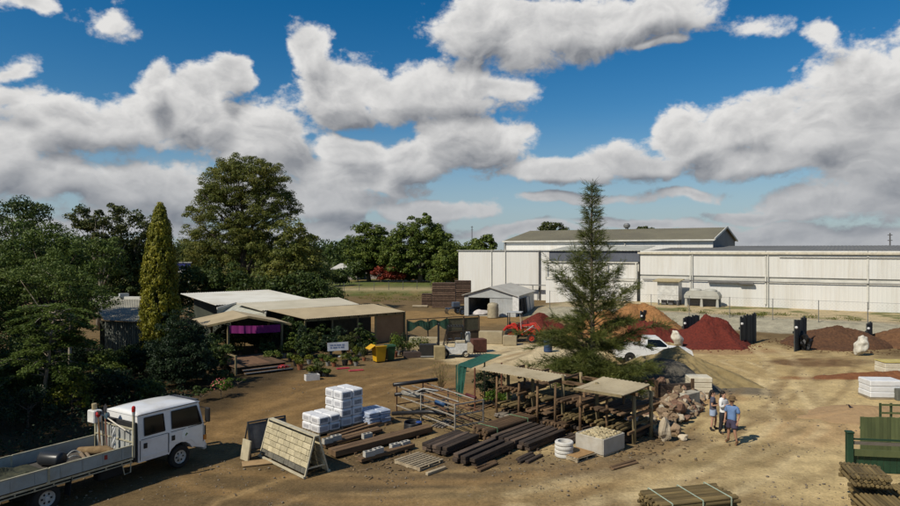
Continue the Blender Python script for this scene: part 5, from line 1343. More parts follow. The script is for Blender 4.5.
def ute():
    p = Vector((13.5, 42.9, 0)); t = thing('ute', 'white utility vehicle half hidden behind the gravel heap', 'ute', p, R(-6))
    # local x forward, origin mid wheelbase
    hw = .86
    body = MB(); body.prism([(-2.45, .42), (-1.95, .38), (1.2, .36), (2.4, .40), (2.5, .62), (2.42, .90), (1.3, 1.02), (.98, 1.05), (-.62, 1.05), (-.66, .95), (-2.5, .95)], hw, -hw, 'Y'); body.build('body', WPAINT, t)
    cab = MB(); cab.add([(-.6, -hw + .03, 1.05), (1.15, -hw + .03, 1.03), (1.15, hw - .03, 1.03), (-.6, hw - .03, 1.05), (-.48, -hw + .16, 1.68), (.42, -hw + .16, 1.66), (.42, hw - .16, 1.66), (-.48, hw - .16, 1.68), ], [(0, 1, 5, 4), (1, 2, 6, 5), (2, 3, 7, 6), (3, 0, 4, 7), (4, 5, 6, 7)]); cab.build('cabin', WPAINT, t)
    MB().box((-.03, 0, 1.69), (.86, 1.36, .05), ch=.02).build('roof', WPAINT, t)
    for sg in (-1, 1):
        def s(x, z): return (x, sg * (hw - .03 - .13 * (z - 1.05) / .62 + .006), z)
        q = [s(-.44, 1.12), s(.95, 1.12), s(.40, 1.58), s(-.38, 1.6)]
        MB().add(q, [(0, 1, 2, 3) if sg < 0 else (3, 2, 1, 0)]).build('side_window', GLASS, t)
        MB().box((.85, sg * (hw + .12), 1.16), (.1, .2, .14), ch=.03).build('mirror', WPAINT, t)
        MB().box((2.42, sg * .62, .78), (.08, .4, .16), ch=.03).build('headlight', LAMP_W, t)
        MB().box((-.1, sg * (hw + .006), .93), (.16, .02, .04)).build('door_handle', PLAST, t)
        for x in (-1.55, 1.5):
            MB().lathe([(.36, -.02), (.36, .02)], (x, sg * (hw - .0), .40), 18, 'Y').build('wheel_arch', BLACK, t); wheel(t, (x, sg * (hw - .06), .33), .33, .2, 18)
    MB().add([(1.12, -hw + .1, 1.07), (1.12, hw - .1, 1.07), (.46, hw - .22, 1.62), (.46, -hw + .22, 1.62)], [(0, 1, 2, 3)]).build('windscreen', GLASS, t, loc=(.02, 0, .01))
    MB().box((-1.6, 0, .97), (1.75, 1.6, .06)).build('tray_floor', pm('tray_brown', (.16, .11, .07), rough=.9), t)
    for sg in (-1, 1): MB().box((-1.6, sg * .84, 1.08), (1.8, .04, .24)).build('side_board', WPAINT, t)
    MB().box((2.5, 0, .5), (.1, 1.6, .2), ch=.03).build('bumper', PLAST, t)
ute()

def forklift():
    p = G(453, 357.0); t = thing('forklift', 'white and cream forklift with black overhead guard and mast', 'forklift', (p.x, p.y, 0), R(184))
    W_ = pm('forklift_white', (.60, .60, .57), rough=.4, dirt=(.3, .25, .17), dirt_amt=.4); C_ = pm('forklift_cream', (.50, .43, .30), rough=.5, dirt=(.25, .2, .13), dirt_amt=.5)
    MB().prism([(-.95, .28), (.75, .28), (.85, .55), (.60, .80), (.25, .62), (-.15, .62), (-.2, 1.0), (-.95, 1.02)], .5, -.5, 'Y').build('body', W_, t)
    MB().prism([(-1.35, .40), (-.96, .30), (-.96, 1.06), (-1.2, 1.06), (-1.38, .85)], .55, -.55, 'Y').build('counterweight', C_, t)
    MB().box((-.55, 0, 1.12), (.75, .8, .18), ch=.04).build('engine_cover', C_, t)
    MB().box((-.35, 0, 1.26), (.45, .45, .14), ch=.04).build('seat', PLAST, t); MB().box((-.60, 0, 1.48), (.12, .45, .42), ch=.04).build('seat_back', PLAST, t)
    MB().lathe([(.18, 0), (.19, .5), (.14, .6)], (-1.05, .0, 1.16), 12, 'Z').build('gas_bottle', GREYSTEEL, t)
    for sg in (-1, 1):
        MB().beam((.68, sg * .46, .75), (.35, sg * .46, 2.15), .07, .06).build('guard_post', PLAST, t); MB().beam((-.85, sg * .46, 1.0), (-.70, sg * .46, 2.15), .07, .06).build('guard_post', PLAST, t)
        MB().beam((-.75, sg * .46, 2.17), (.40, sg * .46, 2.17), .06, .06).build('guard_rail', PLAST, t)
        MB().beam((1.02, sg * .30, .1), (1.02, sg * .30, 2.35), .09, .12).build('mast_channel', PLAST, t)
        MB().box((1.72, sg * .26, .10), (1.1, .11, .045)).build('fork', GREYSTEEL, t); MB().box((1.18, sg * .26, .38), (.05, .11, .6)).build('fork_heel', GREYSTEEL, t)
        wheel(t, (.62, sg * .47, .33), .33, .22, 18, C_); wheel(t, (-.86, sg * .44, .26), .26, .18, 18, C_)
    for k in range(6): MB().beam((-.68 + k * .2, -.44, 2.19), (-.68 + k * .2, .44, 2.19), .03, .03).build('guard_bar', PLAST, t)
    for z in (.5, 1.3, 2.3): MB().beam((1.02, -.32, z), (1.02, .32, z), .07, .08).build('mast_cross', PLAST, t)
    for z in (.35, .62, .95): MB().beam((1.12, -.45, z), (1.12, .45, z), .04, .08).build('carriage_bar', PLAST, t)
    MB().tube((.45, 0, .8), (.22, 0, 1.25), .025).build('steering_column', PLAST, t); MB().lathe([(.15, 0), (.17, .015), (.15, .03)], (.2, 0, 1.26), 14).build('steering_wheel', PLAST, t)
forklift()

def tractor():
    p = G(519, 341.5); t = thing('tractor', 'red compact tractor with roll frame and raised front loader', 'tractor', (p.x, p.y, 0), R(-14))
    RED = pm('tractor_red', (.50, .028, .018), (.40, .022, .015), rough=.35, coat=.3, dirt=(.25, .15, .08), dirt_amt=.3, dirt_scale=2)
    MB().prism([(0.1, .62), (1.35, .60), (1.42, .75), (1.38, 1.12), (.95, 1.22), (.1, 1.25)], .28, -.28, 'Y').build('bonnet', RED, t)
    MB().box((.2, 0, .55), (2.3, .4, .3)).build('chassis', PLAST, t)
    for sg in (-1, 1):
        f = MB(); f.path([(-1.15, sg * .62, .95), (-.9, sg * .62, 1.25), (-.5, sg * .62, 1.36), (-.1, sg * .62, 1.15), (.05, sg * .62, .8)], .1, 6); f.build('fender', RED, t)
        MB().box((-.5, sg * .5, 1.15), (.9, .35, .12), ch=.04).build('fender_top', RED, t)
        wheel(t, (-.55, sg * .68, .56), .56, .34, 20, RED); wheel(t, (1.1, sg * .56, .36), .36, .22, 18, RED)
        MB().beam((-.85, sg * .5, .9), (-.85, sg * .5, 2.35), .07, .07).build('roll_post', PLAST, t)
        MB().beam((.25, sg * .5, 1.1), (.15, sg * .5, 2.3), .04, .04).build('roll_post', GREYSTEEL, t)
        MB().beam((.15, sg * .42, 1.35), (1.3, sg * .42, 1.5), .09, .14).build('loader_arm', RED, t); MB().beam((1.28, sg * .42, 1.52), (2.05, sg * .42, .55), .09, .13).build('loader_arm', RED, t)
        MB().beam((.35, sg * .42, .6), (.2, sg * .42, 1.4), .1, .12).build('loader_post', RED, t); MB().tube((.4, sg * .42, .8), (1.2, sg * .42, 1.35), .035).build('loader_ram', GREYSTEEL, t)
    MB().beam((-.85, -.53, 2.36), (-.85, .53, 2.36), .07, .07).build('roll_bar', PLAST, t)
    MB().box((-.35, 0, 2.40), (1.25, 1.2, .06), ch=.02).build('canopy', pm('canopy_grey', (.42, .42, .40), rough=.6), t)
    MB().box((-.5, 0, 1.12), (.5, .5, .14), ch=.04).build('seat', PLAST, t); MB().box((-.75, 0, 1.38), (.12, .5, .45), ch=.04).build('seat_back', PLAST, t)
    MB().tube((.12, 0, 1.2), (-.08, 0, 1.5), .025).build('steering_column', PLAST, t); MB().lathe([(.15, 0), (.17, .015), (.15, .03)], (-.1, 0, 1.5), 14).build('steering_wheel', PLAST, t)
    b = MB(); b.prism([(2.0, .22), (2.75, .22), (2.8, .30), (2.15, .34), (2.1, .85), (2.0, .85)], .82, -.82, 'Y'); b.build('bucket', pm('bucket_steel', (.06, .05, .045), (.11, .08, .06), rough=.6, scale=4), t)
    for sg in (-1, 1): MB().prism([(2.0, .22), (2.78, .25), (2.1, .85), (2.0, .85)], sg * .82 + .02, sg * .82 - .02, 'Y').build('bucket_side', PLAST, t)
    MB().tube((.75, -.18, 1.2), (.75, -.18, 1.75), .035).build('exhaust', PLAST, t)
tractor()

# man and his blue implement at the far crates
def blue_implement():
    p = G(455, 314.5); t = thing('farm_implement', 'dark blue wheeled farm implement beside the crate stacks', 'implement', (p.x, p.y, 0), R(20))
    BL = pm('implement_blue', (.045, .075, .13), (.08, .085, .09), rough=.6, scale=4)
    MB().beam((-1.2, 0, .75), (1.2, 0, .75), .16, .16).build('frame_beam', BL, t); MB().beam((-.9, -.6, .7), (-.9, .6, .7), .12, .12).build('frame_beam', BL, t); MB().beam((.6, -.7, .8), (.6, .7, .8), .12, .12).build('frame_beam', BL, t)
    MB().box((.1, 0, 1.15), (.9, .6, .6), ch=.06).build('hopper', BL, t)
    for k in range(5): MB().path([(-.9, -.5 + k * .25, .7), (-1.1, -.5 + k * .25, .4), (-.95, -.5 + k * .25, .08)], .03, 6).build('tine', PLAST, t)
    for sg in (-1, 1): wheel(t, (.6, sg * .8, .42), .42, .2, 18, BL)
    MB().tube((1.2, 0, .75), (2.0, 0, .4), .05).build('drawbar', BL, t)
blue_implement()
# ------------------------------------------------------------------ heaps of soil, mulch and gravel
def heap(name, label, c, rx, ry, H, mat, rz=0.0, seed=1, chip=.05, cat='heap', power=1.0, lobes=.42, rings=70, spokes=150, peak=(0, 0)):
    a = np.linspace(0, 2 * np.pi, spokes, endpoint=False); rr = np.linspace(0, 1, rings) ** .9
    A, Q = np.meshgrid(a, rr); edge = 1 + lobes * (fbm(np.cos(A) * 1.6 + 9 + seed, np.sin(A) * 1.6 + 9, seed, 3) - .45) * 2
    X = np.cos(A) * Q * edge * rx + peak[0] * (1 - Q); Y = np.sin(A) * Q * edge * ry + peak[1] * (1 - Q)
    prof = np.clip(1 - Q, 0, 1) ** power; prof = prof * (1.0 - .25 * np.exp(-(Q / .16) ** 2) * .6)
    Z = H * prof * (1 + .75 * (fbm(X * .75 + 5, Y * .75 + 5, seed + 3, 4) - .45)) + chip * 2.2 * (fbm(X * 6 + 50, Y * 6 + 50, seed + 7, 3) - .44) * np.clip((1 - Q) * 8, 0, 1)
    rb = random.Random(seed)
    for _ in range(3):
        ab = rb.uniform(3.6, 5.8); rad_ = rb.uniform(.55, .85); bx_, by_ = math.cos(ab) * rx * rad_, math.sin(ab) * ry * rad_
        Z *= 1 - rb.uniform(.35, .6) * np.exp(-(((X - bx_) / (.32 * rx)) ** 2 + ((Y - by_) / (.30 * ry)) ** 2))
    Z += chip * (RNG.random(Z.shape) - .5) * np.clip((1 - Q) * 12, 0, 1)
    Z -= .05 * np.clip((Q - .92) * 12, 0, 1)
    v = np.stack([X.ravel(), Y.ravel(), Z.ravel()], 1); i, j = np.meshgrid(np.arange(spokes), np.arange(rings - 1)); k = (i + 1) % spokes
    q = np.stack([j * spokes + i, (j + 1) * spokes + i, (j + 1) * spokes + k, j * spokes + k], -1).reshape(-1, 4)
    o = npmesh(name, v, q, mat, None, smooth=False); o.location = c; o.rotation_euler = (0, 0, rz)
    return tag(o, label, cat)
RED_M = pm('red_mulch', (.145, .024, .014), (.075, .014, .009), scale=7, rough=.95, bump=.7, bscale=26, detail=8)
ORANGE_M = pm('orange_mulch', (.33, .165, .060), (.20, .095, .036), scale=6, rough=.95, bump=.6, bscale=24, detail=8)
SOIL_M = pm('brown_soil', (.115, .055, .026), (.062, .030, .016), scale=5, rough=.95, bump=.6, bscale=20, detail=8)
SOIL2_M = pm('garden_soil', (.155, .078, .036), (.095, .046, .022), scale=5, rough=.95, bump=.6, bscale=20, detail=8)
GRAVEL_M = pm('dark_gravel', (.135, .12, .092), (.07, .063, .052), scale=14, rough=.95, bump=.8, bscale=40, detail=6)
SAND_M = pm('tan_sand', (.25, .19, .088), (.19, .14, .062), scale=3, rough=.95, bump=.4, bscale=30)
heap('mulch_heap', 'largest red mulch heap before the warehouse', Vector((20.9, 51.0, 0)), 3.4, 3.6, 2.35, RED_M, 0, 3, .07, peak=(.2, .5))
heap('mulch_heap', 'lower red mulch heap left of the largest one', Vector((17.2, 55.0, 0)), 3.2, 3.0, 1.9, RED_M, 0, 5, .07)
heap('mulch_heap', 'small red mulch heap beside the grey garage', Vector((8.6, 61.5, 0)), 2.6, 2.6, 1.5, RED_M, 0, 8, .06)
heap('mulch_heap', 'orange bark mulch heap behind the she-oak', Vector((17.4, 59.5, 0)), 4.2, 3.6, 3.1, ORANGE_M, 0, 11, .09)
heap('mulch_heap', 'lower orange bark heap left behind the she-oak', Vector((13.8, 56, 0)), 3.6, 3.0, 2.5, ORANGE_M, 0, 13, .09)
heap('soil_heap', 'dark brown soil heap between the bay posts', Vector((30.0, 50.5, 0)), 3.9, 3.2, 1.6, SOIL_M, R(-20), 17, .07, peak=(1.0, .6), power=.75)
heap('soil_heap', 'brown soil heap at the right edge', Vector((37.4, 50.5, 0)), 4.4, 3.4, 1.6, SOIL2_M, R(-20), 21, .06, power=.75)
heap('gravel_heap', 'dark grey gravel heap before the white utility vehicle', Vector((11.9, 36.2, 0)), 3.2, 2.7, 1.5, GRAVEL_M, R(-25), 27, .04)
heap('sand_heap', 'tan sand heap rising behind the gravel heap', Vector((13.2, 37.6, 0)), 4.6, 2.7, 1.85, SAND_M, R(-48), 31, .03)
heap('sand_heap', 'low pale sand spill beside the green fence panels', Vector((19.2, 29.3, 0)), 3.6, 1.6, .35, pm('pale_sand', (.36, .235, .12), (.29, .19, .095), scale=3, rough=.95, bump=.3), R(10), 35, .02)
heap('soil_heap', 'low red-brown soil strip before the right soil heap', Vector((26.5, 38.0, 0)), 5.2, .9, .35, pm('red_brown_soil', (.21, .085, .034), (.14, .055, .024), scale=4, rough=.95, bump=.5), R(6), 41, .04)

# ------------------------------------------------------------------ timber helpers
SLEEP_DK = pm('dark_sleeper', (.066, .046, .034), (.030, .023, .018), scale=3, rough=.9, stretch=(.25, 1, 1), rnd=.5, bump=.3, dirt=(.17, .115, .075), dirt_amt=.7, dirt_scale=2.2)
SLEEP_BR = pm('brown_sleeper', (.16, .098, .050), (.09, .055, .030), scale=3, rough=.9, stretch=(.25, 1, 1), rnd=.3, bump=.25)
SLEEP_GY = pm('grey_plank', (.20, .175, .14), (.12, .10, .08), scale=3, rough=.9, stretch=(.25, 1, 1), rnd=.3, bump=.25)
POLE_M = pm('treated_pole', (.165, .118, .048), (.10, .072, .032), scale=4, rough=.85, stretch=(.2, 1, 1), rnd=.35, bump=.2)
POLE_R = pm('log_brown', (.14, .085, .045), (.08, .05, .028), scale=4, rough=.9, stretch=(.2, 1, 1), rnd=.35, bump=.25)
STRAP_G = pm('green_strap', (.16, .30, .16), rough=.5); STRAP_W = pm('pale_strap', (.42, .50, .38), rough=.5)
PALLET_M = pm('pallet_timber', (.33, .27, .18), (.21, .165, .105), scale=4, rough=.9, stretch=(.3, 1, 1), rnd=.25)
def stack(name, label, loc, rz, Ln, nw, nl, w, h, mat, gap=.02, jit=.05, skew=.02, piece='sleeper', cat='timber stack', bearers=True, round_=False, z0=0.0, group=None):
    """rectangular timber or poles lying along local x, laid out over y, nl layers; each piece is a part"""
    t = thing(name, label, cat, (loc[0], loc[1], z0), rz, group)
    zb = .09 if bearers else .005
    if bearers:
        for x in (-Ln * .32, Ln * .32): MB().box((x, 0, .045), (.1, nw * (w + gap) + .1, .09)).build('bearer', mat, t)
    src = None
    for l in range(nl):
        n = nw - (1 if (round_ and l % 2) else 0)
        for k in range(n):
            y = (k - (n - 1) / 2) * (w + gap); z = zb + (h * (.87 if round_ else 1.0) + (.0 if round_ else .004)) * l + h / 2
            if src is None:
                mb = MB()
                if round_: mb.lathe([(w * .40, -Ln / 2), (w * .49, -Ln / 2 + .02), (w * .49, Ln / 2 - .02), (w * .40, Ln / 2)], (0, 0, 0), 9, 'X')
                else: mb.box((0, 0, 0), (Ln, w, h), ch=.012)
                src = mb.build(piece, mat, t, smooth=False); src.location = (random.uniform(-jit, jit), y, z); src.rotation_euler = (0, 0, random.uniform(-skew, skew))
            else:
                inst(src, t, (random.uniform(-jit, jit), y, z), (random.uniform(0, 6.28) if round_ else 0, 0, random.uniform(-skew, skew)), (random.uniform(.94, 1.03), 1, 1))
    return t
def strap(t, x, w, h, mat, th=.012, z0=0.09):
    s = MB(); s.box((x, 0, z0 + h + th / 2), (.03, w, th)); s.box((x, -w / 2 - th / 2, z0 + h / 2), (.03, th, h)); s.box((x, w / 2 + th / 2, z0 + h / 2), (.03, th, h)); s.build('strap', mat, t)
A45 = R(46)
def mid(a, b): p, q = G(*a), G(*b); return (p + q) / 2, math.atan2(q.y - p.y, q.x - p.x), (q - p).length
# long sleepers with concrete blocks on them
c, a, l = mid((333, 458), (428, 433)); stack('sleeper_stack', 'long double brown sleeper beam left of the coiled pipe', c, a, 4.7, 2, 1, .24, .22, SLEEP_BR, .02)
c, a, l = mid((323, 448.5), (378, 433)); stack('sleeper_stack', 'short brown sleepers nearest the bagged pallets', c, a, 2.9, 2, 1, .22, .12, SLEEP_BR, .05)
c, a, l = mid((330, 440), (392, 421)); stack('sleeper_stack', 'thin brown rails behind the concrete blocks', c, a, 3.4, 2, 1, .15, .10, SLEEP_BR, .16)
c, a, l = mid((361, 464), (411, 449.5)); stack('sleeper_stack', 'single brown sleeper nearest the empty pallet', c, a, 2.5, 1, 1, .25, .13, SLEEP_BR, .02)
c, a, l = mid((434, 455), (467, 441)); stack('sleeper_stack', 'dark red-stained sleepers between pallet and log bundle', c, a, 2.2, 5, 2, .21, .13, SLEEP_DK, .015)
c, a, l = mid((465, 466), (502, 449)); stack('sleeper_stack', 'dark sleepers lying right of the empty pallet', c, a, 2.5, 3, 2, .22, .13, SLEEP_DK, .16)
c, a, l = mid((509, 449), (548, 433.5)); stack('sleeper_stack', 'wide rows of dark sleepers before the timber rack', c, a, 2.6, 6, 2, .22, .13, SLEEP_DK, .09)
c, a, l = mid((505, 421), (545, 407.5)); stack('plank_stack', 'grey planks laid flat at the rack left end', c, a, 3.2, 5, 2, .22, .07, SLEEP_GY, .03)
c, a, l = mid((526, 426), (566, 411)); t = stack('pole_stack', 'treated poles lying between rack posts', c, a, 3.0, 6, 2, .12, .12, POLE_M, .01, piece='pole', round_=True)
c, a, l = mid((551, 434), (588, 419)); t = stack('pole_stack', 'poles behind the concrete rings', c, a, 2.7, 8, 3, .12, .12, POLE_R, .01, piece='pole', round_=True)
c, a, l = mid((480, 441), (528, 425)); t = stack('log_bundle', 'log bundle tied with green straps', c, a, 3.2, 6, 3, .15, .15, POLE_R, .005, piece='log', round_=True)
for x in (-1.1, .9): strap(t, x, .98, .41, STRAP_G)

# concrete hollow blocks
BLOCKM = pm('grey_block', (.42, .40, .35), (.33, .31, .27), scale=6, rough=.95, bump=.3, rnd=.1)
def block_mesh():
    mb = MB(); L_, W_, H_ = .39, .19, .19
    for y in (-.08, .08): mb.box((0, y, H_ / 2), (L_, .03, H_))
    for x in (-.18, 0, .18): mb.box((x, 0, H_ / 2), (.03, .13, H_))
    return mb
bsrc = None
for i, (u, v, z, rz, lb) in enumerate([
        (364.5, 424.5, 0.0, 42, 'hollow concrete block beside the blue bags'), (367, 438.5, .21, 40, 'hollow concrete block alone on the middle sleepers'), (369, 456.5, .23, 38, 'left block of the front pair'),
        (378, 453.5, .23, 44, 'right block of the front pair'), (395, 449, .13, 40, 'left block of the pair above the pallet'), (405, 446.5, .13, 46, 'right block of the pair above the pallet'),
        (423.5, 433.5, 0.0, 35, 'concrete block against the coiled pipe'), (327.5, 443.5, .21, 44, 'left block behind the leaning wall panels'), (336, 440.5, .21, 40, 'right block behind the leaning wall panels')]):
    p = G(u, v, z)
    if bsrc is None: bsrc = block_mesh().build('concrete_block', BLOCKM, None); o = bsrc
    else: o = bsrc.copy(); COL.objects.link(o)
    o.location = (p.x, p.y, z + .012); o.rotation_euler = (0, 0, R(rz)); tag(o, lb, 'block', 'loose concrete blocks')

# empty pallets
def pallet(label, loc, rz, w=1.2, d=1.2, z=0.0, mat=PALLET_M, group='pallets'):
    t = thing('pallet', label, 'pallet', (loc[0], loc[1], z), rz, group); src = None
    for k in range(8):
        y = -d / 2 + .05 + k * (d - .1) / 7
        if src is None: src = MB().box((0, 0, 0), (w, .1, .022), ch=.004).build('slat', mat, t, loc=(0, y, .135))
        else: inst(src, t, (random.uniform(-.01, .01), y, .135), (0, 0, random.uniform(-.01, .01)))
    for x in (-w / 2 + .05, 0, w / 2 - .05): MB().box((x, 0, .072), (.08, d, .1)).build('bearer', mat, t)
    for y in (-d / 2 + .06, 0, d / 2 - .06): inst(src, t, (0, y, .012))
    return t
p = G(419, 463.5); pallet('empty timber pallet lying in the foreground', p, R(48), 1.2, 1.25)
p = G(436, 472.5); stack('pallet_rail', 'single loose pallet rail before the empty pallet', p, R(46), .9, 1, 1, .12, .1, PALLET_M, piece='rail', cat='rail', bearers=False)

# ------------------------------------------------------------------ wrapped pallets of bags and blocks
WRAP = pm('white_wrap', (.66, .66, .66), (.58, .58, .59), scale=6, rough=.35, spec=.4, bump=.25, bscale=9, rnd=.08)
PRINT = pm('grey_print', (.16, .165, .18), (.30, .30, .31), scale=9, rough=.5)
PRINT2 = pm('faint_print', (.44, .44, .45), (.34, .34, .36), scale=12, rough=.5)
def bag_pack(parent, loc, d, dark=True, ry=0):
    mb = MB(); mb.box((0, 0, 0), d, ch=.045); o = mb.build('bag', WRAP, parent, loc=loc); o.rotation_euler = (random.uniform(-.015, .015), random.uniform(-.015, .015), random.uniform(-.03, .03))
    # dull print on the ends and sides
    f = MB(); f.box((0, -d[1] / 2 - .002, .0), (d[0] * .66, .006, d[2] * .5), ch=.002); f.build('print', PRINT if dark else PRINT2, o)
    f = MB(); f.box((-d[0] / 2 - .002, 0, .0), (.006, d[1] * .6, d[2] * .42), ch=.002); f.build('print', PRINT2, o)
    return o
def wrapped_stack(label, loc, rz, nx, ny, levels, d, drop=()):
    t = thing('bagged_pallet', label, 'pallet stack', (loc[0], loc[1], 0), rz)
    W_, D_ = nx * d[0], ny * d[1]; src = None
    for k in range(7):
        if src is None: src = MB().box((0, 0, 0), (W_, .09, .022)).build('slat', PALLET_M, t, loc=(0, -D_ / 2 + .05, .12))
        else: inst(src, t, (0, -D_ / 2 + .05 + k * (D_ - .1) / 6, .12))
    for x in (-W_ / 2 + .05, 0, W_ / 2 - .05): MB().box((x, 0, .055), (.08, D_, .108)).build('bearer', PALLET_M, t)
    for l in range(levels):
        for i in range(nx):
            for j in range(ny):
                if (i, j, l) in drop: continue
                bag_pack(t, ((i - (nx - 1) / 2) * d[0], (j - (ny - 1) / 2) * d[1], .135 + d[2] * (l + .5)), (d[0] - .015, d[1] - .015, d[2] - .008), dark=(l % 2 == 1 or i == nx - 1))
    return t
p = G(341, 431); c = p + Vector((math.cos(A45), math.sin(A45), 0)) * .6 + Vector((-math.sin(A45), math.cos(A45), 0)) * .6
wrapped_stack('tall pallet of white wrapped bags', c, A45, 2, 2, 4, (.58, .6, .37))
p = G(319, 438); c = p + Vector((math.cos(A45), math.sin(A45), 0)) * .55 + Vector((-math.sin(A45), math.cos(A45), 0)) * .65
wrapped_stack('low pallet of white wrapped bags left of the tall one', c, A45, 2, 2, 2, (.54, .62, .33))
def blue_bags():
    p = G(373, 423.5); t = thing('bagged_pallet', 'low pallet of flat blue and white bags', 'pallet stack', (p.x, p.y, 0), R(40))
    BB = pm('blue_bag', (.20, .25, .36), (.42, .45, .50), scale=4, rough=.4, bump=.3, bscale=10, rnd=.2)
    MB().box((0, 0, .06), (1.15, 1.15, .12)).build('pallet_base', PALLET_M, t); src = None
    for l in range(7):
        for i in range(2):
            for j in range(3):
                loc = ((i - .5) * .56 + random.uniform(-.03, .03), (j - 1) * .38 + random.uniform(-.02, .02), .125 + .072 * (l + .5))
                if src is None: src = MB().box((0, 0, 0), (.55, .375, .078), ch=.03).build('bag', BB, t, loc=loc)
                else: inst(src, t, loc, (random.uniform(-.03, .03), random.uniform(-.03, .03), random.uniform(-.05, .05)))
blue_bags()

# ------------------------------------------------------------------ A-frame of stone-look wall panels
def wall_display():
    b0, b1 = G(260.7, 456.8), G(304.8, 478.5); d = b1 - b0; ang = math.atan2(d.y, d.x); Ln = d.length
    t = thing('wall_panel_display', 'leaning A-frame display of cream stone-look wall panels', 'wall display', b0, ang)
    CR = pm('cream_stone_panel', (.47, .41, .27), (.37, .32, .20), scale=4, rough=.9, bump=.5, bscale=14, rnd=.16, dirt=(.20, .17, .12), dirt_amt=.5, dirt_scale=2.5)
    FR = pm('frame_cream', (.50, .45, .32), rough=.6)
    DKB = pm('dark_course', (.09, .085, .07), (.15, .14, .11), scale=5, rough=.9, rnd=.2)
    tilt = R(13)
    for side in (0, 1):
        rows = 6; hh = .19; src = None
        for r in range(rows):
            x = .0; k = 0
            while x < Ln - .05:
                w = min(random.choice((.32, .4, .48)), Ln - x)
                if Ln - x - w < .12: w = Ln - x
                z = .10 + r * hh + hh / 2; y = .02 + (z * math.tan(tilt))
                yy = y if side == 0 else .86 - y
                mb = MB(); mb.box((0, 0, 0), (w - .012, .08, hh - .01), ch=.014)
                o = mb.build('stone', DKB if (r == 0 and side == 0) or (r == rows - 1 and 1.0 < x < 1.25) else CR, t, loc=(x + w / 2, yy + random.uniform(-.006, .006), z)); o.rotation_euler = (-tilt if side == 0 else tilt, 0, 0)
                x += w
    for x in (-.03, Ln + .03):
        MB().beam((x, -.02, .02), (x, .36, 1.32), .05, .05).build('frame_leg', FR, t); MB().beam((x, .88, .02), (x, .50, 1.32), .05, .05).build('frame_leg', FR, t)
        MB().beam((x, .10, .30), (x, .76, .30), .04, .04).build('frame_brace', FR, t)
    MB().beam((-.06, .43, 1.30), (Ln + .06, .43, 1.30), .16, .05).build('ridge_board', FR, t)
    MB().beam((-.06, -.05, .05), (Ln + .06, -.05, .05), .07, .06).build('foot_rail', FR, t); MB().beam((-.06, .92, .05), (Ln + .06, .92, .05), .07, .06).build('foot_rail', FR, t)
wall_display()
def dark_panel_frame():
    p = G(251, 458.0); t = thing('display_panel', 'dark framed mesh panels standing behind the wall display', 'panel', p, R(40))
    FM = pm('dark_frame', (.05, .052, .055), rough=.6); PM_ = pm('charcoal_panel', (.095, .10, .11), (.06, .062, .07), scale=3, rough=.7)
    for k in range(2):
        MB().box((.36 + k * .72, .2, .72), (.64, .04, .9), rx=R(-10)).build('panel', PM_, t)
    for x in (0, .72, 1.44): MB().beam((x, .05, .02), (x, .28, 1.24), .05, .05).build('post', FM, t)
    for x in (0, 1.44): MB().beam((x, .75, .02), (x, .28, 1.2), .04, .04).build('stay', FM, t)
    for z, y in ((1.22, .275), (.26, .1)): MB().beam((-.02, y, z), (1.46, y, z), .05, .05).build('rail', FM, t)
    q = G(249.5, 458); o = MB().box((0, 0, .36), (.5, .07, .72), rx=R(-9), ch=.01).build('stone_slab', pm('cream_slab', (.46, .40, .27), rough=.9, bump=.3), None, loc=(q.x - .05, q.y - .25, 0), rz=R(-42)); tag(o, 'small cream slab leaning on the dark panel frame', 'slab')
    q = G(257, 463.5); o = MB().box((0, 0, .02), (1.0, .55, .03), ch=.004).build('board', pm('ply_board', (.36, .24, .12), rough=.8), None, loc=(q.x, q.y, 0.01), rz=R(20)); tag(o, 'tan board lying flat beside the wall display', 'board')
dark_panel_frame()

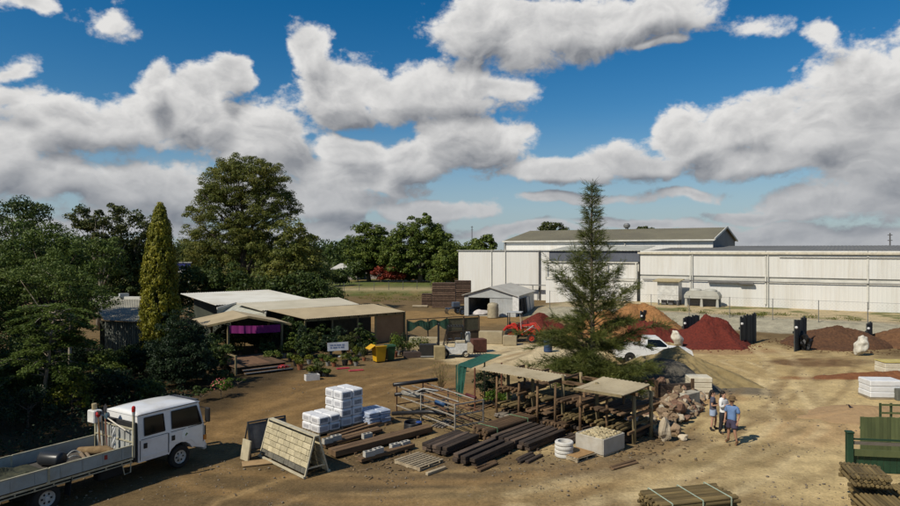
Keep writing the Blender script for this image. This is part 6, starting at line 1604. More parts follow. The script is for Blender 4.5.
# ------------------------------------------------------------------ steel pipe rack
def pipe_rack():
    o_ = G(455, 435); l_ = G(396.7, 411.5); d = l_ - o_; ang = math.atan2(d.y, d.x); Ln = d.length
    t = thing('pipe_rack', 'open steel pipe rack with pale bars', 'rack', o_, ang)   # local x along the rack, -y away from the camera
    WB = pm('white_bar', (.33, .31, .26), (.20, .16, .12), rough=.6, scale=5); RB = pm('rust_bar', (.14, .07, .04), (.09, .05, .03), rough=.8, scale=5)
    D = -1.45
    for x, m in ((0, WB), (Ln * .55, WB), (Ln, RB)):
        for y in (0, D):
            MB().box((x, y, .63), (.05, .05, 1.26)).build('post', m, t)
        for z in (.32, .78, 1.22): MB().beam((x, 0, z), (x, D, z), .04, .05).build('arm', m, t)
    for z in (.32, .78, 1.22):
        for y in (0, D): MB().beam((0, y, z - .03), (Ln, y, z - .03), .035, .045).build('rail', WB if y == 0 else RB, t)
    R_ = lambda x, y, z: t.matrix_world @ Vector((x, y, z))
    bpy.context.view_layer.update()
    def lay(name, label, pts, r, mat, cat, n=9, group=None):
        mb = MB(); mb.path(pts, r, n); ob = mb.build(name, mat, None, smooth=True, loc=o_, rz=ang); tag(ob, label, cat, group)
    BP = pm('black_poly', (.022, .022, .024), rough=.4)
    lay('black_pipe', 'thick black pipe lying across the rack top', [(Ln - .3, .35, 1.33), (Ln - .55, -1.9, 1.35)], .09, BP, 'pipe')
    lay('black_pipe', 'second black pipe on the rack middle shelf', [(Ln - .35, .3, .88), (Ln - .55, -1.7, .9)], .085, BP, 'pipe')
    lay('black_pipe', 'long black pipe sloping at the rack foot', [(Ln - .9, .75, .2), (Ln * .45, -.1, .5), (Ln * .3, -.5, .5)], .09, BP, 'pipe')
    lay('grey_pipe', 'pale bent pipe arching over the rack', [(Ln * .75, .1, .98), (Ln * .6, -.3, 1.35), (Ln * .42, -.5, 1.38)], .035, pm('grey_pvc', (.34, .34, .32), rough=.4), 'pipe')
    for k, (y, z, m, lb) in enumerate([(-.3, 1.27, WB, 'pale steel bar on the rack top near edge'), (-.8, 1.27, RB, 'rusty steel bar on the rack top'), (-1.1, 1.27, WB, 'pale steel bar at the rack top back'), (-.4, .83, SLEEP_GY, 'grey timber bar on the middle shelf'), (-.9, .83, RB, 'rusty bar on the middle shelf'), (-.5, .37, SLEEP_BR, 'brown timber on the lowest shelf'), (-1.0, .37, RB, 'rusty tube on the lowest shelf')]):
        lay('steel_bar', lb, [(.15, y, z), (Ln * .85 - .2 * k, y - .1, z)], .028, m, 'bar', 6)
    lay('pipe_fitting', 'blue bundle of fittings on the middle shelf', [(Ln * .42, -.4, .9), (Ln * .30, -.5, .9)], .12, pm('blue_fitting', (.03, .08, .18), rough=.5), 'fittings')
    lay('pipe_fitting', 'grey roll of fabric on the middle shelf', [(Ln * .92, -.1, .93), (Ln * .68, -.4, .93)], .13, pm('grey_fabric', (.30, .28, .24), (.16, .15, .13), rough=.9, scale=4), 'fabric roll')
    lay('steel_offcut', 'maroon steel offcut at the rack far right', [(.2, -1.2, 1.31), (.9, -1.25, 1.31)], .07, pm('maroon', (.10, .02, .02), rough=.6), 'offcut')
pipe_rack()
def coil():
    p = G(413, 431); mb = MB()
    pts = [Vector((math.cos(a) * (.36 - .006 * (a % 3)), math.sin(a) * (.36 - .006 * (a % 3)), .04 + a / (2 * math.pi) * .052)) for a in np.linspace(0, 2 * math.pi * 6.5, 150)]
    mb.path(pts, .032, 6); tag(mb.build('coiled_pipe', pm('black_poly', (.02, .02, .02)), None, smooth=True, loc=p), 'coil of black poly pipe on the ground by the rack', 'coil')
    q = G(421.5, 424.5, .3); mb = MB(); mb.lathe([(.10, 0), (.13, .03), (.10, .06)], (0, 0, 0), 14); tag(mb.build('blue_cap', pm('blue_plastic', (.02, .06, .25), rough=.4), None, loc=(p.x + .25, p.y - .1, .36)), 'small blue cap lying on the coiled pipe', 'cap')
coil()
# ------------------------------------------------------------------ open timber rack with sheet roofs
def timber_rack():
    o_ = Vector((7.1, 24.7, 0)); ang = R(45)
    t = thing('timber_rack', 'open post and beam timber rack with two tan sheet roofs', 'shelter', o_, ang)   # local x goes back, y goes left along the rack
    PB = TIMBER_P
    ys = [0, 1.65, 3.3, 4.9, 6.3]; D = 1.35
    for i, y in enumerate(ys):
        for x in (0, D):
            h = 2.08 + .06 * ((i * 7) % 3) - .05 * (x > 0)
            mb = MB(); mb.path([(x + .1 * (i in (1, 3)), y, -.1), (x + .05, y + .02, h * .5), (x, y, h)], [.085, .08, .07], 9); mb.build('post', PB, t, smooth=True)
    for (x, y, h) in ((-.75, 1.95, 1.98), (.7, 2.5, 1.7), (.6, .8, 1.75), (-.6, 4.2, 1.9), (-.5, .9, 1.7), (-.7, 3.2, 1.95), (-.6, 5.2, 1.75), (.2, 2.4, 1.6), (.3, 5.6, 1.9), (-.8, 6.3, 2.0)):
        mb = MB(); mb.path([(x, y, -.1), (x + .03, y, h)], [.06, .05], 8); mb.build('post', SLEEP_BR, t, smooth=True)
    for x in (-.02, D):
        for (y0, y1, z) in ((-.2, 3.1, 1.95), (2.7, 6.6, 1.92)): MB().beam((x, y0, z), (x, y1, z + random.uniform(-.06, .06)), .09, .12).build('beam', SLEEP_BR, t)
    for y in ys:
        for z in (.5, 1.12): MB().beam((-.45, y, z + random.uniform(-.05, .05)), (D + .25, y, z + random.uniform(-.05, .05)), .08, .10).build('shelf_bearer', SLEEP_BR, t)
        MB().beam((-.9, y + .1, 1.98), (D, y + .1, 2.06), .07, .09).build('rafter', SLEEP_BR, t)
    rm = pm('rack_roof_sheet', (.43, .36, .235), (.34, .28, .175), scale=.9, rough=.7, dirt=(.22, .17, .10), dirt_amt=.45, dirt_scale=.9)
    MB().corr((-.95, -.05, 2.06), (-.95, 2.1, 2.02), (.98, 2.0, 2.20), (.98, -.15, 2.20), 12, .014, sag=.03).build('roof_sheet', rm, t)
    MB().corr((-.95, 3.35, 2.10), (-1.05, 7.2, 2.10), (.22, 7.35, 2.20), (.25, 3.3, 2.18), 26, .014, sag=.02).build('roof_sheet', rm, t)
    MB().beam((-.98, -.05, 2.01), (-.98, 2.1, 1.97), .04, .1).build('fascia', PB, t)
    bpy.context.view_layer.update()
    mw = t.matrix_world.copy()
    lb = ['lowest shelf at the rack right end', 'lowest shelf second bay from right', 'lowest shelf third bay from right', 'lowest shelf at the rack left end']
    for i in range(4):
        for z, nm in ((.56, 'lower shelf'), (1.18, 'upper shelf')):
            c = mw @ Vector((D * .38, ys[i] + .78, 0)); m = random.choice((POLE_R, SLEEP_BR, POLE_M)); rnd_ = random.random() < .6
            pos = ['the right end bay', 'the second bay from right', 'the third bay from right', 'the left end bay'][i]
            stack('shelf_timber', 'timber lengths on the %s of %s' % (nm, pos), c, ang, 2.3, 8 if rnd_ else 6, 2 if z < 1 else random.choice((1, 2)), .13 if rnd_ else .18, .12 if rnd_ else .07, m, .025, .38, .09, piece='pole' if rnd_ else 'plank', round_=rnd_, bearers=False, z0=z, group='timber on the rack shelves')
        c = mw @ Vector((D * .45, ys[i] + .78, 0))
        stack('shelf_timber', 'dark sleepers stacked under %s' % pos, c, ang, 2.1, 5, 2, .2, .12, SLEEP_DK, .04, .1, .03, group='timber on the rack shelves')
    for i, (x, y, z, lb_) in enumerate([(.35, .35, .76, 'blue grey tarpaulin bundle on the rack right end'), ]):
        c = mw @ Vector((x, y, z)); mb = MB(); mb.blob((0, 0, .1), (.3, .22, .12), 4, .4, 2); tag(mb.build('tarpaulin', pm('blue_grey_tarp', (.20, .23, .28), rough=.6), None, loc=c), lb_, 'tarpaulin')
timber_rack()
def shade_corner():
    p = Vector((1.15, 29.6, 0)); t = thing('shade_cover', 'green shade cloth corner at the left end of the timber rack', 'shade cloth', p, R(45))
    SC = pm('green_shade_cloth', (.018, .085, .060), (.012, .06, .042), scale=6, rough=.8)
    for x, y in ((0, 0), (0, 1.1), (1.9, 1.1), (1.9, 0)): MB().tube((x, y, 0), (x, y, 2.05), .04, 6).build('post', TIMBER_P if y else RUSTP, t)
    n = 12
    def cloth(nm, a, b, c, d, sag):
        a, b, c, d = map(Vector, (a, b, c, d)); vs = []
        for j in range(n + 1):
            for i in range(n + 1):
                q = a.lerp(b, i / n).lerp(d.lerp(c, i / n), j / n); w = math.sin(i * 1.3) * .02 + math.sin(j * .9 + i) * .02
                vs.append((q.x + w, q.y + w, q.z - sag * math.sin(math.pi * i / n) * math.sin(math.pi * j / n)))
        vs2 = [(x + .006, y + .006, z + .008) for x, y, z in vs]; k = len(vs)
        f = [(j * (n + 1) + i, j * (n + 1) + i + 1, (j + 1) * (n + 1) + i + 1, (j + 1) * (n + 1) + i) for j in range(n) for i in range(n)]
        MB().add(vs + vs2, f + [tuple(k + q for q in reversed(g)) for g in f]).build(nm, SC, t)
    cloth('top_cloth', (-.05, .2, 2.0), (2.3, .3, 2.35), (2.2, 1.3, 2.3), (-.05, 1.25, 2.0), .12)
    cloth('side_cloth', (-.03, .5, 2.02), (-.03, 1.2, 2.02), (-.03, 1.2, .5), (-.03, .75, .6), .0)
    cloth('side_cloth', (-.02, 1.22, 2.02), (.9, 1.25, 2.05), (.5, 1.25, 1.1), (-.02, 1.22, .5), .0)
RUSTP = pm('rusty_post', (.16, .06, .035), rough=.8)
shade_corner()
bush('lime green plant growing under the shade cloth corner', G(495, 407), 1.3, .85, 40, 60, .09, LEAF_LIME, 'leafy_plant', .2, cat='plant')
bush('dark shrub inside the shade cloth corner', G(487, 398), 1.7, 1.6, 45, 60, .10, LEAF_BLUE, 'leafy_plant', .25, cat='plant')
def bare_shrub():
    p = G(441, 391); t = thing('bare_shrub', 'thin twiggy shrub behind the pipe rack', 'shrub', p); mb = MB()
    for k in range(46):
        a = random.uniform(0, 6.28); h = random.uniform(.7, 1.5); sp = random.uniform(.1, .55); mb.path([(0, 0, 0), (math.cos(a) * sp * .4, math.sin(a) * sp * .4, h * .5), (math.cos(a) * sp, math.sin(a) * sp, h)], [.014, .009, .004], 4)
    mb.build('stems', pm('twig', (.22, .16, .08), rough=.9), t)
    C = np.stack([RNG.normal(0, .3, 260), RNG.normal(0, .3, 260), RNG.uniform(.3, 1.5, 260)], 1); leaf_mesh('leaves', C, unit(260), np.full(260, .07), .4, LEAF_YEL, t)
bare_shrub()
# ------------------------------------------------------------------ concrete rings, ply, stone crate
def rings():
    p = G(564, 456.5); t = thing('ring_stack', 'stack of white concrete rings', 'ring stack', p)
    RM = pm('white_concrete', (.56, .54, .49), (.46, .44, .39), scale=5, rough=.85, rnd=.06); src = None
    for k in range(4):
        if src is None: src = MB().lathe([(.23, 0), (.31, .0), (.335, .03), (.335, .10), (.31, .13), (.23, .13), (.23, 0)], (0, 0, 0), 26, cap=False).build('ring', RM, t, smooth=False, loc=(0, 0, .01))
        else: inst(src, t, (random.uniform(-.02, .02), random.uniform(-.02, .02), .01 + k * .142), (0, 0, k))
rings()
p = G(577, 457); pallet('low pallet under the tan plywood by the rings', p, R(38), 1.05, .95, group='pallets')
tag(MB().box((0, 0, .165), (.95, .85, .03), ch=.004).build('plywood_sheet', pm('tan_ply', (.33, .20, .085), (.26, .15, .06), scale=3, rough=.8), None, loc=(p.x, p.y, 0), rz=R(41)), 'tan plywood sheet on the pallet by the rings', 'plywood')
def stone_crate():
    p = G(600, 450); t = thing('stone_crate', 'white wrapped crate filled with cream stones', 'crate', p, R(42))
    W2 = pm('wrap_offwhite', (.44, .41, .35), (.36, .33, .27), scale=3, rough=.5, bump=.3, bscale=6, dirt=(.34, .25, .14), dirt_amt=.4)
    for (c_, d_) in (((0, -.6, .36), (1.36, .05, .58)), ((0, .6, .36), (1.36, .05, .58)), ((-.66, 0, .36), (.05, 1.15, .58)), ((.66, 0, .36), (.05, 1.15, .58))): MB().box(c_, d_, ch=.015).build('side_wrap', W2, t)
    MB().box((0, 0, .06), (1.3, 1.2, .12)).build('pallet_base', PALLET_M, t)
    MB().box((0, 0, .34), (1.26, 1.14, .44)).build('fill', pm('cream_fill', (.42, .33, .17), rough=.9), t)
    SM = pm('cream_stone', (.42, .35, .21), (.33, .265, .15), scale=5, rough=.9, rnd=.15); src = None
    for i in range(7):
        for j in range(6):
            loc = (-.54 + i * .18 + random.uniform(-.02, .02), -.46 + j * .185 + random.uniform(-.02, .02), .60 + random.uniform(-.02, .05))
            if src is None: src = MB().blob((0, 0, 0), (.105, .10, .075), 2, .25, 1).build('stone', SM, t, loc=loc)
            else: inst(src, t, loc, (0, 0, random.uniform(0, 6)), random.uniform(.8, 1.15))
stone_crate()
# ------------------------------------------------------------------ rock pile
def rock_pile():
    c = Vector((9.6, 28.6, 0)); t = thing('rock_pile', 'tumbled pile of sandstone rocks behind the timber rack end', 'rock pile', c)
    ROCK = [pm('rock_tan', (.27, .195, .12), (.18, .12, .075), scale=3, rough=.95, bump=.5, bscale=9, rnd=.25), pm('rock_red', (.20, .115, .075), (.13, .075, .05), scale=3, rough=.95, bump=.5, bscale=9, rnd=.25), pm('rock_pale', (.44, .37, .27), (.33, .27, .19), scale=3, rough=.95, bump=.4, bscale=9, rnd=.15)]
    srcs = []
    for k in range(9):
        mb = MB(); mb.blob((0, 0, 0), (1, random.uniform(.6, .95), random.uniform(.45, .8)), k + 1, .55, 2, 1.1)
        # chisel the rock with a few flat cuts
        for q in range(7):
            n = Vector((random.gauss(0, 1), random.gauss(0, 1), random.gauss(0, 1))).normalized(); d_ = random.uniform(.5, .75); nv = []
            for p in mb.v:
                p = Vector(p); e = p.dot(n) - d_
                nv.append(tuple(p - n * e * .92) if e > 0 else tuple(p))
            mb.v = nv
        o = mb.build('stone', ROCK[(0, 1, 0, 2, 0, 1, 0, 2, 1)[k]], t, loc=(random.uniform(-1, 1), random.uniform(-1, 1), .2)); o.scale = (.3,) * 3; srcs.append(o)
    ax = Vector((.72, .69)); bx = Vector((-.69, .72))
    quad = [G(657, 439), G(697, 414), G(703, 396), G(664, 400)]
    for k in range(230):
        f, g_ = random.random(), random.random(); q = quad[0].lerp(quad[1], f).lerp(quad[3].lerp(quad[2], f), g_) - c
        hgt = .95 * (1 - abs(f - .42) * 1.7) * (.35 + .65 * math.sin(math.pi * min(1, g_ * .9 + .08))); z = max(.06, hgt * random.uniform(.25, 1.05))
        inst(random.choice(srcs), t, (q.x, q.y, z), (random.uniform(0, 6), random.uniform(-.5, .5), random.uniform(0, 6)), random.uniform(.12, .34) * random.uniform(.8, 1.25))
rock_pile()
def boulder(label, u, v, rad, seed, mat=('rock_tan')):
    p = G(u, v); mb = MB(); mb.blob((0, 0, rad[2] * .7), rad, seed, .35, 3, 1.2); mb.chisel(6, .62, .85, (0, 0, rad[2] * .7), rad); tag(mb.build('boulder', MATS[mat], None, loc=p), label, 'boulder')
boulder('upright pale boulder beside the rack right post', 664.5, 441, (.26, .24, .62), 4, 'rock_pale'); boulder('white boulder at the right foot of the rock pile', 693, 412.5, (.30, .26, .22), 9, 'rock_pale'); boulder('brown boulder before the rock pile', 676, 434, (.26, .24, .26), 12); boulder('small tan boulder at the rock pile front', 683, 440, (.2, .2, .14), 15, 'rock_pale')
ORD = ['first', 'second', 'third', 'fourth', 'fifth', 'sixth', 'seventh', 'eighth', 'ninth', 'tenth', 'eleventh', 'twelfth', 'thirteenth', 'fourteenth', 'fifteenth']
def block_bay():
    for i, (u, v, rz, d, lb) in enumerate([(673, 417, 38, (1.5, .5, .6), 'near pale concrete bay block above the rocks'), (688, 408, 38, (1.3, .5, .75), 'far pale concrete bay block above the rocks'), (655, 397, 20, (1.7, .5, .55), 'cream concrete trough behind the timber rack')]):
        p = G(u, v); o = MB().box((0, 0, d[2] / 2), d, ch=.03).build('bay_block', pm('bay_concrete', (.42, .39, .31), (.30, .27, .21), scale=2.5, rough=.9, bump=.4, dirt=(.20, .15, .10), dirt_amt=.5), None, loc=p, rz=R(rz)); tag(o, lb, 'concrete block', 'pale concrete blocks')
    p = G(655, 397); 
    for k in range(7):
        mb = MB(); mb.blob((0, 0, 0), (.2, .16, .2), k + 20, .4, 2); q = p + Vector((math.cos(R(20)) * (-.7 + k * .23), math.sin(R(20)) * (-.7 + k * .23), .66 + .06 * (k % 3))); tag(mb.build('garden_rock', MATS['rock_red' if k % 3 else 'rock_tan'], None, loc=q), 'garden rock on the cream concrete trough, %s from left' % ORD[k], 'rock', 'rocks on the cream trough')
    t = thing('sleeper_barrier', 'dark horizontal sleeper barrier between trough and white crate', 'barrier', G(668, 400), R(12)); src = None
    for k in range(4):
        if src is None: src = MB().box((0, 0, 0), (2.0, .12, .19), ch=.012).build('sleeper', SLEEP_DK, t, loc=(.3, 0, .1))
        else: inst(src, t, (.3, 0, .1 + k * .2))
    for x in (-.7, 1.3): MB().box((x, -.1, .5), (.14, .1, 1.05)).build('post', SLEEP_BR, t)
block_bay()
def wrapped_cube(label, u, v, d, rz, top=None, mat=None):
    p = G(u, v); t = thing('wrapped_crate', label, 'crate', p, R(rz))
    W3 = mat or pm('wrap_cream', (.62, .57, .44), (.52, .46, .34), scale=2, rough=.45, bump=.3, bscale=5, dirt=(.40, .30, .16), dirt_amt=.3)
    MB().box((0, 0, .05), (d[0], d[1], .1)).build('pallet_base', PALLET_M, t); n = max(2, int(d[2] / .3))
    for k in range(n): MB().box((0, 0, .1 + (k + .5) * (d[2] - .1) / n), (d[0] - .03 * (k % 2), d[1] - .03 * (k % 2), (d[2] - .1) / n - .004), ch=.03).build('layer', W3, t)
    if top: MB().box((0, 0, d[2] + .03), (d[0] * 1.02, d[1] * 1.02, .05), ch=.01).build('lid', top, t)
    return t
wrapped_cube('cream wrapped crate right of the gravel heap', 698.5, 393, (1.15, 1.0, .9), -6)
wrapped_cube('long white wrapped crate near the green fence panels', 880.5, 397.5, (1.6, 1.1, .95), -4, None, pm('wrap_white2', (.68, .68, .67), (.58, .58, .57), scale=2, rough=.4, bump=.3, bscale=5))
wrapped_cube('low yellow and white wrapped crate at the right edge', 892.5, 374, (1.5, 1.1, .75), -4, pm('yellow_lid', (.52, .42, .12), rough=.5))
p = G(899, 400); tag(MB().box((0, 0, .3), (.5, .6, .6), ch=.03).build('grey_crate', pm('grey_crate', (.12, .12, .10), rough=.8), None, loc=p, rz=R(-4)), 'small dark grey crate beside the long white crate', 'crate')
def bulk_bag(label, u, v, w, h, seed, lean):
    p = G(u, v); mb = MB(); mb.blob((0, 0, h * .48), (w * .5, w * .46, h * .5), seed, .16, 4, 1.5); mb.v = [((x * (1.1 - .28 * (z / h) ** 3) + .05 * math.sin(z * 9 + x * 6)) + lean * z, y * (1.1 - .25 * (z / h) ** 3) + .04 * math.sin(z * 11 + y * 8 + seed), max(0, z)) for x, y, z in mb.v]
    tag(mb.build('bulk_bag', pm('dirty_white_bag', (.58, .55, .47), (.40, .36, .28), scale=4, rough=.8, bump=.4, bscale=8), None, smooth=True, loc=p), label, 'bag')
bulk_bag('crumpled white bulk bag between the two soil heaps', 859, 355.5, .85, 1.45, 3, .22); bulk_bag('crumpled pale bulk bag between the red mulch heaps', 679, 347, .75, 1.35, 6, -.2); bulk_bag('grey crumpled bag at the foot of the largest red heap', 688, 342, .7, 1.0, 9, .1)
# dark sleeper bay posts
BAY = pm('bay_sleeper', (.075, .078, .072), (.04, .042, .04), scale=2, rough=.85, stretch=(1, 1, .2), rnd=.4)
def bay_wall(label, u, v, n, w, h, rz, lean=0.0, extra=None):
    p = G(u, v); t = thing('sleeper_barrier', label, 'barrier', p, R(rz)); src = None
    for k in range(n):
        hh = random.uniform(.93, 1.05)
        if src is None: src = MB().box((0, 0, h / 2), (w * .985, .07, h), ch=.008).build('upright_sleeper', BAY, t)
        else: o = inst(src, t, (k * w, random.uniform(-.015, .015), 0), (random.uniform(-.015, .015), random.uniform(-.008, .008), 0), (1, 1, hh))
    MB().box(((n - 1) * w / 2, .1, h * .6), (n * w, .06, .16)).build('rail', BAY, t)
    MB().lathe([(.01, 0), (.09, .03), (.11, .1), (.09, .17), (.01, .2)], (-w * .3, -.12, h * .72), 10).build('float_ball', pm('white_float', (.66, .65, .62), rough=.5), t)
    return t
bay_wall('grey upright sleeper wall right of the largest red heap', 741, 346, 11, .34, 2.3, 47)
bay_wall('black upright sleeper wall left of the dark soil heap', 795, 351.5, 9, .32, 2.35, 46)
bay_wall('dark sleeper wall between the orange and red heaps', 641, 333, 12, .34, 2.0, 50); bay_wall('dark sleeper wall behind the pale bulk bag', 684, 341, 11, .34, 1.9, 50)
bay_wall('short sleeper wall between the two soil heaps', 867, 345, 7, .34, 1.7, 48)
p = G(803, 350); mb = MB(); mb.blob((0, 0, .5), (.45, .5, .7), 8, .5, 3, 2.0); tag(mb.build('black_sheeting', pm('black_sheet', (.012, .012, .013), rough=.5), None, loc=p), 'black plastic sheeting bunched against the black sleeper wall', 'sheeting')
for i, (u, v, d, lb) in enumerate([(491, 343.5, (1.9, .8, 1.0), 'wide tan concrete block left of the tractor'), (510, 345, (1.1, .8, .75), 'tan concrete block under the tractor'), (424, 349, (2.2, .6, .9), 'tan concrete block below the green shade net')]):
    p = G(u, v); o = MB().box((0, 0, d[2] / 2), d, ch=.04).build('bay_block', pm('tan_block', (.36, .30, .19), (.27, .22, .14), scale=2, rough=.9, bump=.3), None, loc=p, rz=R(-8)); tag(o, lb, 'concrete block', 'tan concrete blocks')
# panels and net behind the forklift
def net_fence():
    a, b = G(407, 346.5), G(479, 341.5); ang = math.atan2(b.y - a.y, b.x - a.x); Ls = (b - a).length
    t = thing('screen_fence', 'brown framed mesh screens with green net behind the forklift', 'screen', a, ang)
    FR = pm('screen_frame', (.06, .045, .032), rough=.8); MS = pm('screen_mesh', (.085, .08, .05), (.06, .055, .035), scale=5, rough=.9)
    for f in (0, .28, .54, .78, 1.0): MB().box((Ls * f, 0, 1.05), (.08, .08, 2.1)).build('post', FR, t)
    MB().beam((0, 0, 2.08), (Ls, 0, 2.12), .06, .06).build('rail', FR, t); MB().beam((Ls * .54, 0, .1), (Ls, 0, .1), .06, .06).build('rail', FR, t)
    for f0, f1 in ((.54, .78), (.78, 1.0)):
        MB().box((Ls * (f0 + f1) / 2, .03, 1.5), (Ls * (f1 - f0) - .12, .02, 1.0)).build('mesh_panel', MS, t); MB().box((Ls * (f0 + f1) / 2, .03, .55), (Ls * (f1 - f0) - .12, .02, .75)).build('mesh_panel', FR, t)
        MB().beam((Ls * f0, 0, .97), (Ls * f1, 0, .97), .05, .06).build('rail', FR, t)
    n = 20; vs = []
    for i in range(n + 1):
        x = Ls * .56 * i / n; vs += [(x, -.06 + .03 * math.sin(i * 1.7), 2.02 - .18 * math.sin(i * .5) ** 2), (x, -.08 + .06 * math.sin(i * 1.3), 1.35 - .2 * math.sin(i * .7 + 1))]
    v2 = [(x, y - .01, z) for x, y, z in vs]; k = len(vs)
    MB().add(vs + v2, [(2 * i, 2 * i + 2, 2 * i + 3, 2 * i + 1) for i in range(n)] + [(k + 2 * i, k + 2 * i + 1, k + 2 * i + 3, k + 2 * i + 2) for i in range(n)]).build('shade_net', pm('green_net', (.02, .07, .045), (.03, .05, .03), scale=4, rough=.9), t)
net_fence()
tag(MB().box((0, 0, .5), (1.1, .8, .95), ch=.03).build('timber_bin', pm('red_brown_bin', (.12, .045, .03), (.07, .03, .02), scale=4, rough=.9), None, loc=G(478, 352), rz=R(18)), 'red-brown timber bin right of the forklift', 'bin')
tag(MB().box((0, 0, .45), (.75, .6, .9), ch=.03).build('tan_drum_box', pm('tan_box', (.33, .26, .13), rough=.8), None, loc=G(439.5, 359), rz=R(5)), 'tan upright box in front of the forklift mast', 'box')
# crate stacks in the back of the yard
def slat_crate(loc, rz, z, label, w=3.0, h=1.55):
    t = thing('timber_crate', label, 'crate', (loc[0], loc[1], z), rz, 'brown timber crates at the back')
    m = pm('crate_timber', (.135, .088, .060), (.08, .05, .035), scale=3, rough=.9, rnd=.35); sx = None; sy = None
    for k in range(6):
        zz = .14 + k * .25
        for y in (-.7, .7):
            if sx is None: sx = MB().box((0, 0, 0), (w, .05, .17)).build('slat', m, t, loc=(0, y, zz))
            else: inst(sx, t, (0, y, zz))
        for x in (-w / 2, w / 2):
            if sy is None: sy = MB().box((0, 0, 0), (.05, 1.36, .17)).build('slat', m, t, loc=(x, 0, zz))
            else: inst(sy, t, (x, 0, zz))
    for x in (-w / 2 + .06, 0, w / 2 - .06):
        for y in (-.64, .64): MB().box((x, y, h / 2), (.09, .09, h)).build('post', m, t)
    MB().box((0, 0, .8), (w - .12, 1.26, 1.45)).build('load', pm('crate_dark', (.05, .035, .025), rough=.9), t)
    MB().box((0, 0, h + .03), (w, 1.45, .05)).build('lid', m, t)
for (u, v, z, lb, w) in [(444, 307.5, 0, 'bottom front crate of the tall crate stack', 3.0), (444, 307.5, 1.62, 'top front crate of the tall crate stack', 3.0), (463, 303.5, 0, 'bottom crate of the stack nearest the garage', 2.2), (463, 303.5, 1.62, 'top crate of the stack nearest the garage', 2.2), (427, 305.5, 0, 'single low crate left of the tall stack', 1.3)]:
    slat_crate(G(u, v), R(-4), z, lb, w)
p = G(420, 307); tag(MB().box((0, 0, .12), (2.0, 1.4, .14), ch=.01).build('pallet_load', PALLET_M, None, loc=p), 'flat pale boards left of the low crate', 'boards')

# ------------------------------------------------------------------ pole bundles in the foreground
def pole_bundle(label, loc, rz, Ln, nw, nl, r, z0=0.0, straps=(), strap_m=STRAP_W, group='foreground pole bundles', mat=POLE_M):
    t = stack('pole_bundle', label, loc, rz, Ln, nw, nl, r, r, mat, .004, .04, .006, 'pole', 'pole bundle', True, True, z0, group)
    H = r * .87 * (nl - 1) + r
    for x in straps: strap(t, x, nw * (r + .004) + .01, H, strap_m)
    return t
p1 = Vector((6.4, 17.2, 0)); t = pole_bundle('strapped treated pole bundle in front, upper of two', p1, R(14), 2.35, 11, 4, .10, .52, (-.85, .05, .9))
pole_bundle('treated pole bundle in front, lower of two', p1, R(14), 2.3, 11, 5, .10, 0, ())
tag(MB().blob((0, 0, 0), (.05, .02, .05), 3, .2, 1).build('green_tag', pm('green_tag', (.02, .40, .16), rough=.5), None, loc=p1 + Vector((-1.16, .05, .86))), 'bright green tag on the end of the front pole bundle', 'tag')
p2 = G(860, 492); pole_bundle('treated pole bundle at the right, upper of two', Vector((12.25, 18.9, 0)), R(74), 1.35, 9, 3, .11, .62, (-.4, .4), POLE_M)
pole_bundle('treated pole bundle at the right, lower of two', Vector((12.2, 18.0, 0)), R(78), 2.2, 9, 4, .11, 0, (), POLE_M)
pole_bundle('loose treated poles at the right edge corner', Vector((13.25, 18.2, 0)), R(80), 2.2, 6, 4, .11, 0, (), POLE_M)
tag(MB().blob((0, 0, 0), (.05, .02, .05), 5, .2, 1).build('green_tag', pm('green_tag', (.02, .40, .16)), None, loc=(12.0, 16.9, .45)), 'bright green tag on the right pole bundle', 'tag')

# ------------------------------------------------------------------ green fence panels
GRN = pm('fence_green', (.045, .075, .030), (.03, .052, .022), scale=3, rough=.7, stretch=(1, 1, .3), rnd=.15)
GRN2 = pm('fence_olive', (.10, .115, .045), (.07, .085, .034), scale=3, rough=.75, stretch=(1, 1, .3), rnd=.2)
GRN_D = pm('fence_deep_green', (.018, .052, .026), (.012, .036, .018), scale=3, rough=.6)
def green_fence():
    p = G(849.5, 473); t = thing('post_rail_fence', 'deep green display fence with stout post and rails', 'fence', p, R(-9))
    b = MB(); b.box((0, 0, .68), (.2, .2, 1.36), ch=.02); b.box((0, 0, 1.38), (.24, .24, .06), ch=.015); b.build('post', GRN_D, t)
    for z, h, m in ((1.02, .10, SLEEP_GY), (.70, .22, GRN2), (1.15, .05, GRN_D)): MB().beam((.1, 0, z), (2.6, 0, z), .06, h).build('rail', m, t)
    MB().box((2.5, 0, .6), (.16, .16, 1.2)).build('post', GRN_D, t); src = None
    for k in range(12):
        if src is None: src = MB().box((0, 0, .38), (.19, .03, .72), ch=.005).build('board', GRN_D, t, loc=(.2, .1, 0))
        else: inst(src, t, (.2 + k * .2, .1, 0))
    q = G(862, 462); t = thing('paling_panel', 'olive green paling fence panel behind the deep green fence', 'fence panel', q, R(-5)); src = None
    for k in range(15):
        if src is None: src = MB().box((0, 0, .8), (.125, .025, 1.6), ch=.004).build('paling', GRN2, t)
        else: inst(src, t, (k * .13, 0, random.uniform(-.01, .01)))
    for z in (.4, 1.2): MB().beam((-.05, .04, z), (1.9, .04, z), .05, .08).build('rail', GRN, t)
    q = G(881, 441); t = thing('trellis_panel', 'green trellis fence panel at the right edge', 'fence panel', q, R(-5))
    for z in (.05, .42, .78, 1.1, 1.42): MB().beam((0, 0, z), (1.6, 0, z), .04, .07).build('rail', GRN2, t)
    for x in (0, .4, .8, 1.2, 1.6): MB().box((x, 0.045, .74), (.08, .04, 1.48)).build('upright', GRN, t)
green_fence()
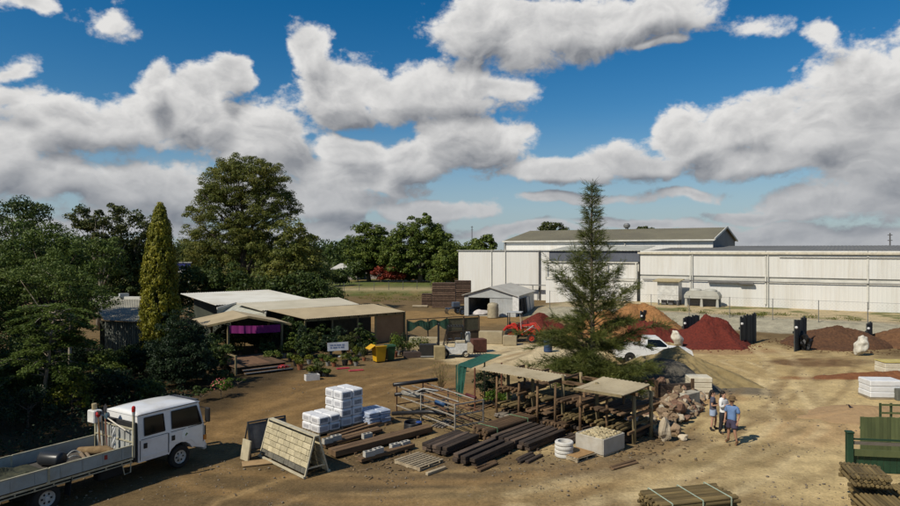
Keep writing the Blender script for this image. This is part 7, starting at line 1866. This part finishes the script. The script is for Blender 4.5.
# ------------------------------------------------------------------ nursery clutter: bins, sign, planters, pots
def skip_bin():
    p = G(379, 362); t = thing('yellow_bin', 'yellow plastic bin with its lid hanging open', 'bin', p, R(30)); Yl = pm('yellow_plastic', (.58, .33, .015), (.48, .27, .012), rough=.45, scale=2)
    MB().hexa([(-.36, -.38, .08), (.36, -.38, .08), (.36, .38, .08), (-.36, .38, .08)], [(-.46, -.48, 1.12), (.46, -.48, 1.12), (.46, .48, 1.0), (-.46, .48, 1.0)]).build('body', Yl, t)
    MB().box((0, 0, 1.09), (1.0, 1.04, .07), rx=R(-7), ch=.02).build('rim', Yl, t); MB().box((-.75, 0, 1.12), (.6, .95, .05), ry=R(-28), ch=.02).build('lid', Yl, t)
    for x in (-.25, .25): wheel(t, (x, .3, .1), .1, .06, 12)
    t.scale = (.82, .82, .95)
    p = G(390, 360.5); t = thing('wheelie_bin', 'dark green wheelie bin beside the yellow bin', 'bin', p, R(25)); Gm = pm('bin_green', (.025, .075, .03), rough=.5)
    MB().hexa([(-.22, -.24, .08), (.22, -.24, .08), (.22, .24, .08), (-.22, .24, .08)], [(-.29, -.33, .98), (.29, -.33, .98), (.29, .33, .98), (-.29, .33, .98)]).build('body', Gm, t)
    MB().prism([(-.36, .99), (.36, .99), (.34, 1.06), (-.30, 1.08)], -.31, .31, 'X').build('lid', Gm, t); MB().tube((-.25, .38, .98), (.25, .38, .98), .02).build('handle', Gm, t)
    for x in (-.24, .24): wheel(t, (x, .24, .1), .1, .05, 12).rotation_euler = (0, 0, R(90))
skip_bin()
def notice():
    p = G(338, 361); t = thing('notice_board', 'white sign board with blue lettering among the pots', 'sign', p, R(24))
    MB().box((0, 0, .98), (1.42, .05, .56), rx=R(-6)).build('board', pm('notice_white', (.52, .54, .58), rough=.5), t)
    BLp = pm('notice_blue', (.16, .20, .32), rough=.5)
    for r_, (z, ws) in enumerate(((1.08, (.22, .12, .3, .16)), (.92, (.14, .3, .1, .24)))):
        x = -.55
        for w in ws: MB().box((x + w / 2, -.032 + (z - .98) * .1, z), (w, .006, .09), rx=R(-6)).build('lettering', BLp, t); x += w + .06
    for x in (-.6, .6): MB().box((x, .05, .5), (.06, .06, 1.0)).build('leg', TIMBER_P, t)
notice()
POTM = [pm('pot_black', (.02, .02, .02), rough=.5), pm('pot_terracotta', (.26, .10, .05), rough=.8), pm('pot_grey', (.24, .24, .22), rough=.7)]
def pot_plant(label, loc, pot_r, pot_h, w, h, leaf, pm_, group):
    t = thing('potted_plant', label, 'plant', loc, random.uniform(0, 6), group)
    MB().lathe([(pot_r * .72, 0), (pot_r, pot_h * .9), (pot_r * 1.08, pot_h * .9), (pot_r * 1.08, pot_h), (pot_r * .9, pot_h), (pot_r * .9, pot_h * .9), (.01, pot_h * .88)], (0, 0, 0), 12, cap=False).build('pot', pm_, t)
    n = 230; d = unit(n); C = d * np.array([w / 2, w / 2, h / 2]) * (.35 + .65 * RNG.random((n, 1))) + np.array([0, 0, pot_h + h * .5]); nn = d + unit(n) * .6
    leaf_mesh('foliage', C, nn / np.linalg.norm(nn, axis=1, keepdims=True), np.full(n, .13) * RNG.uniform(.6, 1.3, n), .45, leaf, t, up=(0, 0, .7))
    MB().tube((0, 0, pot_h * .8), (0, 0, pot_h + h * .5), .012, 5).build('stem', BARK, t)
LV = [(LEAF_DK, 'dark green'), (LEAF_MID, 'mid green'), (LEAF_GUM, 'olive green'), (LEAF_LIME, 'bright green'), (LEAF_BLUE, 'deep green'), (LEAF_YEL, 'yellow green')]
PN = ['black', 'terracotta', 'grey']
for g, lb, pts in [('plants round the sign board', 'around the sign board', [(322, 362), (328, 366), (334, 367), (345, 366), (351, 364), (356, 366), (349, 358), (357, 360), (364, 361), (360, 356), (366, 355), (352, 352), (330, 356), (344, 354)]),
                   ('plants along the orange panel', 'along the orange panel', [(395, 357), (399, 355), (404, 356), (409, 354), (414, 355), (420, 354), (426, 355), (397, 350), (403, 349)]),
                   ('plants by the entry deck', 'by the entry deck', [(296, 366), (302, 362), (290, 362), (309, 364), (284, 358), (270, 357), (316, 366), (300, 370), (240, 356), (256, 353)]),
                   ('plants on the white planter', 'behind the white planter', [(311, 377), (315, 376), (319, 377), (323, 376.5), (327, 377)])]:
    for k, (u, v) in enumerate(sorted(pts)):
        big = random.uniform(.8, 1.5); lv = random.choice(LV); pi = random.randrange(3)
        pot_plant('%s plant in %s pot, %s from left %s' % (lv[1], PN[pi], ORD[k], lb), G(u, v), .15 * big, .26 * big, .6 * big, (random.uniform(.3, .5) if v > 361 else random.uniform(.45, 1.1)) * big, lv[0], POTM[pi], g)
p = G(312, 380); t = thing('planter_trough', 'white planter trough at the front of the nursery', 'planter', p, R(28))
Wp = pm('trough_white', (.62, .60, .57), rough=.6); 
for c_, d_ in (((0, -.2, .16), (.8, .05, .32)), ((0, .2, .16), (.8, .05, .32)), ((-.38, 0, .16), (.05, .35, .32)), ((.38, 0, .16), (.05, .35, .32))): MB().box(c_, d_).build('side', Wp, t)
MB().box((0, 0, .14), (.72, .36, .26)).build('soil', pm('potting_soil', (.04, .025, .015), rough=.95), t)
for i, (u, v, c_, lb, d_) in enumerate([(343, 369, (.35, .03, .05), 'red seed tray lying before the pots', (.8, .3, .06)), (356, 371, (.40, .05, .06), 'pinkish red tray right of the seed tray', (.9, .3, .06)), (343, 357, (.62, .62, .60), 'white tray among the pots under the sign', (.7, .3, .08)), (351, 351, (.30, .09, .04), 'orange terracotta crate under the verandah', (1.1, .6, .5)), (415, 357.5, (.07, .05, .04), 'dark plant crate along the orange panel', (1.6, .5, .4)), (428, 357, (.03, .028, .025), 'black crate left of the tan upright box', (1.2, .7, .9))]):
    p = G(u, v); tag(MB().box((0, 0, d_[2] / 2 + .01), d_, ch=.01).build('plant_tray', pm('tray_%d' % i, c_, rough=.6), None, loc=p, rz=R(25 - 4 * i)), lb, 'tray')
tag(MB().box((0, 0, .85), (.8, .04, .4)).build('small_sign', pm('pale_sign', (.50, .46, .30), rough=.6), None, loc=G(415, 352), rz=R(10)), 'cream square board at the end of the orange panel', 'board')

# weeds along the fence foot
def weeds():
    C = []; 
    for (t_, d_) in [(random.uniform(-24, 20), random.uniform(5.6, 8.8)) for _ in range(46)]:
        p = emb_pt(t_, d_, .8); n = 60; C.append(np.array(p) + RNG.normal(size=(n, 3)) * np.array([.35, .25, .08]) + np.array([0, 0, .1]))
    for _ in range(60):
        p = GP(random.uniform(300, 470), random.uniform(92, 112)); n = 40; C.append(np.array(p) + RNG.normal(size=(n, 3)) * np.array([.5, .4, .08]) + np.array([0, 0, .1]))
    C = np.concatenate(C); C[:, 2] = np.maximum(C[:, 2], .05)
    tag(leaf_mesh('weeds', C, unit(len(C)), np.full(len(C), .22), .25, LEAF_YEL, None, up=(0, 0, 1)), 'scattered green weeds along the fence line and verge', 'weeds', kind='stuff')
weeds()

# spilled chips round the heaps
def spill(label, mat, spots, n):
    base_v, base_f = ico(1); base_v = np.array(base_v); base_f = np.array(base_f); vs = []; fs = []; o = 0
    for (x, y, r) in spots:
        for _ in range(n):
            a = random.uniform(0, 6.28); q = r * (1 + abs(random.gauss(0, .28))); s_ = random.uniform(.02, .075)
            vs.append(base_v * np.array([s_ * random.uniform(.6, 1.8), s_, s_ * .5]) + np.array([x + math.cos(a) * q, y + math.sin(a) * q, .02])); fs.append(base_f + o); o += len(base_v)
    tag(npmesh('spilled_mulch', np.concatenate(vs), np.concatenate(fs), mat), label, 'mulch', kind='stuff')
spill('red mulch chips spilled round the red heaps', RED_M, [(20.9, 51, 2.7), (17.2, 55, 2.5), (8.6, 61.5, 2.0)], 260)
spill('brown soil crumbs spilled round the soil heaps', SOIL_M, [(30, 50.5, 3.0), (37.4, 50.5, 3.3)], 260)
spill('orange bark chips spilled round the orange heaps', ORANGE_M, [(17.4, 59.5, 3.2), (13.8, 56, 2.7)], 220)
spill('grey gravel spilled round the gravel heap', GRAVEL_M, [(11.9, 36.2, 2.4)], 500)
# more timber and oddments lying about the racks
for i, (a_, b_, n_, l_, w_, h_, m_, lb) in enumerate([
        ((470, 412), (492, 404), 3, 1, .14, .06, SLEEP_BR, 'loose brown boards behind the green shade cloth corner'), ((436, 428), (452, 420), 4, 1, .1, .05, SLEEP_GY, 'grey battens under the pipe rack'),
        ((562, 444), (580, 436), 3, 1, .2, .1, SLEEP_DK, 'short dark sleepers between the rings and the rack'), ((478, 470), (498, 463), 2, 1, .16, .08, SLEEP_BR, 'two brown offcuts in front of the dark sleepers'),
        ((612, 470), (634, 462), 2, 1, .12, .06, SLEEP_BR, 'two thin boards before the stone crate'), ((520, 463), (536, 456), 3, 1, .15, .09, SLEEP_DK, 'dark offcuts left of the white rings'),
        ((640, 412), (662, 404), 4, 3, .18, .1, SLEEP_BR, 'brown sleepers stacked behind the rack right end'), ((560, 405), (588, 396), 6, 3, .2, .12, SLEEP_BR, 'brown sleepers stacked behind the rack middle')]):
    c, a, l = mid(a_, b_); stack('timber_offcuts', lb, c, a, max(.7, l), n_, l_, w_, h_, m_, .05, .15, .12, piece='board', cat='timber', bearers=False)
for i, (u, v, lb, col) in enumerate([(548, 352, 'blue plastic drum near the pale pad', (.03, .06, .14)), (463, 372, 'white bucket beside the pale pad', (.60, .59, .56)), (470, 366, 'black bucket beside the pale pad', (.03, .03, .03))]):
    p = G(u, v); s_ = .45 if i == 0 else .2; mb = MB(); mb.lathe([(s_ * .62, 0), (s_ * .7, .05), (s_ * .7, s_ * 1.7), (s_ * .62, s_ * 1.9), (s_ * .55, s_ * 1.9), (s_ * .5, s_ * 1.7)], (0, 0, 0), 16); tag(mb.build('drum' if i == 0 else 'bucket', pm('plastic_%d' % i, col, rough=.5), None, loc=p), lb, 'drum' if i == 0 else 'bucket')
# ------------------------------------------------------------------ people and the bird
SKIN = pm('skin', (.42, .24, .16), (.38, .21, .14), rough=.6, scale=5); SKIN2 = pm('skin_tan', (.34, .18, .11), (.30, .16, .10), rough=.6, scale=5)
def skinned(name, verts, edges, mat, parent, root=0, sub=2):
    """verts: (point, (rx, ry)); one continuous surface grown over a skeleton"""
    me = bpy.data.meshes.new(name + '_skeleton'); me.from_pydata([tuple(v[0]) for v in verts], edges, []); me.update()
    ob = bpy.data.objects.new(name + '_skeleton', me); COL.objects.link(ob)
    sk = ob.modifiers.new('skin', 'SKIN'); sk.use_smooth_shade = True; sk.branch_smoothing = .35
    for i, v in enumerate(verts):
        d = me.skin_vertices[0].data[i]; d.radius = v[1]; d.use_root = (i == root)
    ss = ob.modifiers.new('sub', 'SUBSURF'); ss.levels = sub; ss.render_levels = sub
    dg = bpy.context.evaluated_depsgraph_get(); m2 = bpy.data.meshes.new_from_object(ob.evaluated_get(dg)); m2.name = name
    bpy.data.objects.remove(ob); bpy.data.meshes.remove(me)
    m2.materials.clear(); m2.materials.append(mat); o = bpy.data.objects.new(name, m2); COL.objects.link(o); o.parent = parent
    m2.polygons.foreach_set('use_smooth', [True] * len(m2.polygons)); return o
def person(label, loc, rz, s, arms, shirt, bottoms, legs_len, hair, shoes, skin=SKIN, hat=None, sleeves=.45, long_hair=False, legs=((-.11, .02), (.11, -.05)), held=None, female=False):
    """front of the body is local -y; arms: (elbow, hand) for left and right; legs_len: how far down the bottoms reach (0 hip, 1 ankle)"""
    t = thing('person', label, 'person', loc, rz); t.scale = (s, s, s)
    V_ = Vector; sh = .17 if female else .20; hipw = .10
    pel = V_((0, 0, .96)); wai = V_((0, 0, 1.12)); che = V_((0, .01, 1.32)); nb = V_((0, .015, 1.47)); jaw = V_((0, -.02, 1.57)); hd = V_((0, -.005, 1.66)); cr = V_((0, .01, 1.735))
    v = [(pel, (.12, .095)), (wai, (.10 if female else .12, .08)), (che, (.125 if female else .145, .09)), (nb, (.058, .058)), (jaw, (.066, .075)), (hd, (.078, .098)), (cr, (.05, .065))]
    e = [(0, 1), (1, 2), (2, 3), (3, 4), (4, 5), (5, 6)]
    limb = {}
    for k, sg in ((0, -1), (1, 1)):
        S = V_((sg * sh, .01, 1.40)); E, H = V_(arms[k][0]), V_(arms[k][1]); d = (H - E).normalized(); i = len(v)
        v += [(S, (.062, .062)), (S.lerp(E, .5), (.05, .05)), (E, (.041, .041)), (E.lerp(H, .35), (.040, .040)), (E.lerp(H, .92), (.026, .026)), (H + d * .03, (.036, .022))]
        e += [(2, i)] + [(i + q, i + q + 1) for q in range(5)]
        pal = i + 5; sd = d.cross(V_((0, 0, 1)) if abs(d.z) < .9 else V_((0, -1, 0))).normalized(); cu = d.cross(sd) * (1 if sg > 0 else -1)
        for f in range(4):
            o = sd * (-.03 + .02 * f); ln = (.065, .078, .074, .056)[f]; b0 = H + d * .075 + o; j = len(v)
            v += [(b0, (.010, .010)), (b0 + d * ln * .55 + cu * .006, (.009, .009)), (b0 + d * ln + cu * .022, (.007, .007))]; e += [(pal, j), (j, j + 1), (j + 1, j + 2)]
        j = len(v); v += [(H + d * .02 + sd * -.045, (.011, .011)), (H + d * .06 + sd * -.07, (.008, .008))]; e += [(pal, j), (j, j + 1)]
        limb['arm%d' % k] = (S, E, H)
        hp = V_((sg * hipw, 0, .86)); kn = V_((sg * hipw + legs[k][0] * .2, legs[k][1] - .03, .50)); an = V_((sg * hipw + legs[k][0] * .4, legs[k][1] + .02, .09)); toe = an + V_((sg * .03, -.16, -.055)); i = len(v)
        v += [(hp, (.098, .10)), (hp.lerp(kn, .5), (.080, .082)), (kn, (.056, .06)), (kn.lerp(an, .35), (.056, .06)), (kn.lerp(an, .9), (.036, .038)), (an + V_((0, .01, -.03)), (.04, .045)), (toe, (.038, .028))]
        e += [(0, i)] + [(i + q, i + q + 1) for q in range(6)]; limb['leg%d' % k] = (hp, kn, an, toe)
    skinned('body', v, e, skin, t)
    g = .022
    sv = [(V_((0, 0, .80)), (.17, .15)), (V_((0, 0, .93)), (.185, .16)), (wai, (.19 if not female else .165, .15)), (V_((0, .005, 1.24)), (.205 if not female else .18, .155)), (V_((0, .01, 1.36)), (.21 if not female else .185, .15)), (V_((0, .015, 1.46)), (.13, .11)), (V_((0, .015, 1.51)), (.075, .075))]; se = [(0, 1), (1, 2), (2, 3), (3, 4), (4, 5), (5, 6)]
    for k in (0, 1):
        S, E, H = limb['arm%d' % k]; i = len(sv); end = S.lerp(E, min(1, sleeves * 2)); sv += [(S, (.092, .092)), (S.lerp(end, .5), (.085, .085)), (end, (.085, .085))]; se += [(4, i), (i, i + 1), (i + 1, i + 2)]
        if sleeves > .5:
            f2 = (sleeves - .5) * 2; sv.append((E.lerp(H, f2), (.06, .06))); se.append((len(sv) - 2, len(sv) - 1))
    skinned('shirt', sv, se, shirt, t)
    bv = [(V_((0, 0, 1.06)), (.16, .14)), (V_((0, 0, .95)), (.185, .165)), (V_((0, 0, .86)), (.18, .16))]; be = [(0, 1), (1, 2)]
    for k in (0, 1):
        hp, kn, an, toe = limb['leg%d' % k]; i = len(bv); w = .15 if legs_len < .7 else .125
        pts = [(hp, (w, w)), (hp.lerp(kn, .5), (w * .98, w * .98))]
        if legs_len <= .5: pts.append((hp.lerp(kn, max(.62, legs_len * 2)), (w * .98, w * .98)))
        else: pts += [(kn, (.095, .095)), (kn.lerp(an, .5), (.085, .085)), (kn.lerp(an, (legs_len - .5) * 2), (.08, .08))]
        bv += pts; be += [(2, i)] + [(i + q, i + q + 1) for q in range(len(pts) - 1)]
    skinned('shorts' if legs_len < .7 else 'trousers', bv, be, bottoms, t)
    for k in (0, 1):
        hp, kn, an, toe = limb['leg%d' % k]
        skinned('boot', [(an + V_((0, .01, .09)), (.055, .058)), (an + V_((0, .015, -.03)), (.052, .06)), (toe + V_((0, 0, .01)), (.05, .042))], [(0, 1), (1, 2)], shoes, t, sub=2)
    hb = MB(); hb.blob((0, .022, 1.685), (.096, .108, .105), 2, .06, 3); hb.v = [(x, y, z) for x, y, z in hb.v]
    if long_hair: hb.path([(0, .09, 1.66), (0, .12, 1.5), (0, .11, 1.36)], [.06, .055, .02], 8)
    o = hb.build('hair', hair, t, smooth=True); o.location = (0, .012, .012)
    for sg in (-1, 1):
        MB().blob((sg * .032, -.098, 1.655), (.011, .008, .008), 1, 0, 1).build('eye', BLACK, t, smooth=True)
        MB().blob((sg * .088, .01, 1.64), (.012, .022, .034), 1, .1, 1).build('ear', skin, t, smooth=True)
    MB().add([(-.014, -.09, 1.60), (.014, -.09, 1.60), (0, -.125, 1.605), (0, -.096, 1.65)], [(0, 1, 2), (0, 2, 3), (1, 3, 2)]).build('nose', skin, t)
    MB().box((0, -.091, 1.572), (.045, .008, .008)).build('mouth', pm('lip', (.26, .09, .08), rough=.5), t)
    if hat:
        MB().lathe([(.19, 1.695), (.20, 1.70), (.125, 1.725), (.118, 1.80), (.10, 1.835), (.03, 1.83), (.01, 1.825)], (0, .01, 0), 20).build('hat', hat, t, smooth=False)
    return t, limb
p = G(732, 443.5)
person('man in blue shirt, dark shorts and brown brimmed hat', (p.x, p.y, 0), R(-52), 1.0, (((-.27, .03, 1.12), (-.24, -.10, .90)), ((.27, .04, 1.12), (.25, -.06, .88))), pm('blue_shirt', (.13, .21, .38), (.10, .17, .32), rough=.85, scale=8), pm('navy_shorts', (.055, .045, .075), (.04, .035, .06), rough=.9), .42, pm('hair_brown', (.05, .03, .02), rough=.8), pm('brown_boot', (.14, .075, .035), rough=.8), SKIN2, pm('brown_hat', (.15, .095, .045), rough=.9), .4, legs=((-.3, .10), (.3, -.06)))
p = G(723.5, 433)
person('woman in white long sleeved top and dark trousers', (p.x, p.y, 0), R(30), .96, (((-.25, -.05, 1.14), (-.06, -.24, 1.26)), ((.25, -.02, 1.13), (.10, -.24, 1.22))), pm('white_top', (.70, .69, .67), rough=.8), pm('dark_trousers', (.02, .02, .024), rough=.9), .97, pm('hair_dark', (.02, .014, .01), rough=.7), pm('dark_shoe', (.02, .018, .016), rough=.7), SKIN, None, .8, True, legs=((-.15, .03), (.15, -.03)), female=True)
p = G(713, 430.0)
person('girl in dark patterned top and pale denim shorts', (p.x, p.y, 0), R(62), .93, (((-.23, .02, 1.13), (-.10, -.22, 1.15)), ((.23, .0, 1.13), (.08, -.23, 1.18))), pm('dark_top', (.045, .05, .08), (.10, .09, .10), rough=.85, scale=14), pm('pale_denim', (.26, .31, .40), (.20, .25, .34), rough=.9), .16, pm('hair_dark', (.02, .014, .01)), pm('dark_shoe', (.02, .018, .016)), SKIN, None, .3, True, legs=((-.2, .04), (.2, -.08)), female=True)
def bird():
    p = G(853, 413.2); t = thing('bird', 'black bird standing alone on the pale sand at right', 'bird', p, R(-12))     # faces local -x
    m = pm('bird_black', (.018, .015, .022), rough=.45)
    skinned('body', [(Vector((-.02, 0, .19)), (.085, .075)), (Vector((-.10, 0, .25)), (.07, .06)), (Vector((-.15, 0, .32)), (.045, .042)), (Vector((-.175, 0, .37)), (.045, .04)), (Vector((-.205, 0, .375)), (.03, .025)), (Vector((.10, 0, .15)), (.055, .045)), (Vector((.24, 0, .10)), (.028, .012)), (Vector((.38, 0, .075)), (.034, .008))], [(0, 1), (1, 2), (2, 3), (3, 4), (0, 5), (5, 6), (6, 7)], m, t)
    MB().lathe([(.018, 0), (.012, -.05), (.001, -.085)], (-.225, 0, .37), 8, 'X').build('beak', m, t)
    for y in (-.03, .03):
        MB().path([(.0, y, .15), (.01, y, .07), (-.005, y, .008)], .008, 5).build('leg', m, t); MB().box((-.02, y, .006), (.07, .035, .01)).build('foot', m, t)
        w = MB(); w.blob((.05, y * 2.3, .20), (.17, .025, .06), 3, .1, 2); w.build('wing', m, t, smooth=True)
bird()
